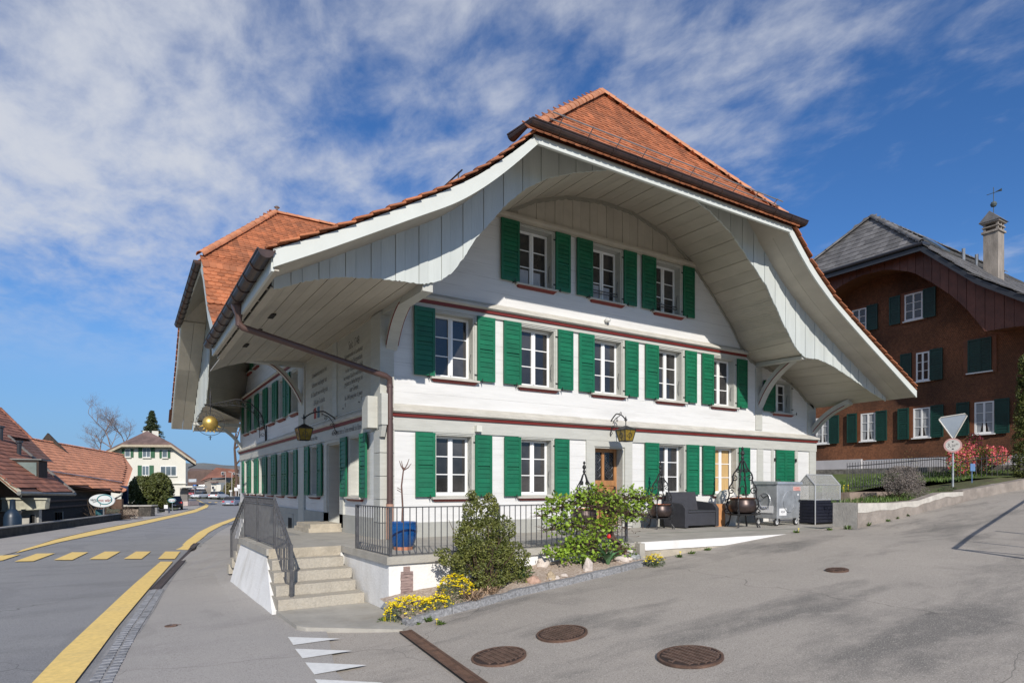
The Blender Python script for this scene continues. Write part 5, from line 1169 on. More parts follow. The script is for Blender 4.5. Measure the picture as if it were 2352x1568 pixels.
# rocks
def rock(base, r, label, seed, m):
    mb = MB(); bmx = bmesh.new(); bmesh.ops.create_icosphere(bmx, subdivisions=3, radius=1)
    for v in bmx.verts:
        n = noise.noise(v.co*1.3+Vector((seed*3.1, 0, 0)))*.35+noise.noise(v.co*3+Vector((0, seed, 0)))*.14; k = 1+n
        v.co = Vector((v.co.x*r[0]*k, v.co.y*r[1]*k, max(-.4, v.co.z)*r[2]*k))+Vector(base)
    mb.add([v.co[:] for v in bmx.verts], [tuple(v.index for v in f.verts) for f in bmx.faces]); bmx.free()
    tag(mb.build('stone', m, smooth=True), label, 'stone', 'garden stones in the bed')
Rw = mat('pale_stone', (.55, .48, .42), .85, .2, 9, .6, 30); Rg = mat('grey_stone', (.30, .31, .31), .85, .4, 12, .6, 30); Rp = mat('pink_stone', (.42, .27, .20), .85, .25, 9, .6, 30); Ro = mat('ochre_stone', (.42, .33, .22), .85, .25, 9, .6, 30)
for i, (px, py, r, m, lb) in enumerate([(1245, 1335, (.13, .10, .085), Rp, 'large flat pinkish stone behind the kerb'), (1285, 1325, (.09, .07, .06), Ro, 'small ochre stone beside the pinkish one'), (1310, 1327, (.075, .06, .045), Rw, 'smooth cream stone in the middle of the bed'), (1332, 1322, (.07, .06, .04), Rw, 'flat pale stone right of the cream one'), (1362, 1305, (.09, .07, .17), Rw, 'upright white boulder between the tulips'), (1388, 1312, (.06, .05, .04), Rw, 'little whitish stone at the tulip foot'), (1437, 1285, (.14, .1, .09), Rw, 'rough whitish stone right of the red tulip'), (1470, 1279, (.15, .1, .09), Rg, 'blue-grey veined boulder at the far end of the bed'), (1490, 1287, (.07, .06, .05), Rw, 'whitish stone beside the grey boulder'), (1422, 1272, (.09, .07, .07), Rp, 'reddish stone near the vine foot'), (1455, 1262, (.11, .08, .08), Rp, 'pinkish stone by the terrace end stone'), (1270, 1318, (.07, .06, .06), Ro, 'brown stone under the vine'), (1215, 1300, (.13, .10, .12), Rw, 'white stone leaning on the terrace wall under the vine'), (1345, 1340, (.05, .04, .03), Rw, 'tiny pale pebble close to the kerb'), (1010, 1395, (.06, .05, .04), Ro, 'small stone under the flower cushions')]):
    p = onG(px, py, .12); p = onZ(px, py, p.z-.0)+Vector((.05, .13, 0)); ky = interp(sorted((q.x, q.y) for q in kk), p.x); p.y = min(-3.38, max(p.y, ky+.16+r[1])); rock(Vector((p.x, p.y, bedz(p.x, p.y)+r[2]*.2)), r, lb, i+1, m)

# ------------------------------------------------------------------ things on the terrace
# blue pot with pruned sapling
pp = onZ(926, 1260, 0); t = thing('plant_pot', 'big glazed blue pot with a terracotta foot behind the railing', 'plant pot', pp)
mb = MB(); mb.lathe([(.165, .055), (.19, .08), (.225, .2), (.245, .31), (.245, .40), (.235, .45), (.245, .47), (.24, .48), (.215, .48), (.21, .42), (.01, .41)], pp, 32); mb.build('bowl', mat('blue_glaze', (.006, .075, .26), .18, .25, 3, coat=.6), t, smooth=True)
mb = MB(); mb.lathe([(.16, .0), (.165, .055), (.01, .055)], pp, 28); mb.build('foot', mat('terracotta', (.45, .19, .11), .8, .15), t, smooth=True)
mb = MB(); mb.lathe([(.205, .41), (.01, .43)], pp, 20); mb.build('soil', mat('potting_soil', (.05, .035, .025), .95, .3, 20), t)
rg = random.Random(9); mb = MB(); b0 = pp+Vector((-.02, 0, .4)); mb.tube([b0, b0+Vector((.01, 0, .35)), b0+Vector((-.01, 0, .7)), b0+Vector((.03, 0, 1.02))], [.018, .016, .014, .012], 7)
for d in ((.14, 0, .08), (-.02, .05, .12), (.1, 0, .16), (-.08, 0, .12)): mb.tube([b0+Vector((.03, 0, .97)), b0+Vector((.03, 0, .97))+Vector(d)*.6, b0+Vector((.03, 0, .97))+Vector(d)+Vector((0, 0, .04))], [.011, .009, .005], 5)
for z in (.58, .62): mb.tube([b0+Vector((0, 0, z)), b0+Vector((-.09, 0, z+.05))], .006, 4)
tag(mb.build('sapling', mat('sapling_bark', (.13, .075, .06), .85, .3, 12)), 'bare pruned sapling standing in the blue pot', 'sapling')
# wrought iron well-style planters
def spiral(c, r0, turns, a0, sgn=1, n=26, ax=Vector((1, 0, 0))): return [c+ax*(math.cos(a0+sgn*turns*6.283*i/n)*r0*(1-i/n*.85))+Vector((0, 0, math.sin(a0+sgn*turns*6.283*i/n)*r0*(1-i/n*.85))) for i in range(n+1)]
M_kettle = mat('kettle_metal', (.075, .055, .05), .38, .3, 6, metal=.6); M_kcop = mat('copper_rim', (.38, .14, .08), .45, .2, metal=.5)
def kettle(p, s, label, rz=0, pot=True):
    t = thing('cauldron_stand', label, 'cauldron', p, rz, 'wrought iron cauldron stands'); p0 = Vector((0, 0, 0))
    for k in range(2):
        ax = Vector((1, 0, 0)) if k == 0 else Vector((0, 1, 0))
        for sg in (-1, 1):
            mb = MB(); f = lambda pts: [(ax*(sg*x)+Vector((0, 0, z)))*s for x, z in pts]
            mb.tube(smooth_curve(f([(.33, .0), (.29, .1), (.25, .3), (.36, .5), (.28, .72), (.31, .85), (.20, 1.02), (.22, 1.15), (.09, 1.32), (.05, 1.45), (0, 1.5)]), 34, 1), .016*s, 6)
            for x, z, r, a, q in ((.28, .55, .10, 0, 1), (.24, .80, .085, 2.5, -1), (.17, 1.08, .075, .5, 1), (.34, .36, .07, 4, 1), (.09, 1.26, .05, 1, -1)): mb.tube([v for v in spiral(ax*(sg*x*s)+Vector((0, 0, z*s)), r*s, 1.3, a, q, 20, ax)], .012*s, 5)
            mb.tube(f([(.30, .12), (.36, .05), (.38, .0)]), .016*s, 5)
            mb.build('leg', M_iron, t, local=True)
    mb = MB(); mb.lathe([(.015, 1.48), (.04, 1.53), (.02, 1.58), (.05, 1.63), (.03, 1.68), (.012, 1.70), (.035, 1.74), (.01, 1.78)], n=10); mb.v = [Vector(v)*s for v in mb.v]; mb.build('finial', M_iron, t, local=True, smooth=True)
    if pot:
        mb = MB(); mb.lathe([(.14, .30), (.25, .33), (.30, .42), (.29, .52), (.26, .60), (.28, .635), (.25, .635), (.23, .58), (.01, .55)], n=26); mb.v = [Vector(v)*s for v in mb.v]; c = mb.build('kettle', M_kettle, t, local=True, smooth=True)
        mb = MB(); mb.lathe([(.27, .636), (.285, .65), (.245, .655), (.24, .638)], n=26); mb.v = [Vector(v)*s for v in mb.v]; mb.build('rim', M_kcop, c, local=True, smooth=True)
        mb = MB(); mb.tube([Vector((.29*math.cos(a), 0, .62+.30*math.sin(a)))*s for a in [math.pi*i/12 for i in range(13)]], .009*s, 5); mb.build('handle', M_iron, c, local=True)
    mb = MB(); mb.lathe([(.31, .27), (.32, .30), (.30, .30), (.29, .27)], n=24); mb.v = [Vector(v)*s for v in mb.v]; mb.build('hoop', M_iron, t, local=True)
    return t
p2 = Z1(2400, 1550, 2.94)
k1 = onZ(*p2(225, 1262), 0); k2 = onZ(*p2(1130, 1245), 0)
kettle(k1, .98, 'dark cauldron in a scrolled wrought iron stand, left of the grey sofa', .5)
kettle(k2, 1.22, 'taller cauldron in a scrolled wrought iron stand, right of the grey sofa', .4)
kettle((3.9, -1.6, 0), .93, 'scrolled wrought iron stand rising behind the vine, beside the front door', .3)
# rattan sofa
M_rat = mat('dark_rattan', (.040, .041, .050), .55, .1, 8, .7, 90)
q0 = onZ(*p2(500, 1262), 0); q1 = onY(*p2(872, 1245), q0.y); W_ = q1.x-q0.x; D_ = .78
t = thing('garden_sofa', 'dark grey rattan-look two-seat sofa between the two cauldrons', 'sofa', q0)
def lb(nm, a, b, m=M_rat, par=t, bev=0): 
    mb = MB(); mb.box(a, b); o = mb.build(nm, m, par, local=True); 
    bv = o.modifiers.new('b', 'BEVEL'); bv.width = .018; bv.segments = 2; return o
lb('seat_base', (.12, .02, .06), (W_-.12, D_, .40)); lb('seat_cushion', (.125, .0, .402), (W_-.125, D_-.15, .46))
def arm(x0, x1):
    mb = MB(); pr = [(0, 0, .02), (0, D_, .02), (0, D_, .70), (0, .25, .66), (0, .10, .63), (0, .0, .52)]; mb.prism([(x0, y, z) for _, y, z in pr], (x1-x0, 0, 0)); o = mb.build('armrest', M_rat, t, local=True); bv = o.modifiers.new('b', 'BEVEL'); bv.width = .015; bv.segments = 2
arm(0, .118); arm(W_-.118, W_)
mb = MB(); mb.hexa([(.12, D_-.16, .40), (W_-.12, D_-.16, .40), (W_-.12, D_, .40), (.12, D_, .40)], [(.12, D_-.05, .95), (W_-.12, D_-.05, .95), (W_-.12, D_+.04, .95), (.12, D_+.04, .95)]); mb.build('backrest', M_rat, t, local=True)
# things behind the second cauldron
M_or = mat('orange_board', (.50, .24, .10), .8, .2, 5)
mb = MB(); b0 = k2+Vector((-.45, .55, 0)); mb.box(tuple(b0), tuple(b0+Vector((.42, .05, .62)))); tag(mb.build('wooden_board', M_or), 'orange-brown wooden board leaning behind the taller cauldron', 'board')
b0 = k2+Vector((.28, .75, 0)); t = thing('white_barrel', 'rounded white tub with an arched lid behind the taller cauldron', 'barrel', b0)
mb = MB(); mb.lathe([(.24, .0), (.28, .3), (.29, .7)], b0, 24); mb.build('body', mat('white_plastic', (.62, .60, .55), .5, .1), t, smooth=True); mb = MB(); mb.lathe([(.29, .70), (.27, .85), (.18, .97), (.02, 1.02)], b0, 24); mb.build('lid', mat('white_plastic', (.62, .60, .55), .5, .1), t, smooth=True)
# waste container
M_galv = mat('galvanised_steel', (.46, .48, .50), .42, .16, 5, .15, 30, metal=.55, dirt=.2, dcol=(.2, .2, .2)); M_rub = mat('rubber', (.02, .02, .02), .7)
c0 = onZ(*p2(1512, 1236), 0); cw = onY(*p2(1778, 1150), c0.y).x-c0.x; cd = onX(*p2(1238, 1130), c0.x).y-c0.y
t = thing('waste_container', 'galvanised steel wheeled waste container with stickers in front of the closed green shutters', 'container', c0)
z0_, z1_ = .20, 1.16
mb = MB(); mb.hexa([(.06, .04, z0_), (cw-.04, .04, z0_), (cw-.04, cd-.04, z0_), (.06, cd-.04, z0_)], [(0, 0, z1_), (cw, 0, z1_), (cw, cd, z1_), (0, cd, z1_)]); o = mb.build('body', M_galv, t, local=True); bv = o.modifiers.new('b', 'BEVEL'); bv.width = .02; bv.segments = 2
mb = MB(); mb.hexa([(-.03, -.03, z1_+.003), (cw+.03, -.03, z1_+.003), (cw+.03, cd+.03, z1_+.003), (-.03, cd+.03, z1_+.003)], [(-.02, -.02, z1_+.07), (cw+.02, -.02, z1_+.07), (cw+.02, cd+.02, z1_+.10), (-.02, cd+.02, z1_+.10)]); o = mb.build('lid', M_galv, t, local=True)
for x in (.2, cw-.25): mb = MB(); mb.tube([(x-.08, .1, z1_+.10), (x-.05, .1, z1_+.13), (x+.05, .1, z1_+.13), (x+.08, .1, z1_+.10)], .012, 6); mb.build('lid_handle', M_iron, t, local=True)
for cx_, cy_ in ((cw*.52, -.012), ):
    mb = MB(); mb.tube([(cx_+.27*math.cos(a), .008, .68+.30*math.sin(a)) for a in [6.283*i/30 for i in range(31)]], .008, 5); mb.build('pressed_ring', M_galv, t, local=True)
mb = MB(); mb.tube([(.008, cd*.5+.18*math.cos(a), .70+.22*math.sin(a)) for a in [6.283*i/24 for i in range(25)]], .012, 5); mb.build('pressed_ring', M_galv, t, local=True)
mb = MB(); mb.tube([(-.02, cd*.35, .85), (-.06, cd*.5, .78), (-.06, cd*.6, .86)], .015, 6); mb.build('side_handle', M_iron, t, local=True)
mb = MB(); mb.lathe([(.035, 0), (.03, .03), (.002, .035)], n=10); mb.v = [Vector((v[0]+cw-.08, -.0-v[2], v[1]+.70)) for v in mb.v]; mb.build('lock', M_iron, t, local=True)
for x, y in ((.10, .10), (cw-.12, .10), (.10, cd-.12), (cw-.12, cd-.12)):
    mb = MB(); mb.lathe([(.03, -.025), (.095, -.025), (.10, 0), (.095, .025), (.03, .025)], n=18); mb.v = [Vector((v[0]+x, v[2]+y, v[1]+.10)) for v in mb.v]; w = mb.build('wheel', M_rub, t, local=True, smooth=True)
    mb = MB(); mb.lathe([(.005, -.03), (.06, -.03), (.06, .03), (.005, .03)], n=14); mb.v = [Vector((v[0]+x, v[2]+y, v[1]+.10)) for v in mb.v]; mb.build('rim', mat('light_rim', (.5, .5, .5), .5), w, local=True)
    mb = MB(); mb.box((x-.03, y-.04, .1), (x+.03, y-.032, .21)); mb.box((x-.03, y+.032, .1), (x+.03, y+.04, .21)); mb.build('castor_fork', M_galv, t, local=True)
M_stk = mat('white_sticker', (.70, .70, .70), .5, .08, 8); M_rst = mat('red_print', (.55, .07, .05), .6, .2, 9)
fz = lambda z: .04*(z1_-z)/(z1_-z0_)-.004
mb = MB(); mb.box((.14, fz(.35)-.003, .29), (.46, fz(.35)+.002, .49)); mb.build('sticker', M_stk, t, local=True)
mb = MB(); mb.box((cw-.38, fz(1.04)-.006, .98), (cw-.04, fz(1.04)-.001, 1.10)); mb.build('sticker', mat('pink_sticker', (.62, .40, .36), .6), t, local=True)
mb = MB(); put_text(mb, 'Container', lambda x, z: (cw-.21+x, fz(1.04)-.008, 1.065+z), .075, .8); put_text(mb, 'Vermietung', lambda x, z: (cw-.21+x, fz(1.04)-.008, 1.015+z), .065, .8); mb.build('sticker_print', M_rst, t, local=True)
mb = MB(); mb.box((cw-.17, fz(.85)-.004, .84), (cw-.11, fz(.85)+.001, .90)); mb.build('sticker', M_stk, t, local=True)
mb = MB(); put_text(mb, 'KEHR', lambda x, z: (.30+x, fz(.35)-.006, .39+z), .09, .8); mb.build('sticker_print', mat('dark_print', (.1, .1, .12), .6), t, local=True)
mb = MB(); mb.box((.045, cd*.18, .36), (.053, cd*.85, .56)) ; mb.v = [Vector((v[0]-.02, v[1], v[2])) for v in mb.v]; mb.build('sticker', M_stk, t, local=True)
mb = MB(); put_text(mb, 'KENNY', lambda x, z: (.022, cd*.52-x, .49+z), .11, .8); mb.build('sticker_print', mat('blue_print', (.05, .10, .28), .6), t, local=True)
# cold frame greenhouse on dark box
g0 = onZ(*p2(1932, 1220), 0); gw = onY(*p2(2205, 1200), g0.y).x-g0.x; gd = onX(*p2(1745, 1180), g0.x).y-g0.y
gh = [EZ+(1118-p2(1935, y)[1])/1442.*((g0.x-CX)*.530+(g0.y-CY)*.848) for y in (780, 945)]
t = thing('mini_greenhouse', 'small clear greenhouse on a dark slatted box beside the waste container', 'greenhouse', g0)
M_clear = bpy.data.materials.new('clear_plastic'); M_clear.use_nodes = True
_n = M_clear.node_tree.nodes; _L = M_clear.node_tree.links; _n.clear(); _o = _n.new('ShaderNodeOutputMaterial'); _t = _n.new('ShaderNodeBsdfTransparent'); _g = _n.new('ShaderNodeBsdfPrincipled'); _m = _n.new('ShaderNodeMixShader')
_g.inputs['Base Color'].default_value = (.45, .45, .43, 1); _g.inputs['Roughness'].default_value = .25; _nz = _n.new('ShaderNodeTexNoise'); _nz.inputs['Scale'].default_value = 6; _mr = _n.new('ShaderNodeMapRange'); _mr.inputs[3].default_value = .22; _mr.inputs[4].default_value = .55
_L.new(_nz.outputs[0], _mr.inputs[0]); _L.new(_mr.outputs[0], _m.inputs[0]); _L.new(_t.outputs[0], _m.inputs[1]); _L.new(_g.outputs[0], _m.inputs[2]); _L.new(_m.outputs[0], _o.inputs[0])
M_alu = mat('aluminium', (.55, .56, .57), .35, .06, metal=.5); M_box2 = mat('dark_plastic', (.018, .02, .032), .4, .15, 8)
he, hb = gh; hr = he+.30
for i in range(7):
    a = .06+(hb-.06)*i/7; b = .06+(hb-.06)*(i+1)/7-.012
    mb = MB(); mb.box((.03, .0, a), (gw-.02, .03, b)); mb.build('slat', M_box2, t, local=True)
    mb = MB(); mb.box((.0, .03, a), (.03, gd, b)); mb.build('slat', M_box2, t, local=True)
mb = MB(); mb.box((.03, .03, .03), (gw-.03, gd-.03, hb-.02)); mb.build('box_core', mat('dark_core', (.01, .01, .012), .8), t, local=True)
for a, b in [((0, 0, 0), (0, 0, he)), ((gw, 0, 0), (gw, 0, he)), ((0, gd, 0), (0, gd, he)), ((gw, gd, 0), (gw, gd, he)), ((0, 0, he), (gw, 0, he)), ((0, gd, he), (gw, gd, he)), ((0, 0, he), (0, gd/2, hr)), ((0, gd/2, hr), (0, gd, he)), ((gw, 0, he), (gw, gd/2, hr)), ((gw, gd/2, hr), (gw, gd, he)), ((0, gd/2, hr), (gw, gd/2, hr)), ((0, 0, hb), (0, gd, hb)), ((0, 0, hb), (gw, 0, hb))]:
    mb = MB(); mb.tube([a, b], .018, 6); mb.build('frame_bar', M_alu, t, local=True)
for q in ([(0, 0, hb), (gw, 0, hb), (gw, 0, he), (0, 0, he)], [(0, 0, hb), (0, gd, hb), (0, gd, he), (0, gd/2, hr), (0, 0, he)], [(0, 0, he), (gw, 0, he), (gw, gd/2, hr), (0, gd/2, hr)], [(0, gd, he), (gw, gd, he), (gw, gd/2, hr), (0, gd/2, hr)], [(gw, 0, hb), (gw, gd, hb), (gw, gd, he), (gw, gd/2, hr), (gw, 0, he)]):
    mb = MB(); c = sum((Vector(v) for v in q), Vector())/len(q); n_ = (Vector(q[1])-Vector(q[0])).cross(Vector(q[2])-Vector(q[0])).normalized()*.004; mb.prism([c+(Vector(v)-c)*.985 for v in q], n_); mb.build('pane', M_clear, t, local=True)
# wall lanterns
M_amb = mat('amber_glass', (.22, .15, .02), .2, .35, 9); 
def lantern(fr, u, label, d, z, s=1., rot=1):
    t = thing('wall_lantern', label, 'lantern', fr(u, 0, z), 0, 'iron lanterns on the inn walls')
    P = lambda uu, dd, zz: fr(u+uu*s, dd, z+zz*s)
    mb = MB(); A = [P(0, .02, -.05), P(0, .03, .10), P(0, .10, .28), P(0, d*.45, .43), P(0, d*.8, .36), P(0, d, .24)]; mb.tube(smooth_curve(A, 24, 1), .016, 7); mb.tube(smooth_curve([P(0, .02, -.1), P(0, .10, .0), P(0, .13, .15), P(0, .24, .30), P(0, .42, .36)], 16, 1), .010, 6)
    for c_, r, a in (((0, .09, -.06), .06, 0), ((0, .17, .12), .06, 2), ((0, .33, .26), .05, 1), ((0, d*.7, .42), .05, 3)): mb.tube([P(0, c_[1]+math.cos(a+8*i/20)*r*(1-i/24), c_[2]+math.sin(a+8*i/20)*r*(1-i/24)) for i in range(21)], .008, 5)
    fbox(mb, fr, u-.02, u+.02, .0, .02, z-.18, z+.26); mb.build('bracket', M_iron, t)
    mb = MB(); b = .19; tp = [P(-b, d-b, .0), P(b, d-b, .0), P(b, d+b, .0), P(-b, d+b, .0)]; ap = P(0, d, .12); mb.hexa(tp, [P(-.03, d-.03, .10), P(.03, d-.03, .10), P(.03, d+.03, .10), P(-.03, d+.03, .10)]); mb.tube([P(0, d, .09), P(0, d, .27)], .012, 6); mb.tube([P(0, d, .2), P(0, d, .23), P(0, d, .28), P(0, d, .34)], [.01, .03, .02, .003], 8); mb.tube([P(0, d-.06, .25), P(0, d, .21), P(0, d+.06, .25)], .008, 5); mb.build('cap', M_iron, t)
    c2 = .115; bt = [P(-c2, d-c2, -.27), P(c2, d-c2, -.27), P(c2, d+c2, -.27), P(-c2, d+c2, -.27)]; t2 = [P(-b+.02, d-b+.02, -.002), P(b-.02, d-b+.02, -.002), P(b-.02, d+b-.02, -.002), P(-b+.02, d+b-.02, -.002)]
    for i in range(4):
        q = [Vector(bt[i]), Vector(bt[(i+1) % 4]), Vector(t2[(i+1) % 4]), Vector(t2[i])]; mb = MB(); nn = (q[1]-q[0]).cross(q[2]-q[0]).normalized()*.004; mb.prism(q, nn); mb.build('pane', M_amb, t)
        mb = MB(); mb.tube([q[0], q[3]], .012, 5); mb.tube([q[0], q[1]], .012, 5); mb.tube([q[3], q[2]], .012, 5); c = (q[0]+q[1]+q[2]+q[3])/4; u_ = (q[1]-q[0]).normalized(); v_ = (q[3]-q[0]).normalized()
        o_ = ((q[0]+q[1])/2); o2 = (q[2]+q[3])/2; mb.tube([o_, o2], .008, 5); mb.tube([c+(u_*math.cos(a)+v_*math.sin(a))*.06 for a in [6.283*i/14 for i in range(15)]], .008, 5); mb.build('glazing_bar', M_iron, t)
lantern(FR, 5.99, 'amber glass lantern on a curled iron arm beside the front door', .65, 2.52, 1.05)
lantern(LF, 3.0, 'amber glass lantern on a curled iron arm above the side door', .85, 2.50, 1.05)
# golden sun inn sign
sc_ = Vector((-2.1, 12.05, 3.36)); t = thing('sun_sign', 'gilded sun inn sign hanging from a long scrolled wrought iron arm', 'inn sign', (XL, 12.0, 3.6))
mb = MB()
arm_ = smooth_curve([(XL-.05, 12.0, 2.7), (XL-.06, 12.0, 3.2), (XL-.18, 12, 3.75), (XL-.55, 12.0, 4.15), (XL-1.0, 12, 4.28), (XL-1.5, 12, 4.12), (XL-1.95, 12, 4.0), (XL-2.1, 12, 4.0)], 40, 2); mb.tube(arm_, .022, 6)
arm2 = smooth_curve([(XL-.25, 12.0, 2.9), (XL-.26, 12.0, 3.4), (XL-.4, 12, 3.75), (XL-.75, 12.0, 4.0), (XL-1.15, 12, 4.05), (XL-1.6, 12, 4.0), (XL-2.1, 12, 3.97)], 40, 2); mb.tube(arm2, .014, 6)
for i in range(3, 37, 3): p = (Vector(arm_[i])+Vector(arm2[i]))/2; mb.tube([p+Vector((math.cos(a)*.075*(1-k/30), 0, math.sin(a)*.075*(1-k/30))) for k, a in enumerate([i+.45*j for j in range(20)])], .008, 4)
mb.tube([(XL-.02, 12, 2.5), (XL-.02, 12, 4.3)], .02, 6); mb.tube([(-2.1, 12, 3.95), (-2.1, 12, 4.25), (-2.1, 12, 4.45), (-2.1, 12, 4.6)], [.02, .04, .015, .003], 7); mb.tube([(-2.1, 12, 4.0), (-2.1, 12, 3.7)], .015, 5); mb.build('bracket', M_iron, t)
M_gold = mat('gilding', (.62, .42, .12), .38, .12, 5, metal=.75)
mb = MB(); bmx = bmesh.new(); bmesh.ops.create_uvsphere(bmx, u_segments=28, v_segments=16, radius=1); mb.add([(sc_.x+v.co.x*.255, sc_.y+v.co.y*.20, sc_.z+v.co.z*.255) for v in bmx.verts], [tuple(v.index for v in f.verts) for f in bmx.faces]); bmx.free(); mb.build('golden_disc', M_gold, t, smooth=True)
for i in range(16):
    a = 6.283*i/16; d = Vector((math.cos(a), 0, math.sin(a))); s = Vector((-math.sin(a), 0, math.cos(a))); r1 = .40 if i % 2 else .35; mb = MB(); mb.prism([sc_+d*.25-s*.035, sc_+d*.25+s*.035, sc_+d*r1], (0, .012, 0)); mb.build('ray', M_gold if 8 < i < 16 else M_iron, t)
mb = MB(); mb.tube([sc_+Vector((math.cos(a)*.46, 0, math.sin(a)*.44)) for a in [6.283*i/40 for i in range(41)]], .010, 5); mb.tube([sc_+Vector((0, 0, -.44)), sc_+Vector((0, 0, -.60))], [.012, .02], 5); mb.tube([sc_+Vector((-.06, 0, -.5)), sc_+Vector((.06, 0, -.5))], .008, 4)
for sg in (-1, 1): mb.tube([sc_+Vector((sg*.46, 0, 0)), sc_+Vector((sg*.62, 0, .02))], .008, 4)
mb.build('wreath', M_iron, t)

# ------------------------------------------------------------------ right side: walls, garden, red house
gR = Z1(3000, 1400, 2.489); eR = Z1(3000, 700, 2.613)
M_conc = mat('old_concrete', (.27, .235, .205), .95, .22, 2.5, .7, 30, dirt=.65, dcol=(.19, .155, .13)); M_conc2 = mat('concrete_edge', (.40, .38, .35), .95, .15, 3, .5, 30, dirt=.3, dcol=(.2, .18, .16))
rw = [Vector((x, y, G(x, y))) for x, y in ((10.53, -3.98), (12.1, -4.0), (13.4, -4.0), (14.7, -4.0), (16.0, -4.0))]; rtop = [.69, .68, .72, .93, .95]
t = thing('retaining_wall', 'stained concrete retaining wall along the uphill street right of the greenhouse', 'wall', rw[0])
for i in range(4):
    a, b = rw[i], rw[i+1]; d = (b-a); d.z = 0; d.normalize(); q = Vector((-d.y, d.x, 0))*.22
    lo = [Vector((a.x, a.y, a.z-.3)), Vector((b.x, b.y, b.z-.3)), Vector((b.x, b.y, b.z-.3))+q, Vector((a.x, a.y, a.z-.3))+q]
    hi = [Vector((p.x, p.y, z)) for p, z in zip(lo, (rtop[i], rtop[i+1], rtop[i+1], rtop[i]))]; mb = MB(); mb.hexa(lo, hi); mb.build('wall_section', M_conc, t)
for i in range(4):
    a, b = rw[i], rw[i+1]; nn = 10; A = []; B = []
    for k in range(nn+1):
        f = k/nn; x_ = a.x+(b.x-a.x)*f; y_ = a.y+(b.y-a.y)*f-.012; zt = rtop[i]+(rtop[i+1]-rtop[i])*f-.004; gz_ = G(x_, y_)
        A.append((x_, y_, zt)); B.append((x_, y_, zt-(zt-gz_)*(.38+.22*noise.noise(Vector((x_*1.7, 3, 0)))) ))
    mb = MB(); mb.strip(A, B, .014, (0, 1, 0)); mb.build('render_coat', mat('flaking_render', (.50, .47, .42), .9, .15, 4, .5, 25, dirt=.5, dcol=(.3, .26, .22)), t)
a = rw[0]; c = Vector((a.x, -3.35, 0)); mb = MB(); mb.prism([(a.x-.004, a.y+.004, -.2), (a.x+.18, a.y+.23, -.2), (a.x+.18, c.y, -.2), (a.x-.004, c.y, -.2)], (0, 0, .892)); mb.build('wall_end', M_conc2, t)
up_ = [rw[4].copy(), Vector((17.1, -3.95, 0)), Vector((18.7, -4.0, 0)), Vector((20.4, -4.1, 0)), Vector((26, -5.1, 0)), Vector((36, -6, 0))]
for p in up_: p.z = G(p.x, p.y)
t = thing('street_wall', 'low concrete kerb wall climbing the street in front of the iron fence', 'wall', up_[0])
for i in range(5):
    a, b = up_[i], up_[i+1]; q = Vector((0, .25, 0)); h = .34 if i == 0 else .29
    lo = [a+Vector((.005, 0, -.3)), b+Vector((0, 0, -.3)), b+q+Vector((0, 0, -.3)), a+q+Vector((0.005, 0, -.3))]; hi = [p+Vector((0, 0, .3+(h if k in (0, 3) else .3))) for k, p in enumerate(lo)]; mb = MB(); mb.hexa(lo, hi); mb.build('wall_section', M_conc, t)
uw0 = onY(*gR(378, 1097), -1.2); uw1 = onY(*gR(1000, 1092), -1.2)
mb = MB(); mb.box((15.12, -1.25, .0), (19.2, -1.0, .93)); mb.box((g0.x+gw+.25, -2.02, .0), (15.11, -1.8, .92)); mb.box((14.9, -1.8, 0), (15.11, -1.0, .92)); tag(mb.build('planter_wall', mat('brown_concrete', (.27, .21, .17), .95, .2, 3, .6, 30, dirt=.4)), 'brownish concrete planter wall behind the lower bed, below the iron fence', 'wall')
mb = MB(); A = [(max(10.75, g0.x+gw+.05), -3.8, .60), (13.4, -3.8, .64), (16.0, -3.8, .86), (20.4, -3.9, 1.30), (26, -4.9, 1.9), (34, -5.7, 2.6)]; B = [(g0.x+gw+.25, -2.0, .60), (15.0, -2.0, .66), (18.6, -1.05, 1.0), (20.6, -3.3, 1.46), (26, -3.6, 2.0), (34, -3.6, 2.7)]; mb.strip(A, B)
M_lawn = mat('lawn', (.06, .095, .02), .9, .3, 3, .8, 40, col2=(.12, .15, .04))
o = mb.build('bed_soil', mat('bed_earth', (.085, .07, .04), .95, .3, 3, .8, 40, col2=(.10, .12, .04))); tag(o, 'grassy strip of soil behind the concrete retaining wall', 'bed')
mb = MB(); n = 12
for i in range(n):
    for j in range(8):
        xx = [15.1+(31-15.1)*(i+k)/n for k in (0, 1)]; f = lambda x, v: (x, (-1.1 if x < 18.5 else -1.1-min(1, (x-18.5)/2)*2.6)*(1-v)+9*v, .9+max(0, x-15)*.10+.02*noise.noise(Vector((x*2, v*20, 0))))
        mb.add([f(xx[0], j/8), f(xx[1], j/8), f(xx[1], (j+1)/8), f(xx[0], (j+1)/8)], [(0, 1, 2, 3)])
struct(mb.build('lawn', M_lawn, smooth=2))
rg = random.Random(77); mb = MB()
for i in range(5200):
    x = rg.uniform(15.2, 23); y = rg.uniform(-1.0 if x < 18.5 else -2.8, 1.5); z = .9+(x-15)*.10; a = rg.uniform(0, 6.28); s = Vector((math.cos(a), math.sin(a), 0))*.012; p = Vector((x, y, z)); mb.add([p-s, p+s, p+Vector((rg.gauss(0, .03), rg.gauss(0, .03), rg.uniform(.04, .12)))], [(0, 1, 2)], rg.random())
o = mb.build('grass', M_grass); tag(o, 'short green grass of the lawn behind the iron fence', 'grass'); o['kind'] = 'stuff'
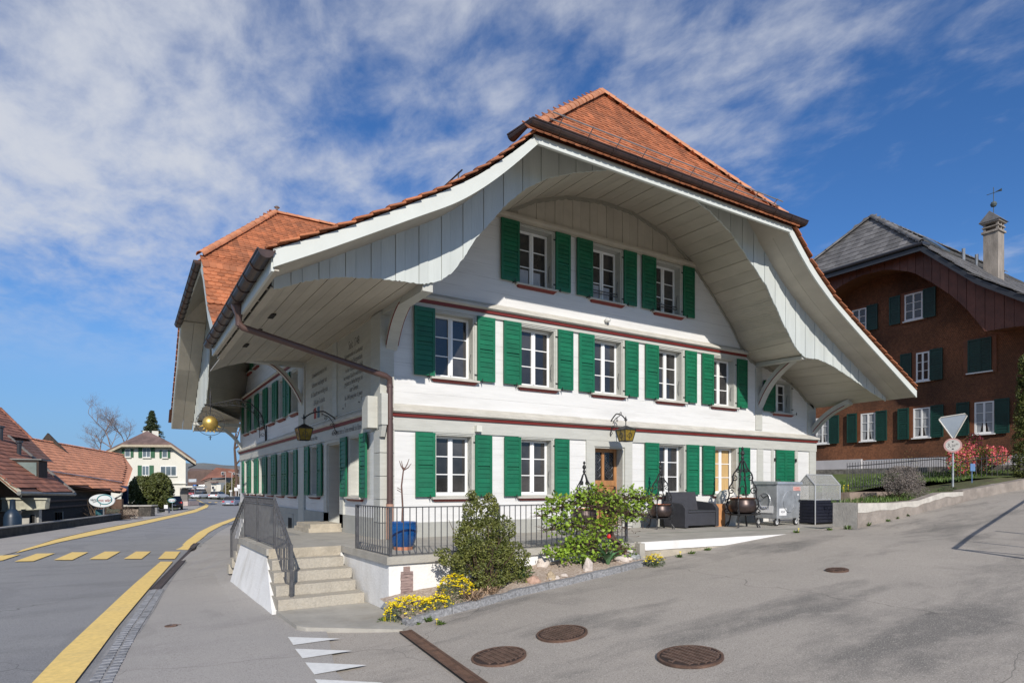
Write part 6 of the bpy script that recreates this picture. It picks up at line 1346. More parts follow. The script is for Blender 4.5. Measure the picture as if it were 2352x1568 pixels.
# fence
ft = thing('garden_fence', 'dark iron garden fence in front of the brown shingled house', 'fence', (20, -1.2, 1))
fp = [onY(*gR(440, 1085), -1.0), onY(*gR(1290, 1050), -1.3)]; fp[0].z = .95; fp[1].z = 1.0+.06*(fp[1].x-16)
fp.append(onY(*gR(1500, 1048), -2.3)); fp.append(onY(*gR(2091, 950), -3.7)); fp.append(Vector((30, -4.8, 2.7)))
for i, z in enumerate((.95, 1.32, 1.15, None, None)):
    if z: fp[i].z = z
for a, b in zip(fp, fp[1:]):
    L = (b-a).length; n = int(L/.145); up = Vector((0, 0, 1))
    for z in (.10, .80): mb = MB(); mb.tube([a+up*z, b+up*z], .016, 5); mb.build('rail', M_iron, ft)
    for i in range(n): p = a.lerp(b, i/n); mb = MB(); mb.tube([p+up*.0, p+up*.92], .011, 4); mb.build('bar', M_iron, ft)
# red house
M_shing = bpy.data.materials.new('wood_shingle_wall'); M_shing.use_nodes = True
def shingle():
    nt = M_shing.node_tree; n = nt.nodes; L = nt.links; b = n['Principled BSDF']; b.inputs['Roughness'].default_value = .85
    g = n.new('ShaderNodeNewGeometry'); sp = n.new('ShaderNodeSeparateXYZ'); L.new(g.outputs['Position'], sp.inputs[0]); c = n.new('ShaderNodeCombineXYZ'); L.new(sp.outputs[1], c.inputs[0]); L.new(sp.outputs[2], c.inputs[1])
    br = n.new('ShaderNodeTexBrick'); L.new(c.outputs[0], br.inputs['Vector']); br.inputs['Scale'].default_value = 1; br.inputs['Brick Width'].default_value = .062; br.inputs['Row Height'].default_value = .07; br.inputs['Mortar Size'].default_value = .004; br.inputs['Mortar Smooth'].default_value = 1
    br.inputs['Color1'].default_value = (.175, .070, .032, 1); br.inputs['Color2'].default_value = (.115, .046, .022, 1); br.inputs['Mortar'].default_value = (.075, .03, .014, 1)
    t = n.new('ShaderNodeTexNoise'); t.inputs['Scale'].default_value = .5; t.inputs['Detail'].default_value = 6; L.new(g.outputs['Position'], t.inputs['Vector'])
    r = n.new('ShaderNodeMapRange'); L.new(t.outputs[0], r.inputs[0]); r.inputs[1].default_value = .35; r.inputs[2].default_value = .65; r.inputs[3].default_value = .65; r.inputs[4].default_value = 1.6
    hv = n.new('ShaderNodeHueSaturation'); L.new(br.outputs[0], hv.inputs['Color']); L.new(r.outputs[0], hv.inputs['Value']); L.new(hv.outputs[0], b.inputs['Base Color'])
    bp = n.new('ShaderNodeBump'); bp.inputs['Distance'].default_value = .02; bp.inputs['Strength'].default_value = .8; L.new(br.outputs['Fac'], bp.inputs['Height']); bp.invert = True; L.new(bp.outputs[0], b.inputs['Normal'])
shingle()
M_bwood = mat('red_brown_wood', (.12, .044, .028), .6, .2, 3, .3, 20, rndv=.15); M_slate = mat('dark_slate', (.135, .13, .128), .6, .25, 3, .4, 30, rndv=.30, dirt=.3, dcol=(.2, .19, .17)); M_dkgreen = mat('dark_green_shutter', (.006, .045, .035), .5, .15, rndv=.1); M_bcase = mat('brown_casing', (.17, .058, .022), .6, .2, 4); M_dgut = mat('dark_fascia', (.030, .034, .042), .4, .15)
RX = 23.8
rh = thing('shingled_house', 'brown wooden shingled house with dark green shutters and a dark slate half-hipped roof', 'house', (RX, 1, 1.9))
RF = lambda u, d, z: (RX-d, u, z)
rprof = [(-7.5, 6.4), (-5.2, 6.95), (-3.5, 7.78), (-2.0, 8.85), (-.1, 10.68), (2.9, 13.25)]; rprofL = [(2.9, 13.25), (5.9, 10.68), (7.8, 8.9), (9.5, 7.8)]
def rtopz(y): return interp(rprof, y) if y < 2.9 else interp(rprofL, y)
mb = MB(); ys = [-7.0+.3*i for i in range(50)]
for a, b in zip(ys, ys[1:]): mb.hexa([(RX, a, 2.32), (RX, b, 2.32), (RX+.3, b, 2.32), (RX+.3, a, 2.32)], [(RX, a, rtopz(a)-.3), (RX, b, rtopz(b)-.3), (RX+.3, b, rtopz(b)-.3), (RX+.3, a, rtopz(a)-.3)])
mb.build('wall', M_shing, rh)
mb = MB(); mb.box((RX-.05, -7.0, 1.9), (RX+.3, 3.2, 2.30)); mb.box((RX-.12, 3.2, 1.9), (RX+.3, 7.7, 2.36)); mb.build('plinth', mat('plinth_white', (.50, .49, .50), .85, .06), rh)
mb = MB(); mb.box((RX-1.0, -7, .8), (RX-.06, 7.7, 1.9)); mb.build('stone_base', mat('rubble_wall', (.17, .155, .14), .95, .45, 5, 1.0, 12), rh)
def rwin(u0, u1, z0, z1, cur=True, shl=True, shr=True, closed=False):
    mb = MB()
    for a, b, c, d_ in ((u0-.16, u0, z0-.08, z1+.1), (u1, u1+.16, z0-.08, z1+.1), (u0, u1, z1, z1+.1), (u0, u1, z0-.08, z0)): fbox(mb, RF, a, b, .0, .05, c, d_)
    w = mb.build('window', M_bcase, rh); mb = MB(); um = (u0+u1)/2
    for a, b, c, d_ in ((u0, u0+.06, z0, z1), (u1-.06, u1, z0, z1), (u0+.06, u1-.06, z0, z0+.07), (u0+.06, u1-.06, z1-.06, z1), (um-.035, um+.035, z0+.07, z1-.06)): fbox(mb, RF, a, b, .01, .045, c, d_)
    for i in (1, 2):
        z = z0+.07+(z1-z0-.13)*i/3
        for a, b in ((u0+.06, um-.035), (um+.035, u1-.06)): fbox(mb, RF, a, b, .012, .04, z-.012, z+.012)
    fbox(mb, RF, u0-.05, u1+.05, .05, .12, z0-.05, z0-.005)
    mb.build('sash', M_sash, w)
    for a, b in ((u0+.06, um-.035), (um+.035, u1-.06)):
        for i in range(3): h = (z1-z0-.13)/3; mb = MB(); fbox(mb, RF, a, b, .012, .018, z0+.07+h*i+.012, z0+.07+h*(i+1)-.012); mb.build('pane', M_glass, w)
    if cur:
        for a, b, sg in ((u0+.06, um-.03, 1), (um+.03, u1-.06, -1)):
            n = 12; A = [];B = []
            for i in range(n+1):
                f = i/n; u = a+(b-a)*f; k = (1-f) if sg > 0 else f; bot = z0+.08 if k > .45 else z0+.08+(.45-k)*1.3*(z1-z0)*.8
                A.append(RF(u, .0195+.001*math.sin(i*2), bot)); B.append(RF(u, .0195+.001*math.sin(i*2), z1-.08))
            mb = MB(); mb.strip(A, B); mb.build('curtain', mat('white_curtain', (.33, .34, .35), .9, .2, 30, stretch=(6, 12, .3)), w)
    def rsh(a, b):
        mb = MB(); fbox(mb, RF, a, a+.05, .05, .09, z0-.03, z1+.05); fbox(mb, RF, b-.05, b, .05, .09, z0-.03, z1+.05); fbox(mb, RF, a+.05, b-.05, .052, .06, z0, z1)
        for z in (z0-.03, (z0+z1)/2, z1-.01): fbox(mb, RF, a+.05, b-.05, .06, .088, z, z+.06)
        s = mb.build('shutter', M_dkgreen, rh)
        mb = MB(); n = 12
        for i in range(n): z = z0+.04+(z1-z0-.08)*i/n; fbox(mb, RF, a+.05, b-.05, .062, .078, z, z+(z1-z0)/n*.75)
        o = mb.build('slats', M_dkgreen, s); o['kind'] = 'stuff'
    if closed: rsh(u0, um-.002); rsh(um+.002, u1); return
    if shl: rsh(u1+.17, u1+.62)
    if shr: rsh(u0-.50, u0-.02)
for c in (5.1, 2.93, .70, -1.55, -3.8): rwin(c-.33, c+.33, 3.17, 4.42)
rwin(.40, .92, 5.54, 6.75, False); rwin(-1.8, -1.0, 5.6, 6.85, False, closed=True)
rwin(3.0, 3.66, 8.15, 9.2, False); rwin(.66, 1.38, 8.18, 9.32, False)
# its curved gable panel, soffit, fascia, roof
rcur = [(-6, 6.6), (-4, 6.75), (-2.9, 6.84), (-2.06, 6.86), (-1.93, 7.15), (-1.56, 7.75), (-1.05, 8.42), (-.33, 9.14), (.42, 9.8), (1.42, 10.2), (2.49, 10.25), (3.4, 10.05), (4.6, 9.5), (5.8, 8.6), (6.8, 7.4)]
PXr = 22.4; y = -6.; k = 0
while y < 6.6:
    y1 = y+.30; f = lambda q: (PXr, q, interp(rcur, q)); tz = lambda q: min(10.78, rtopz(q)-.12)
    mb = MB(); mb.hexa([(PXr-.01*(k % 2), y+.006, interp(rcur, y)), (PXr-.01*(k % 2), y1-.006, interp(rcur, y1)), (PXr+.03, y1-.006, interp(rcur, y1)), (PXr+.03, y+.006, interp(rcur, y))], [(PXr-.01*(k % 2), y+.006, max(interp(rcur, y)+.02, tz(y))), (PXr-.01*(k % 2), y1-.006, max(interp(rcur, y1)+.02, tz(y1))), (PXr+.03, y1-.006, max(interp(rcur, y1)+.02, tz(y1))), (PXr+.03, y+.006, max(interp(rcur, y)+.02, tz(y)))])
    mb.build('panel_board', M_bwood, rh); y = y1; k += 1
cc = resample([(PXr+.03, a, b) for a, b in rcur], 60); mb = MB(); mb.strip(cc, [Vector((RX, p.y, p.z+.15)) for p in cc], .03); mb.build('soffit', mat('brown_soffit', (.15, .055, .024), .6, .2), rh)
EXr = 21.95
mb = MB(); mb.strip([(EXr, y_, interp(rprof, y_)-.30) for y_ in [-7+.23*i for i in range(31)]], [(EXr, y_, interp(rprof, y_)-.06) for y_ in [-7+.23*i for i in range(31)]], .05, (1, 0, 0)); mb.box((EXr-.02, -.1, 10.40), (EXr+.04, 5.9, 10.62)); mb.build('fascia', M_dgut, rh)
mb = MB(); mb.strip([(EXr+.05, y_, interp(rprof, y_)-.26) for y_ in [-7+.23*i for i in range(31)]], [(PXr, y_, interp(rprof, y_)-.26) for y_ in [-7+.23*i for i in range(31)]], .02); mb.strip([(EXr+.04, -.1, 10.42), (EXr+.04, 5.9, 10.42)], [(PXr, -.1, 10.72), (PXr, 5.9, 10.72)], .02); mb.build('verge_soffit', M_bwood, rh)
mb = MB(); mb.tube([(EXr+.35, -.22, 10.66), (EXr-.06, -.22, 10.66), (EXr-.06, 6.0, 10.66)], .075, 8); mb.build('gutter', M_dgut, rh)
tiles = []
def hipXr(z): return 21.9+(z-10.62)*(2.1/2.6)
for i, (p, sl_) in enumerate(slope_rows([(0, y_, z_) for y_, z_ in rprof[::-1]])):
    if i % 2: continue
    x = max(21.9, hipXr(p.z)) if p.z > 10.6 else 21.9; x += (.0 if i % 4 else .15)
    while x < 37: lay(Vector((x+.15, p.y, p.z)), Xv, sl_, .3, .42, .05); x += .3
for i, (p, sl_) in enumerate(slope_rows([(24.0, 2.9, 13.22), (21.88, 2.9, 10.6)])):
    if i % 2: continue
    f = (13.22-p.z)/2.62; y0, y1 = 2.9-3.0*f, 2.9+3.0*f; y = y0
    while y < y1: lay(Vector((p.x, y+.15, p.z)), -Yv, sl_, .3, .42, .05); y += .3
lay_tiles(tiles, rh, M_slate, 'slate', 'slates', False, 300, view=lambda p: p.z > 8.5 and p.x < 27)
mb = MB(); mb.strip([(21.95, y_, z_-.04) for y_, z_ in rprof], [(40, y_, z_-.04) for y_, z_ in rprof]); mb.strip([(21.95, y_, z_-.04) for y_, z_ in rprofL], [(40, y_, z_-.04) for y_, z_ in rprofL]); mb.build('roof_boarding', mat('roof_felt', (.03, .03, .03), .9), rh) if False else None
mb = MB(); mb.strip([(max(21.95, hipXr(z_)), y_, z_-.05) for y_, z_ in rprof], [(40, y_, z_-.05) for y_, z_ in rprof]); mb.strip([(max(21.95, hipXr(z_)), y_, z_-.05) for y_, z_ in rprofL], [(40, y_, z_-.05) for y_, z_ in rprofL]); mb.add([(21.9, -.1, 10.57), (21.9, 5.9, 10.57), (24.0, 2.9, 13.17)], [(0, 1, 2)]); mb.build('roof_felt', mat('roof_felt', (.03, .03, .03), .9), rh)
caps((21.9, -.15, 10.72), (24.0, 2.9, 13.3), .36, .11, rh, M_slate); caps((24, 2.9, 13.3), (38, 2.9, 13.3), .4, .11, rh, M_slate); caps((21.9, 5.9, 10.72), (24.0, 2.9, 13.3), .36, .11, rh, M_slate)
mb = MB(); b0 = Vector((25.2, .6, interp(rprof, .6)+.08)); sl2 = (Vector((0, -.1+2.0, 10.68-8.85))).normalized()
mb.hexa([b0, b0+Vector((.8, 0, 0)), b0+Vector((.8, 0, 0))+sl2*1.0, b0+sl2*1.0], [b0+Vector((0, -.03, .06)), b0+Vector((.8, -.03, .06)), b0+Vector((.8, -.03, .06))+sl2*1.0, b0+Vector((0, -.03, .06))+sl2*1.0]); mb.build('skylight', mat('skylight_glass', (.10, .13, .16), .1), rh)
mb = MB(); mb.tube([(26.3, .2, 10.8), (26.3, .2, 11.45)], .07, 8); mb.tube([(26.8, -.1, 10.6), (26.8, -.1, 11.2)], .07, 8); mb.build('vent_pipe', M_zinc, rh)
M_chim = mat('chimney_render', (.28, .245, .21), .9, .3, 3, .4, 20, stretch=(1, 1, .3), dirt=.4)
cx_, cy_ = 27.0, -.65; mb = MB(); mb.box((cx_-.3, cy_-.27, 9.8), (cx_+.3, cy_+.27, 12.0)); mb.box((cx_-.36, cy_-.33, 11.95), (cx_+.36, cy_+.33, 12.03)); c = mb.build('chimney', M_chim, rh)
mb = MB()
for x in (-.3, 0, .22): 
    for y in (-.27, .19): mb.box((cx_+x, cy_+y, 12.03), (cx_+x+.08, cy_+y+.08, 12.36))
mb.box((cx_-.34, cy_-.31, 12.18), (cx_+.34, cy_+.31, 12.22)); mb.box((cx_-.38, cy_-.34, 12.36), (cx_+.38, cy_+.34, 12.42)); mb.build('chimney_louvre', M_chim, c)
mb = MB(); mb.prism([(cx_-.42, cy_-.40, 12.42), (cx_-.42, cy_+.40, 12.42), (cx_-.42, cy_, 12.85)], (.84, 0, 0)); mb.build('chimney_roof', M_slate, c)
mb = MB(); mb.tube([(cx_, cy_, 12.8), (cx_, cy_, 13.95)], .015, 6); mb.lathe([(.005, -.13), (.09, -.09), (.125, 0), (.09, .09), (.005, .13)], (cx_, cy_, 13.22), 14); mb.box((cx_-.02, cy_-.26, 13.70), (cx_+.0, cy_+.25, 13.72)); mb.prism([(cx_-.02, cy_-.30, 13.67), (cx_-.02, cy_-.30, 13.79), (cx_-.02, cy_-.08, 13.73)], (.02, 0, 0)); mb.build('weather_vane', mat('aged_iron', (.06, .08, .08), .6), c)
# signs on the pole
sp = Vector((18.28, -2.78, 1.0)); toc = (Vector((CX, CY, 0))-Vector((sp.x, sp.y, 0))).normalized(); sd = Vector((-toc.y, toc.x, 0))
t = thing('road_sign', 'back of a give-way triangle above a round 3,20 m height sign on one pole', 'road sign', sp)
mb = MB(); mb.tube([sp-Vector((0, 0, .6)), Vector((sp.x, sp.y, 3.2))], .030, 10); mb.build('pole', mat('sign_pole', (.35, .38, .40), .5, .3, 12, metal=.3), t, smooth=True)
def SP(x, z, f=.05): return Vector((sp.x, sp.y, 0))+sd*x*.80+toc*f+Vector((0, 0, 1.07+(z-1.07)*.90+(z-3.2)*-.0))
tri = [(-.47, 3.55), (-.40, 3.63), (.40, 3.72), (.47, 3.65), (.05, 2.86), (-.02, 2.86)]
mb = MB(); mb.prism([SP(x, z) for x, z in tri], toc*.004); mb.build('triangle_plate', mat('sign_back', (.30, .34, .38), .5, .08, metal=.3), t)
mb = MB(); mb.tube([SP(x, z, .055) for x, z in tri+tri[:1]], .022, 6); mb.build('triangle_rim', mat('sign_rim', (.50, .48, .43), .5), t)
n = 36; dc = [(.31*math.cos(6.283*i/n), 2.60+.26*math.sin(6.283*i/n)) for i in range(n)]; mb = MB(); mb.prism([SP(x, z, .056) for x, z in dc], toc*.006); mb.build('height_plate', mat('faded_red_ring', (.50, .29, .27), .5, .1), t)
mb = MB(); mb.prism([SP(x*.80, 2.60+(z-2.60)*.80, .063) for x, z in dc], toc*.002); mb.build('height_face', mat('sign_face', (.50, .48, .45), .5, .05), t)
mb = MB()
for s_, x, z, sz in (('3,', -.12, 2.60, .20), ('20', .02, 2.585, .13), ('m', .14, 2.64, .12)): put_text(mb, s_, (lambda x0, z0: (lambda a, b: SP(x0+a, z0+b, .067)))(x, z), sz, 1.0)
for z0, sg in ((2.75, -1), (2.45, 1)): mb.prism([SP(-.05, z0, .067), SP(.05, z0, .067), SP(0, z0+sg*.05, .067)], toc*.001)
mb.build('height_print', mat('sign_black', (.015, .015, .015), .5), t)
bs = onY(*gR(1612, 870), -3.2); mb = MB(); mb.box((bs.x-.16, bs.y-.01, bs.z-.12), (bs.x+.16, bs.y+.01, bs.z+.12)); mb.tube([(bs.x, bs.y+.02, bs.z-.5), (bs.x, bs.y+.02, bs.z+.1)], .012, 5); tag(mb.build('blue_board', mat('pale_blue', (.12, .22, .40), .5, .1)), 'small pale blue board on the fence under the pink shrub', 'sign')
# garden shrubs
rg = random.Random(15); M_lav = leaf_mat('dry_lavender', (.13, .115, .10), (.23, .19, .17)); 
c = onY(*gR(955, 1040), -3.0); mb = MB(); wd = MB()
for o_, r, n in (((0, 0, .18), (.80, .45, .42), 5200), ((.45, 0, .1), (.45, .4, .35), 1600), ((-.4, -.05, .05), (.5, .4, .3), 1500), ((.1, -.35, -.25), (.45, .2, .3), 900), ((.75, -.2, -.2), (.25, .2, .2), 350)): leaves(mb, c+Vector(o_), r, n, .05, rg, asp=.35, shell=.4)
b0 = Vector((c.x, c.y+.2, .62)); twigs(wd, b0, 60, .75, .008, rg, .8)
plant('grey_bush', 'grey-brown dried lavender-like bush spilling over the concrete retaining wall', 'bush', b0, [('foliage', mb, M_lav)], (wd, M_twig))
c = onY(*gR(1640, 750), -2.2); mb = MB(); wd = MB(); fl = MB()
for o_, r, n in (((.1, .2, 0), (1.5, .5, .42), 1500), ((1.3, 0, -.05), (1.0, .45, .38), 900), ((-1.0, .1, -.35), (.6, .4, .42), 600), ((.2, .2, -.7), (1.5, .4, .4), 900), ((.3, .2, .5), (.35, .25, .28), 200)): leaves(mb, c+Vector(o_), r, n, .06, rg, asp=.6, shell=.3); leaves(fl, c+Vector(o_)+Vector((0, -.05, .04)), (r[0]*1.04, r[1], r[2]*1.04), int(n*.95) if o_[2] > -.5 else 60, .062, rg, asp=.95, shell=.5)
b0 = Vector((c.x, c.y, 1.25)); twigs(wd, b0, 60, 1.6, .010, rg, .55)
plant('pink_shrub', 'pink flowering shrub behind the road sign pole', 'shrub', b0, [('foliage', mb, M_vine), ('blossom', fl, M_pink)], (wd, M_twig))
c = Vector((21.0, -3.85, 1.4)); mb = MB()
for k in range(9): leaves(mb, c+Vector((0, 0, .4+k*.42)), (.50-.03*k, .50-.03*k, .45), 1400, .07, rg, asp=.5)
wd = MB(); wd.tube([c-Vector((0, 0, .3)), c+Vector((0, 0, 3.8))], [.07, .02], 6)
plant('thuja', 'tall dense thuja column at the right edge of the photo', 'tree', c, [('foliage', mb, leaf_mat('thuja_leaf', (.025, .045, .008), (.11, .12, .015)))], (wd, M_twig))
mb = MB(); wd = MB(); c = onY(*gR(1700, 1085), -3.3); leaves(mb, c+Vector((0, 0, .0)), (.8, .3, .14), 700, .05, rg, asp=.4); leaves(mb, onY(*gR(1380, 1085), -3.0), (.35, .25, .14), 350, .05, rg, asp=.4); twigs(wd, c, 8, .3, .005, rg, 1.)
plant('juniper', 'low dark green juniper hanging over the wall foot of the road sign', 'shrub', c, [('foliage', mb, leaf_mat('juniper_leaf', (.02, .05, .015), (.05, .09, .02)))], (wd, M_twig))
wd = MB(); c = onY(*gR(1030, 900), -.5); twigs(wd, Vector((c.x, c.y, 1.1)), 14, 1.4, .007, rg, .18); mb = MB(); leaves(mb, Vector((c.x, c.y, 2.0)), (.45, .3, .55), 160, .035, rg); plant('twiggy_shrub', 'thin upright bare shrub with tiny yellowish buds against the white plinth', 'shrub', (c.x, c.y, 1.1), [('foliage', mb, leaf_mat('bud', (.20, .18, .05), (.3, .27, .08)))], (wd, M_twig))
def daff(px, py, Y, label, seed, n):
    p = onY(*gR(px, py), Y); tuft(p-Vector((0, 0, .15)), label, seed, 60, .28, M_grass, 'daffodils', 'flowers', fl=n)
daff(418, 1075, -1.0, 'yellow daffodil clump behind the greenhouse', 61, 5); daff(715, 1185, -2.3, 'pale yellow flowers in the grass behind the retaining wall', 62, 7)
rg = random.Random(78); mb = MB()
for i in range(1800):
    x = rg.uniform(12.4, 18); y = rg.uniform(-3.6, -2.1); z = .62+max(0, (x-12))*.045; a = rg.uniform(0, 6.28); s = Vector((math.cos(a), math.sin(a), 0))*.012; p = Vector((x, y, z)); mb.add([p-s, p+s, p+Vector((rg.gauss(0, .03), rg.gauss(0, .03), rg.uniform(.05, .16)))], [(0, 1, 2)], rg.random())
o = mb.build('grass', M_grass); tag(o, 'rough grass in the narrow bed behind the retaining wall', 'grass'); o['kind'] = 'stuff'
# the barrier that throws its shadow on the street, beyond the right edge of the photo
t = thing('street_barrier', 'tubular metal street barrier standing outside the right edge, throwing the thin shadow', 'barrier', (14.2, -8.2, .4))
mb = MB(); OFF = Vector((SUN.x, SUN.y, SUN.z))/SUN.z
def shp(px, py, h): g = onG(px, py); return g+OFF*h
A1, A2, A3, A4 = shp(2192, 1258, 1.0), shp(2420, 1165, 1.0), shp(2430, 1280, .9), shp(2300, 1262, 1.0)
for a, b in ((A1, A2), (A1, A3), (shp(2240, 1243, 1.0), shp(2420, 1262, 1.0)), (shp(2290, 1218, 1.0), shp(2430, 1232, 1.0))): mb.tube([a, b], .03, 6)
for p in (A1, A2, A3): mb.tube([p, Vector((p.x, p.y, G(p.x, p.y)))], .045, 6)
mb.build('rails', M_zinc, t)

# ------------------------------------------------------------------ across the road: parapet, barns, white house, far village
ZL = Z1(0, 1450, 2.45); zz2 = Z1(0, 1520, 2.958); zz3 = Z1(650, 1750, 7.467); zz8 = Z1(330, 1800, 6.72)
AV = Vector((.2466, .969, 0)); BV = Vector((.969, -.2466, 0)); RV = Vector((.848, -.530, 0)); FV = Vector((.530, .848, 0))
M_parapet = mat('parapet_dark', (.045, .042, .036), .95, .4, 2.5, .6, 20); M_cap = mat('wall_cap', (.30, .29, .27), .95, .2, 2)  # near-black tone for the parapet body, paler cap
t = thing('parapet', 'low dark parapet wall along the far pavement', 'wall', (-7, 28, -1.2))
P = resample([Vector((-12.6, 2, 0)), Vector((-11, 10, 0)), Vector((-9.75, 18.5, 0)), Vector((-4.75, 38.6, 0))], 26)
for i in range(25):
    a, b = P[i], P[i+1]; q = -BV*.28; za, zb = G(a.x+.3, a.y), G(b.x+.3, b.y)
    lo = [Vector((a.x, a.y, za-2.2)), Vector((b.x, b.y, zb-2.2)), Vector((b.x, b.y, zb-2.2))+q, Vector((a.x, a.y, za-2.2))+q]; hi = [Vector((p.x, p.y, z+.42)) for p, z in zip(lo, (za, zb, zb, za))]; mb = MB(); mb.hexa(lo, hi); mb.build('wall_section', M_parapet, t)
    e = BV*.03; lo = [hi[0]+e+Vector((0, 0, .002)), hi[1]+e+Vector((0, 0, .002)), hi[2]-e+Vector((0, 0, .002)), hi[3]-e+Vector((0, 0, .002))]; mb = MB(); mb.hexa(lo, [p+Vector((0, 0, .05)) for p in lo]); mb.build('cap_stone', M_cap, t)
def onP(x, y, P0, N):
    r = Vector(ray(x, y)); O = Vector((CX, CY, EZ)); return O+r*((P0-O).dot(N)/r.dot(N))
M_tile2 = mat('old_barn_tile', (.30, .115, .068), .8, .3, 1.2, .3, 30, rndv=.22, dirt=.45, dcol=(.09, .055, .045)); M_tile3 = mat('orange_barn_tile', (.72, .30, .155), .8, .16, 1.2, .3, 30, rndv=.14, dirt=.3, dcol=(.26, .11, .07))
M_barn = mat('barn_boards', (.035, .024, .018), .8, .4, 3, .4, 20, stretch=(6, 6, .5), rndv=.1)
def plane_roof(par, pix, zf, P0, ang, m, tw, th_, limit, lname='roof_tile', rest='roof_tiles'):
    sl_up = (-BV*math.cos(ang)+Vector((0, 0, math.sin(ang)))); N = AV.cross(sl_up).normalized()
    if N.z < 0: N = -N
    pts = [onP(*zf(*p), P0, N) for p in pix]; mb = MB(); mb.add([p-N*.03 for p in pts], [tuple(range(len(pts)))]); mb.prism([p-N*.12 for p in pts], -N*.05); mb.build('roof_deck', M_tileu, par)
    uv = [((p-P0).dot(AV), (p-P0).dot(sl_up)) for p in pts]
    def inside(u, v):
        c = False; j = len(uv)-1
        for i in range(len(uv)):
            if (uv[i][1] > v) != (uv[j][1] > v) and u < (uv[j][0]-uv[i][0])*(v-uv[i][1])/(uv[j][1]-uv[i][1])+uv[i][0]: c = not c
            j = i
        return c
    global tiles
    tiles = []; u0, u1 = min(a for a, b in uv), max(a for a, b in uv); v0, v1 = min(b for a, b in uv), max(b for a, b in uv); v = v0+.1; k = 0
    while v < v1:
        u = u0+(tw/2 if k % 2 else 0)
        while u < u1:
            if inside(u, v+.05) : lay(P0+AV*u+sl_up*v+N*.0, AV, -sl_up, tw, th_*1.25, .07)
            u += tw
        v += th_; k += 1
    lay_tiles(tiles, par, m, lname, rest, False, limit); return pts, N, sl_up
# dark barn roof in front
bt = thing('dark_barn', 'large dark red tiled barn at the left edge with a low hanging eave', 'barn', (-12, 28, -3))
E1 = onD(*zz2(820, 962), 36.); 
pts, N, SU = plane_roof(bt, [(-150, -120), (0, 30), (350, 372), (92, 345), (330, 560), (575, 770), (820, 962), (230, 942), (110, 850), (0, 757), (-150, 640)], zz2, E1, R_(38), M_tile2, .30, .36, 300)
Ee = [p for p in pts]
mb = MB()
mb.tube([onP(*zz2(225, 948), E1, N)-N*.1, E1-N*.1+AV*.3], .10, 8); mb.build('gutter', mat('grey_gutter', (.17, .17, .16), .5, .2), bt)
mb = MB(); v_ = [onP(*zz2(*p), E1, N) for p in ((-150, 640), (0, 757), (110, 850), (232, 944))]; mb.strip([p+Vector((0, 0, .03)) for p in v_], [p-Vector((0, 0, .28)) for p in v_], .08, tuple(AV)); mb.build('bargeboard', mat('cream_barge', (.42, .40, .32), .7, .2, 5), bt)
# ridge/verge caps on the skyline
caps(onP(*zz2(0, 30), E1, N), onP(*zz2(350, 372), E1, N), .4, .12, bt, M_tile2); caps(onP(*zz2(90, 335), E1, N), onP(*zz2(820, 962), E1, N), .4, .10, bt, mat('valley_metal', (.14, .13, .12), .5))
# dormer
dq = onP(*zz2(430, 800), E1, N)
mb = MB(); w = AV*1.15; mb.hexa([dq, dq+w, dq+w-BV*1.2, dq-BV*1.2], [dq+Vector((0, 0, .95)), dq+w+Vector((0, 0, .95)), dq+w-BV*1.2+Vector((0, 0, 1.0)), dq-BV*1.2+Vector((0, 0, 1.0))]); mb.build('dormer', M_barn, bt)
mb = MB(); h_ = Vector((0, 0, .98)); mb.hexa([dq+h_+BV*.15-AV*.1, dq+w+h_+BV*.15+AV*.1, dq+w+h_-BV*1.6+AV*.1, dq+h_-BV*1.6-AV*.1], [dq+h_*1.07+BV*.15-AV*.1, dq+w+h_*1.07+BV*.15+AV*.1, dq+w+h_*1.07-BV*1.6+AV*.1, dq+h_*1.07-BV*1.6-AV*.1]); mb.build('dormer_roof', mat('grey_gutter', (.17, .17, .16), .5, .2), bt)
mb = MB(); mb.prism([dq-AV*.01+Vector((0, 0, .1))-BV*.1, dq-AV*.01+Vector((0, 0, .85))-BV*.1, dq-AV*.01+Vector((0, 0, .85))-BV*1.0], -AV*.02); mb.build('dormer_glass', mat('dormer_pane', (.16, .2, .19), .15), bt)
for px, py in ((10, 380), (215, 545)):
    q = onP(*zz2(px, py), E1, N); mb = MB(); mb.tube([q-N*.05, q+Vector((0, 0, .7))], .11, 8); mb.tube([q+Vector((0, 0, .7)), q+Vector((0, 0, .82))], .17, 8); mb.build('vent_pipe', M_dgut, bt)
# barn body under the eave
W0 = E1-BV*1.6; gz = -3.1
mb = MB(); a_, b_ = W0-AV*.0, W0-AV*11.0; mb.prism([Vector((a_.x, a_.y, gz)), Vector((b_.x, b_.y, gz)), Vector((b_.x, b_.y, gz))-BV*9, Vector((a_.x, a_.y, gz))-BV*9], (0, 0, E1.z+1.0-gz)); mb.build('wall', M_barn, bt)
def facing(mb, zf, x0, y0, x1, y1, d, th=.1):
    q = [onD(*zf(x0, y1), d), onD(*zf(x1, y1), d), onD(*zf(x1, y0), d), onD(*zf(x0, y0), d)]; mb.prism(q, FV*th); return q
M_cream = mat('cream_paint', (.40, .39, .31), .7, .15, 4, dirt=.3); M_offw = mat('offwhite_plaster', (.40, .39, .36), .85, .15, 2, dirt=.4)
mb = MB(); q = [onD(*zz2(x, y), 31) for x, y in ((-40, 1170), (70, 1170), (72, 1020), (-40, 1020))]; mb.prism(q, FV*.3); mb.prism([onD(*zz2(x, y), 31) for x, y in ((72, 1168), (495, 1140), (510, 1022), (74, 1020))], FV*.3); mb.build('balcony_front', M_cream, bt)
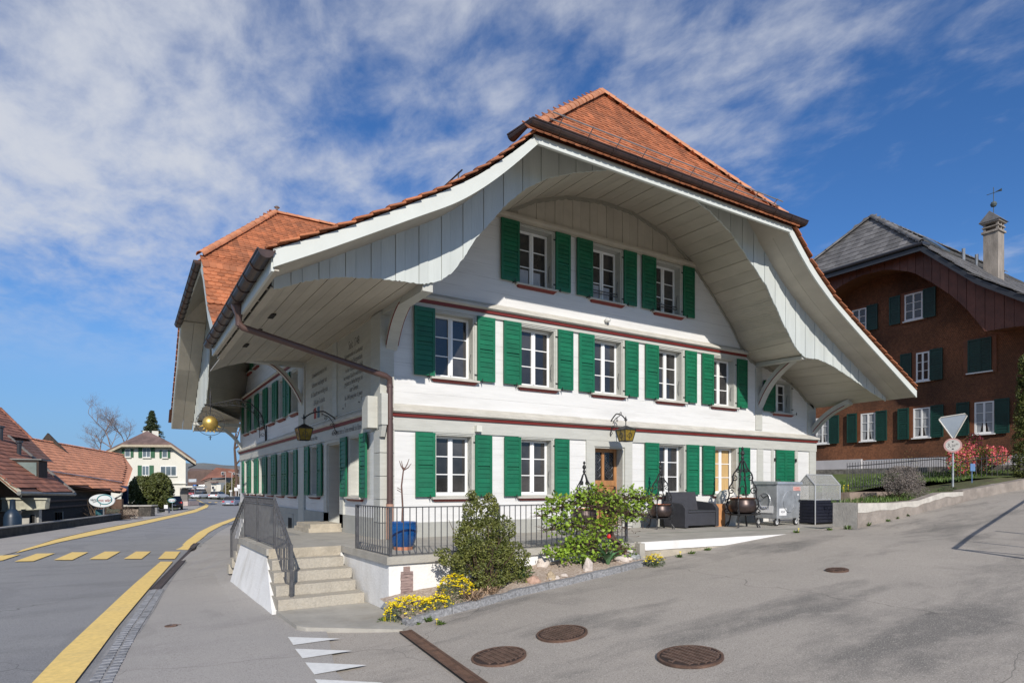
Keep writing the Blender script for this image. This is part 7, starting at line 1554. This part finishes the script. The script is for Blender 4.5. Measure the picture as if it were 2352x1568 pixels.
mb = MB(); mb.prism([onD(*zz2(x, y), 30.9) for x, y in ((-40, 1040), (520, 1036), (522, 1020), (-40, 1014))], FV*.1); mb.prism([onD(*zz2(x, y), 30.9) for x, y in ((-40, 1172), (500, 1142), (500, 1130), (-40, 1158))], FV*.1); mb.build('balcony_moulding', M_cream, bt)
mb = MB(); facing(mb, zz2, 195, 1150, 430, 1420, 31.6, .2); mb.build('ground_floor_wall', M_offw, bt)
mb = MB(); facing(mb, zz2, 325, 1195, 390, 1340, 31.5, .05); w = mb.build('window', M_offw, bt); mb = MB(); facing(mb, zz2, 335, 1205, 380, 1330, 31.45, .03); mb.build('pane', M_glass, w)
mb = MB(); facing(mb, zz2, 600, 1170, 695, 1330, 36.5, .05); w = mb.build('window', M_offw, bt)
for i in range(3): mb = MB(); facing(mb, zz2, 612+i*28, 1180, 632+i*28, 1320, 36.4, .03); mb.build('pane', M_glass, w)
mb = MB(); mb.prism([onD(*zz2(x, y), 30.5) for x, y in ((165, 1300), (185, 1300), (230, 1160), (180, 1160))], FV*.1); tag(mb.build('umbrella', mat('grey_cloth', (.35, .35, .34), .9, .2, 8)), 'folded pale grey parasol under the barn balcony', 'parasol')
# orange wing
wg = thing('orange_barn', 'long low wing with bright orange tiled roof behind the oval shop sign', 'barn', (-6, 42, -3))
E2 = onD(*zz2(1350, 952), 50.)
pts, N2, SU2 = plane_roof(wg, [(96, 335), (350, 372), (860, 462), (1370, 545), (1412, 680), (1350, 952), (700, 868), (575, 770), (330, 560)], zz2, E2, R_(38), M_tile3, .30, .36, 300)
mb = MB(); mb.prism([onP(*zz2(x, y), E2, N2) for x, y in ((1370, 545), (1412, 680), (1350, 952))]+[onP(*zz2(1350, 952), E2, N2)+AV*1.2+Vector((0, 0, .1)), onP(*zz2(1448, 690), E2, N2)+AV*.8], -N2*.1); mb.build('hip', M_tile3, wg)
caps(onP(*zz2(350, 370), E2, N2), onP(*zz2(1370, 545), E2, N2), .4, .12, wg, M_tile3)
mb = MB(); mb.tube([onP(*zz2(545, 735), E2, N2)+N2*.1, onP(*zz2(1340, 855), E2, N2)+N2*.1], .05, 5); mb.build('snow_rail', M_zinc, wg)
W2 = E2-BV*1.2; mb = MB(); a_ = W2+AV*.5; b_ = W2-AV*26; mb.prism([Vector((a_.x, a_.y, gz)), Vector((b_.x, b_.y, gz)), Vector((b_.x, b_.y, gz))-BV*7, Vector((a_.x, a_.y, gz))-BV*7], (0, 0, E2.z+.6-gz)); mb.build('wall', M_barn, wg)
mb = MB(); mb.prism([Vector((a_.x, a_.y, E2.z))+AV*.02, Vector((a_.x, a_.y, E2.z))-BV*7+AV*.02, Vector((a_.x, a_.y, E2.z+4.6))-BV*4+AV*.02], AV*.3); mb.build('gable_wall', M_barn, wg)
mb = MB()
for z in (.05, -.55, -.95): mb.prism([W2+BV*.02+Vector((0, 0, z))-AV*14, W2+BV*.02+Vector((0, 0, z)), W2+BV*.02+Vector((0, 0, z+.12)), W2+BV*.02+Vector((0, 0, z+.12))-AV*14], BV*.12)
mb.build('wall_beam', mat('brown_beam', (.11, .065, .045), .8, .2), wg)
mb = MB(); facing(mb, zz2, 1210, 1030, 1350, 1140, 47.5, .2); mb.build('side_porch', mat('brown_beam', (.11, .065, .045), .8, .2), wg)
mb = MB(); mb.tube([onD(*zz2(1355, 960), 49), onD(*zz2(1350, 985), 49), onD(*zz2(1270, 1030), 49)], .06, 6); mb.build('downpipe', M_zinc, wg)
mb = MB(); facing(mb, zz2, 1000, 1130, 1100, 1280, 45.5, .3); mb.build('brick_pier', mat('rose_brick', (.32, .18, .13), .9, .3, 6, .5, 20), wg)
# smaller things along the far pavement
def pole_sign(name, label, cat, d, zf, cx, cy, rx, ry, foot, txt, m=None, second=None):
    base = onD(*zf(cx+rx*.15, foot), d); base.z = G(base.x, base.y); t = thing(name, label, cat, base)
    def Q(x, y, dd=0): return onD(*zf(cx+x, cy+y), d+dd)
    mb = MB(); n = 40; mb.prism([Q(rx*math.cos(6.283*i/n), ry*math.sin(6.283*i/n)) for i in range(n)], FV*.08); mb.build('sign_board', mat('sign_white', (.62, .65, .66), .5, .03), t)
    mb = MB(); mb.tube([base, Q(rx*.15, 0, .12)], .04, 6); mb.build('pole', M_zinc, t)
    r2 = (rx*.56, ry*.72) if second else (rx*.93, ry*.9); ox = rx*.22 if second else 0; oy = -ry*.18 if second else 0
    mb = MB(); mb.tube([Q(ox+r2[0]*math.cos(6.283*i/n), oy+r2[1]*math.sin(6.283*i/n), -.02) for i in range(n+1)], .025*rx/118*2.958/zf(1, 0)[0] if False else .028, 5); mb.build('ring', mat('teal_ring', (.02, .22, .24), .5), t)
    k = 1/(1.63265*({zz2: 2.958, zz8: 6.72}[zf]))*d/1442.; mb = MB()
    put_text(mb, txt, lambda x, z: Q(ox+0, oy+ry*.12, -.03)+RV*x+Vector((0, 0, z)), .30 if second else .22, .8); mb.build('sign_print', mat('red_lettering', (.30, .07, .06), .6), t)
    if second: mb = MB(); put_text(mb, second, lambda x, z: Q(-rx*.62, -ry*.15, -.03)+RV*x+Vector((0, 0, z)), .30, .8); mb.tube([Q(-rx*.7, ry*.3, -.02), Q(-rx*.4, ry*.1, -.02), Q(-rx*.1, ry*.3, -.02)], .012, 4); mb.tube([Q(-rx*.1, ry*.5, -.02), Q(-rx*.1, ry*.8, -.02)], .014, 4); mb.build('sign_print', mat('dark_lettering', (.05, .08, .09), .6), t)
pole_sign('oval_sign', 'large white oval shop sign with a teal ring on a pole behind the parapet', 'sign', 40, zz2, 1128, 1048, 143, 72, 1270, 'brot wärk', second='venn')
pole_sign('oval_sign', 'small white oval shop sign beside the yew hedge', 'sign', 62, zz8, 2110, 492, 100, 58, 770, 'brot wärk')
b = onD(*zz2(140, 1420), 30); b.z = -1.9; t = thing('bottle_figure', 'dark blue bottle-shaped advertising figure with a white label behind the parapet', 'figure', b)
mb = MB(); mb.lathe([(.40, 0), (.42, .1), (.42, 1.55), (.34, 1.78), (.15, 1.95), (.13, 2.35), (.15, 2.4), (.01, 2.42)], b, 18, sx=.85, sy=.85); mb.build('bottle', mat('bottle_blue', (.015, .03, .055), .4), t, smooth=True); mb = MB(); mb.prism([onD(*zz2(x, y), 29.55) for x, y in ((138, 1412), (186, 1412), (186, 1345), (138, 1345))], FV*.03); mb.build('label', M_stk, t)
mb = MB(); facing(mb, zz2, 1345, 885, 1415, 1095, 52, .1); mb.tube([onD(*zz2(1352, 890), 52.1), onD(*zz2(1352, 1110), 52.1)], .04, 5); tag(mb.build('banner', mat('navy_banner', (.012, .028, .075), .7)), 'dark navy upright banner beside the yew hedge', 'banner')
mb = MB(); mb.lathe([(.20, 0), (.22, .8), (.20, .85), (.01, .87)], onD(*zz2(1100, 1290), 41), 12); tag(mb.build('blue_bin', mat('teal_bin', (.02, .09, .11), .5)), 'teal cylindrical bin below the oval sign', 'bin')
rg = random.Random(31); c = onD(*zz2(1300, 1225), 44); mb = MB(); wd = MB(); base = c-Vector((0, 0, .9))
for o_, r, n in ((Vector(), (1.35, 1.0, .85), 2600), (RV*.9-Vector((0, 0, .1)), (.8, .7, .7), 900)): leaves(mb, c+o_, r, n, .08, rg, asp=.3)
twigs(wd, base, 70, 1.9, .012, rg, .8); plant('brown_hedge', 'leafless brown hedge bush at the end of the parapet', 'bush', base, [('foliage', mb, leaf_mat('dead_leaf', (.085, .055, .04), (.16, .11, .08)))], (wd, M_twig))
for k, (px, lbb) in enumerate(((1060, 'thin bare twiggy shrub under the big oval sign'),)):
    wd = MB(); base = onD(*zz2(px, 1290), 41.5); twigs(wd, base, 26, 1.7, .014, rg, .5); tag(wd.build('bare_shrub', mat('pale_twig', (.24, .17, .11), .9, .2)), lbb, 'shrub')
# dry stone wall block
t = thing('stone_wall', 'chest-high dry stone wall block with slab cap in front of the yew hedge', 'wall', onD(*zz8(1200, 930), 50)); rg = random.Random(41)
M_dry2 = mat('wall_stone_light', (.30, .25, .21), .95, .3, 6, .6, 20, rndv=.3); M_dry3 = mat('wall_stone_dark', (.075, .068, .06), .95, .3, 6, .6, 20, rndv=.3)
def stones(x0, x1, yt0, yt1, yb0, yb1, d, rows, m):
    for r in range(rows):
        x = x0
        while x < x1-4:
            w = min(rg.uniform(38, 90), x1-x); fa = (x-x0)/(x1-x0); fb = (x+w-x0)/(x1-x0); Y = lambda f, k: (yt0+(yt1-yt0)*f)*(1-k)+(yb0+(yb1-yb0)*f)*k
            q = [onD(*zz8(x+2, Y(fa, (r+.95)/rows)), d), onD(*zz8(x+w-2, Y(fb, (r+.95)/rows)), d), onD(*zz8(x+w-2, Y(fb, r/rows)), d), onD(*zz8(x+2, Y(fa, r/rows)), d)]; mb = MB(); mb.prism(q, FV*(.5+rg.uniform(0, .08))); mb.v = [tuple(Vector(v)-FV*rg.uniform(0, .02)) for v in mb.v]; mb.build('stone', m, t); x += w
stones(800, 1270, 660, 655, 905, 930, 50, 6, M_dry2); stones(1280, 1590, 650, 640, 925, 895, 49.7, 5, M_dry3)
mb = MB(); mb.prism([onD(*zz8(x, y), 49.6) for x, y in ((795, 655), (1600, 640), (1600, 612), (795, 618))], FV*.9); mb.build('cap_slab', M_conc2, t)
mb = MB(); facing(mb, zz8, 1065, 905, 1250, 985, 47, .6); tag(mb.build('stone_trough', M_slab), 'low grey stone trough at the foot of the stone wall', 'trough')
for i, px in enumerate((1705, 1975)):
    mb = MB(); mb.prism([onD(*zz8(x, y), 56) for x, y in ((px-45, 865), (px+42, 862), (px+30, 672), (px-28, 675))], FV*.35); tag(mb.build('stone_bollard', M_granite), ['left of two granite posts joined by a rail by the yew hedge', 'right of two granite posts, with a white notice on it'][i], 'bollard', 'granite posts')
mb = MB(); mb.tube([onD(*zz8(1730, 730), 56.2), onD(*zz8(1960, 715), 56.2)], .06, 5); tag(mb.build('post_rail', M_iron), 'black rail between the two granite posts', 'rail'); mb = MB(); facing(mb, zz8, 1915, 605, 2008, 700, 55.7, .03); tag(mb.build('white_notice', M_stk), 'small white notice board fixed to the right granite post', 'notice')
# yew hedge
rg = random.Random(51); c = onD(*ZL(1385, 960), 64); mb = MB(); k = 64/1442./(2.45*1.63265)
for ox, oy, rx, ry, n in ((0, 0, 190, 150, 9000), (-100, -30, 90, 120, 3500), (70, -60, 110, 120, 4500), (0, 90, 190, 90, 4500), (140, 20, 50, 120, 1600)): leaves(mb, c+RV*ox*k-Vector((0, 0, oy*k)), (rx*k, 2.5, ry*k), n, .26, rg, asp=.5)
wd = MB(); wd.tube([c-Vector((0, 0, 2.6)), c], [.25, .1], 6); plant('yew_hedge', 'big rounded yew bush in front of the white house', 'bush', c-Vector((0, 0, 2.6)), [('foliage', mb, M_yew)], (wd, M_twig))
# white house
WD = 85.; WV = Vector((ray(400, 1118)[0], ray(400, 1118)[1], 0)).normalized(); wh = thing('white_house', 'cream white house with brown half-hipped roof and green shutters beyond the yew', 'house', onD(*ZL(1380, 1090), WD)); M_wh = mat('house_cream', (.62, .60, .53), .85, .05, .5)
Q8 = lambda x, y, dd=0: onD(*ZL(x, y), WD+dd)
mb = MB(); mb.prism([Q8(x, y) for x, y in ((1020, 1100), (1600, 1100), (1650, 1080), (1705, 1080), (1705, 640), (1560, 530), (1130, 530), (1020, 600))], WV*9); mb.build('wall', M_wh, wh)
M_brt = mat('brown_house_tile', (.13, .085, .075), .8, .35, .6, .3, 5, rndv=.2)
def roofp(pp, nm='roof', th=.25): mb = MB(); mb.prism(pp, (0, 0, th)); return mb.build(nm, M_brt, wh)
ap = onD(*ZL(1350, 415), WD+2.5); bk = ap+WV*9
eL, eR_ = Q8(1120, 525, -1), Q8(1575, 528, -1)
lL, lR = Q8(975, 595, -1), Q8(1803, 690, -1); lR2 = lR+WV*11; lL2 = lL+WV*11
roofp([eL, eR_, ap]); roofp([eL, ap, bk, lL2, lL]); roofp([eR_, lR, lR2, bk, ap])
mb = MB()
for a, b in ((eL, eR_), (eR_, lR), (eL, lL)): mb.prism([a-Vector((0, 0, .3)), b-Vector((0, 0, .3)), b, a], -FV*.1)
mb.build('bargeboard', mat('eave_cream', (.40, .34, .25), .7), wh)
mb = MB(); mb.prism([eR_-Vector((0, 0, .02)), lR-Vector((0, 0, .02)), lR+WV*10-Vector((0, 0, .05)), eR_+WV*10-Vector((0, 0, .05))], (0, 0, -.05)); mb.build('eave_soffit', M_bwood, wh)
for px in (1340, 1425): c = onD(*ZL(px, 440), WD+5); mb = MB(); mb.box((c.x-.4, c.y-.4, c.z-1.5), (c.x+.4, c.y+.4, c.z+.6)); mb.build('chimney', M_wh, wh)
M_lgreen = mat('village_shutter', (.035, .11, .055), .6, .1); M_pane2 = mat('village_glass', (.12, .15, .17), .1, .3, .5)
def hwin(x0, y0, x1, y1, sh=0, panes=2, trim=True):
    mb = MB(); mb.prism([Q8(x, y, -.08) for x, y in ((x0, y1), (x1, y1), (x1, y0), (x0, y0))], FV*.09); w = mb.build('window', M_sash, wh); n = panes
    for i in range(n): a = x0+4+(x1-x0-4)*i/n; b = a+(x1-x0-4)/n-5; mb = MB(); mb.prism([Q8(x, y, -.1) for x, y in ((a, y1-5), (b, y1-5), (b, y0+5), (a, y0+5))], FV*.03); mb.build('pane', M_pane2, w)
    if sh:
        for a, b in ((x0-sh, x0-2), (x1+2, x1+sh)): mb = MB(); mb.prism([Q8(x, y, -.12) for x, y in ((a, y1+3), (b, y1+3), (b, y0-2), (a, y0-2))], FV*.06); mb.build('shutter', M_lgreen, wh)
    if trim: mb = MB(); mb.prism([Q8(x, y, -.25) for x, y in ((x0-4, y1+8), (x1+4, y1+8), (x1+4, y1+1), (x0-4, y1+1))], FV*.26); mb.build('sill', M_wh, wh)
hwin(1146, 567, 1197, 638, 27, 1); hwin(1308, 552, 1382, 642, 38); hwin(1488, 580, 1538, 645, 24, 1); hwin(1304, 718, 1370, 808, 40); hwin(1473, 722, 1620, 812, 0, 3)
mb = MB(); mb.prism([Q8(x, y, -1.6) for x, y in ((1620, 922), (1768, 918), (1768, 904), (1620, 906))], FV*4); mb.build('porch_roof', M_wh, wh)
mb = MB(); mb.prism([Q8(x, y, -.05) for x, y in ((1652, 1050), (1722, 1050), (1722, 925), (1652, 925))], FV*.3); mb.build('porch_shade_panel', mat('porch_shade', (.16, .15, .14), .8), wh)  # flat dark panel on the wall, its colour stands for the shaded entry
mb = MB(); mb.prism([Q8(x, y, -.3) for x, y in ((1560, 885), (1706, 885), (1706, 878), (1560, 878))], FV*.3); mb.build('belt', M_wh, wh)
mb = MB(); mb.prism([Q8(x, y, -1.2) for x, y in ((1600, 1095), (1725, 1085), (1725, 1045), (1600, 1050))], FV*3); mb.build('porch_steps', mat('pink_render', (.45, .36, .33), .9, .15), wh)
mb = MB(); mb.tube([onD(*ZL(1800, 700), WD), onD(*ZL(1795, 712), WD), onD(*ZL(1730, 738), WD)], .10, 5); mb.build('downpipe', M_dgut, wh)
# trees on the skyline
def bare_tree(name, label, base, H, spread, n, m, seed, lean=0):
    rg = random.Random(seed); mb = MB(); base = Vector(base)
    def grow(p, d, L, r, lv):
        pts = [p.copy()]; k = 4
        for i in range(k): d = (d+Vector((rg.gauss(0, .10), rg.gauss(0, .10), rg.gauss(.02, .06)))).normalized(); p = p+d*L/k; pts.append(p.copy())
        mb.tube(pts, [r*(1-.6*i/k) for i in range(k+1)], 4 if lv > 1 else 6, False)
        if lv >= n: return
        for j in range(rg.randint(3, 5) if lv < 3 else 4):
            q = pts[rg.randint(1, k)]; a = rg.uniform(0, 6.28); nd = (d*rg.uniform(.6, 1)+Vector((math.cos(a), math.sin(a), rg.uniform(-.1, .3)))*spread).normalized(); grow(q, nd, L*rg.uniform(.5, .72), r*.45, lv+1)
    grow(base, Vector((lean, 0, 1)).normalized(), H*.5, H*.016, 0)
    t = thing(name, label, 'tree', base); o = mb.build('branches', m, t); return t
M_birch = mat('birch_twig', (.20, .145, .125), .9, .3, 2)
bare_tree('bare_tree', 'big leafless birch-like tree behind the orange barn', onD(*ZL(1060, 700), 110), 11.5, .72, 6, M_birch, 5); bare_tree('bare_tree', 'smaller leafless tree left of the big bare one', onD(*ZL(920, 700), 112), 9.5, .7, 6, M_birch, 9); bare_tree('bare_tree', 'leafless tree behind the white house roof, right of the big bare one', onD(*ZL(1190, 720), 114), 11.5, .6, 6, M_birch, 12)
bare_tree('bare_tree', 'leafless tree beside the far end of the inn above the red roofs', onD(*ZL(2160, 1000), 118), 24, .7, 5, M_twig, 14)
c = onD(*ZL(1395, 560), 118); k = 118/1442./(2.45*1.63265); rg = random.Random(61); mb = MB(); wd = MB(); H = 380*k
wd.tube([c-Vector((0, 0, 4)), c+Vector((0, 0, H*.9))], [.3, .03], 6)
for i in range(44):
    f = i/44; z = -2+(H+1.4)*f; r = (1-f)*200*k+.15
    for j in range(11):
        a = rg.uniform(0, 6.28); L = r*rg.uniform(.65, 1.1); e = c+Vector((math.cos(a)*L, math.sin(a)*L, z-L*.28)); s0 = c+Vector((0, 0, z)); wd.tube([s0, e], .03, 3, False)
        for q in range(9): p = s0.lerp(e, .25+.75*q/8); leaves(mb, p, (.22, .22, .14), 4, .34, rg, asp=.3, shell=.2)
plant('spruce', 'dark pointed spruce behind the white house', 'tree', c-Vector((0, 0, 4)), [('foliage', mb, leaf_mat('spruce_needle', (.018, .035, .012), (.05, .07, .022)))], (wd, M_twig))
# far houses and hill
def Q3(x, y, d): return onD(*zz3(x, y), d)
M_fr = mat('far_red_tile', (.22, .095, .065), .85, .3, .3, rndv=.1); M_fd = mat('far_dark_tile', (.13, .085, .07), .85, .3, .3)
def fhouse(name, label, d, wall, roof, wins, mw, mr):
    t = thing(name, label, 'house', Q3(*wall[0], d)); mb = MB(); mb.prism([Q3(x, y, d) for x, y in wall], FV*9); mb.build('wall', mw, t); mb = MB()
    n = len(roof); mb.prism([Q3(x, y, d-1+(5 if y < min(r[1] for r in roof)+30 else 0)) for x, y in roof], FV*.8); mb.build('roof', mr, t)
    for x0, y0, x1, y1 in wins: mb = MB(); mb.prism([Q3(x, y, d-1.2) for x, y in ((x0, y1), (x1, y1), (x1, y0), (x0, y0))], FV*.1); w = mb.build('window', M_sash, t); mb = MB(); mb.prism([Q3(x, y, d-1.25) for x, y in ((x0+6, y1-6), (x1-6, y1-6), (x1-6, y0+6), (x0+6, y0+6))], FV*.05); mb.build('pane', M_glass, w)
fhouse('far_house', 'dark brown steep-roofed far house beyond the white house', 190, [(430, 800), (960, 800), (960, 400), (430, 400)], [(400, 600), (1000, 560), (1100, 60), (480, 20), (400, 110)], [], M_bwood, M_fd)
fhouse('far_house', 'red-roofed far house with white dormer windows', 160, [(870, 760), (1470, 760), (1470, 280), (870, 380)], [(740, 385), (1000, 290), (1500, 275), (1760, 300), (1800, 60), (1200, 0)], [(1340, 125, 1420, 205), (1660, 140, 1720, 200)], mat('far_wall', (.20, .18, .16), .9, .3, .4), M_fr)
fhouse('far_house', 'cream far house front with a white garage door', 150, [(1060, 790), (1200, 790), (1200, 420), (1060, 420)], [(1040, 430), (1220, 430), (1220, 400), (1040, 400)], [(1075, 520, 1140, 610)], M_wh, M_fr)
mb = MB(); mb.prism([Q3(x, y, 149) for x, y in ((1205, 660), (1330, 660), (1330, 480), (1205, 480))], FV*3); tag(mb.build('white_shed', M_wh), 'small white shed wall between the far houses', 'shed')
mb = MB(); rg = random.Random(71)
for x, y, rx, ry, d in ((1650, 620, 220, 160, 140), (1780, 450, 160, 200, 145), (1440, 700, 130, 60, 138), (1530, 560, 90, 130, 142)): k = d/1442./(7.467*1.63265); leaves(mb, Q3(x, y, d), (rx*k, 3, ry*k), 1500, .5, rg)
o = mb.build('far_bushes', leaf_mat('far_bush', (.08, .07, .03), (.17, .15, .05))); tag(o, 'olive and brown bank of bushes beyond the bend', 'bushes'); o['kind'] = 'stuff'
mb = MB(); rgh = random.Random(81); hp_ = []
for i in range(41):
    x = -60+i*22; hp_.append((x, 1076-14*math.exp(-((x-430)/140.)**2)-10*noise.noise(Vector((i*.35, 0, 0)))))
A = [onD(x, y, 420) for x, y in hp_]; B = [onD(x, 1128, 300) for x, y in hp_]; mb.strip(A, B); mb.strip(A, [p+FV*200-Vector((0, 0, 30)) for p in A]); struct(mb.build('hill', mat('wooded_hill', (.12, .125, .13), .95, .35, .08, col2=(.17, .175, .16)), smooth=2))
# street lamps, blue crossing sign and far signs
for i, (x, yb, yt, d) in enumerate(((1460, 720, 130, 130), (1635, 780, 130, 122), (1855, 640, 190, 118))):
    mb = MB(); a, b = Q3(x, yb, d), Q3(x+5, yt, d); a.z -= .6; mb.tube([a, b], [.09, .06], 6); mb.tube([b, b-RV*.7+Vector((0, 0, .1))], .06, 5); tag(mb.build('street_lamp', mat('lamp_post', (.36, .33, .31), .6)), ['leftmost pale street lamp post in front of the red-roofed far house', 'middle pale street lamp post before the bank of bushes', 'rightmost street lamp post, next to the inn wall'][i], 'street lamp', 'far street lamp posts')
t = thing('crossing_sign', 'blue square pedestrian crossing sign by the far bend', 'road sign', Q3(598, 800, 112)); mb = MB(); mb.prism([Q3(x, y, 112) for x, y in ((552, 570), (640, 570), (640, 480), (552, 480))], FV*.05); mb.build('plate', mat('sign_blue', (.01, .12, .45), .4), t)
mb = MB(); mb.prism([Q3(x, y, 111.9) for x, y in ((565, 555), (628, 555), (597, 492))], FV*.03); mb.build('white_triangle', M_stk, t); mb = MB(); mb.tube([Q3(598, 800, 112.1), Q3(598, 560, 112.1)], .05, 5); mb.build('pole', M_zinc, t)
mb = MB(); mb.prism([Q3(x, y, 105) for x, y in ((425, 410), (640, 405), (640, 318), (425, 325))], FV*.15); tag(mb.build('street_name_board', mat('pale_board', (.42, .46, .50), .6)), 'pale grey-blue board hanging beside the white house', 'sign')
for i, (x0, y0, x1, y1) in enumerate(((1705, 560, 1805, 655), (1785, 480, 1870, 590), (1560, 635, 1645, 672))): mb = MB(); mb.prism([Q3(x, y, 112) for x, y in ((x0, y1), (x1, y1), (x1, y0), (x0, y0))], FV*.08); mb.tube([Q3((x0+x1)/2, y1, 112.1), Q3((x0+x1)/2, 800, 112.1)], .05, 4); tag(mb.build('far_sign', M_stk), ['white square sign before the bushes', 'white sign half hidden by the inn corner', 'small low white direction sign'][i], 'sign')
# cars
def car(name, label, pos, heading, col, estate=False, L=4.4, W=1.8, H=1.46, group='cars on the main road'):
    t = thing(name, label, 'car', pos, heading, group); cp = mat('car_paint_'+col[0], col[1], .3, .05, coat=.6)
    prof = [(-L/2, .35), (-L/2, .75), (-L/2+.12, .95), (-L/2+.35 if estate else -L/2+.75, 1.0 if not estate else 1.02), (L*.18, .98), (L/2-.3, .82), (L/2, .62), (L/2, .32)]
    mb = MB(); mb.hexa([(x, -W/2, z) for x, z in prof], [(x, W/2, z) for x, z in prof]); o = mb.build('body', cp, t, local=True); bv = o.modifiers.new('b', 'BEVEL'); bv.width = .08; bv.segments = 2
    rear = -L/2+.22 if estate else -L/2+.45
    rf = [(rear, .98), (rear+.35, H), (L*.05, H), (L*.24, .97)]; mb = MB(); mb.hexa([(x, -W/2+.09+(.12 if z > 1.2 else 0), z) for x, z in rf], [(x, W/2-.09-(.12 if z > 1.2 else 0), z) for x, z in rf]); mb.build('window_glass', M_glass, t, local=True)
    mb = MB(); mb.box((rear+.32, -W/2+.2, H-.01), (L*.07, W/2-.2, H+.03)); mb.build('roof', cp, t, local=True)
    for sx in (-1, 1):
        mb = MB(); mb.box((rear+.05, sx*(W/2-.12)-.02, .98), (rear+.15, sx*(W/2-.12)+.02, 1.2)); mb.build('pillar', cp, t, local=True)
        for x in (-L*.30, L*.31):
            mb = MB(); mb.lathe([(.12, -.10), (.31, -.10), (.32, 0), (.31, .10), (.12, .10)], n=16); mb.v = [Vector((v[0]+x, v[2]+sx*(W/2-.10), v[1]+.32)) for v in mb.v]; w = mb.build('wheel', M_rub, t, local=True)
        mb = MB(); mb.box((-L/2-.02, sx*(W/2-.25)-.16, .72), (-L/2+.05, sx*(W/2-.25)+.16, .90)); mb.build('tail_light', mat('tail_red', (.45, .02, .02), .4), t, local=True)
        mb = MB(); mb.box((L/2-.10, sx*(W/2-.3)-.17, .60), (L/2+.01, sx*(W/2-.3)+.17, .74)); mb.build('headlight', mat('head_glass', (.4, .42, .45), .2), t, local=True)
    mb = MB(); mb.box((-L/2-.03, -.26, .5), (-L/2+.0, .26, .61)); mb.box((L/2-.0, -.26, .4), (L/2+.03, .26, .5)); mb.build('number_plate', M_stk, t, local=True)
    mb = MB(); mb.box((-L/2-.015, -W/2+.1, .28), (-L/2+.1, W/2-.1, .46)); mb.box((L/2-.1, -W/2+.15, .25), (L/2+.015, W/2-.15, .42)); mb.build('bumper', M_rub, t, local=True)
    return t
fa = math.atan2(.848, .530)
def cpos(x, y, d): p = Q3(x, y, d); return (p.x, p.y, p.z)
car('car', 'white car driving towards the viewer on the bend', cpos(742, 872, 132), fa+3.14-.05, ('white', (.62, .63, .65)))
car('car', 'white car seen from behind, driving away on the bend', cpos(1268, 888, 122), fa-.06, ('white', (.62, .63, .65)), W=1.85, H=1.5)
car('car', 'dark-windowed silver-blue estate car cut by the inn railing', cpos(1790, 1108, 87), fa-.12, ('silverblue', (.22, .25, .32)), True, 4.6)
car('car', 'red car behind the white oncoming car', cpos(585, 805, 152), fa+3.14, ('red', (.35, .03, .03)), H=1.6)
car('car', 'dark blue car half hidden behind the oncoming white car', cpos(835, 770, 160), fa+3.14, ('blue', (.02, .04, .08)))
pr = cpos(715, 690, 168); tr = thing('car_transporter', 'car transporter frame in the distance under two white cars', 'truck', pr, fa)
mb = MB(); mb.box((-5, -1.2, .6), (5, 1.2, .8)); mb.box((-5, -1.2, 1.9), (5, 1.2, 2.05)); mb.build('deck', M_dgut, tr, local=True)
for x in (-4.5, 0, 4.5):
    for y in (-1.15, 1.15): mb = MB(); mb.box((x-.06, y-.05, .6), (x+.06, y+.05, 2.0)); mb.build('deck_post', M_dgut, tr, local=True)
for x in (-3.6, -2.6, 3.5):
    for y in (-1, 1): mb = MB(); mb.lathe([(.15, -.12), (.42, -.12), (.42, .12), (.15, .12)], n=14); mb.v = [Vector((v[0]+x, v[2]+y, v[1]+.35)) for v in mb.v]; mb.build('wheel', M_rub, tr, local=True)
p = Q3(630, 645, 166); car('car', 'left white car riding on the distant transporter', (p.x, p.y, p.z), fa+1.9, ('white', (.62, .63, .65)), group='cars on the transporter'); p = Q3(795, 640, 166); car('car', 'right white car riding on the distant transporter', (p.x, p.y, p.z), fa+1.9, ('white', (.62, .63, .65)), group='cars on the transporter')
p = onD(*zz2(950, 1300), 40); car('car', 'dark red car parked in the shade under the orange barn', (p.x, p.y, -2.9), fa+.9, ('darkred', (.10, .012, .015)), H=1.5, group='parked cars'); p = onD(*zz8(2150, 690), 68); car('car', 'dark car parked beside the small oval sign', (p.x, p.y, G(p.x, p.y)), fa+.5, ('dark', (.02, .022, .03)), group='parked cars')
# white folding board by the stair railing
mb = MB(); b0 = onG(545, 1236); mb.hexa([b0, b0+Vector((-.03, .5, 0)), b0+Vector((.02, .5, 0)), b0+Vector((.04, 0, 0))], [b0+Vector((.22, .0, .78)), b0+Vector((.2, .5, .78)), b0+Vector((.24, .5, .78)), b0+Vector((.26, 0, .78))]); tag(mb.build('folding_board', M_stk), 'white folding pavement board behind the stair railing', 'sign')
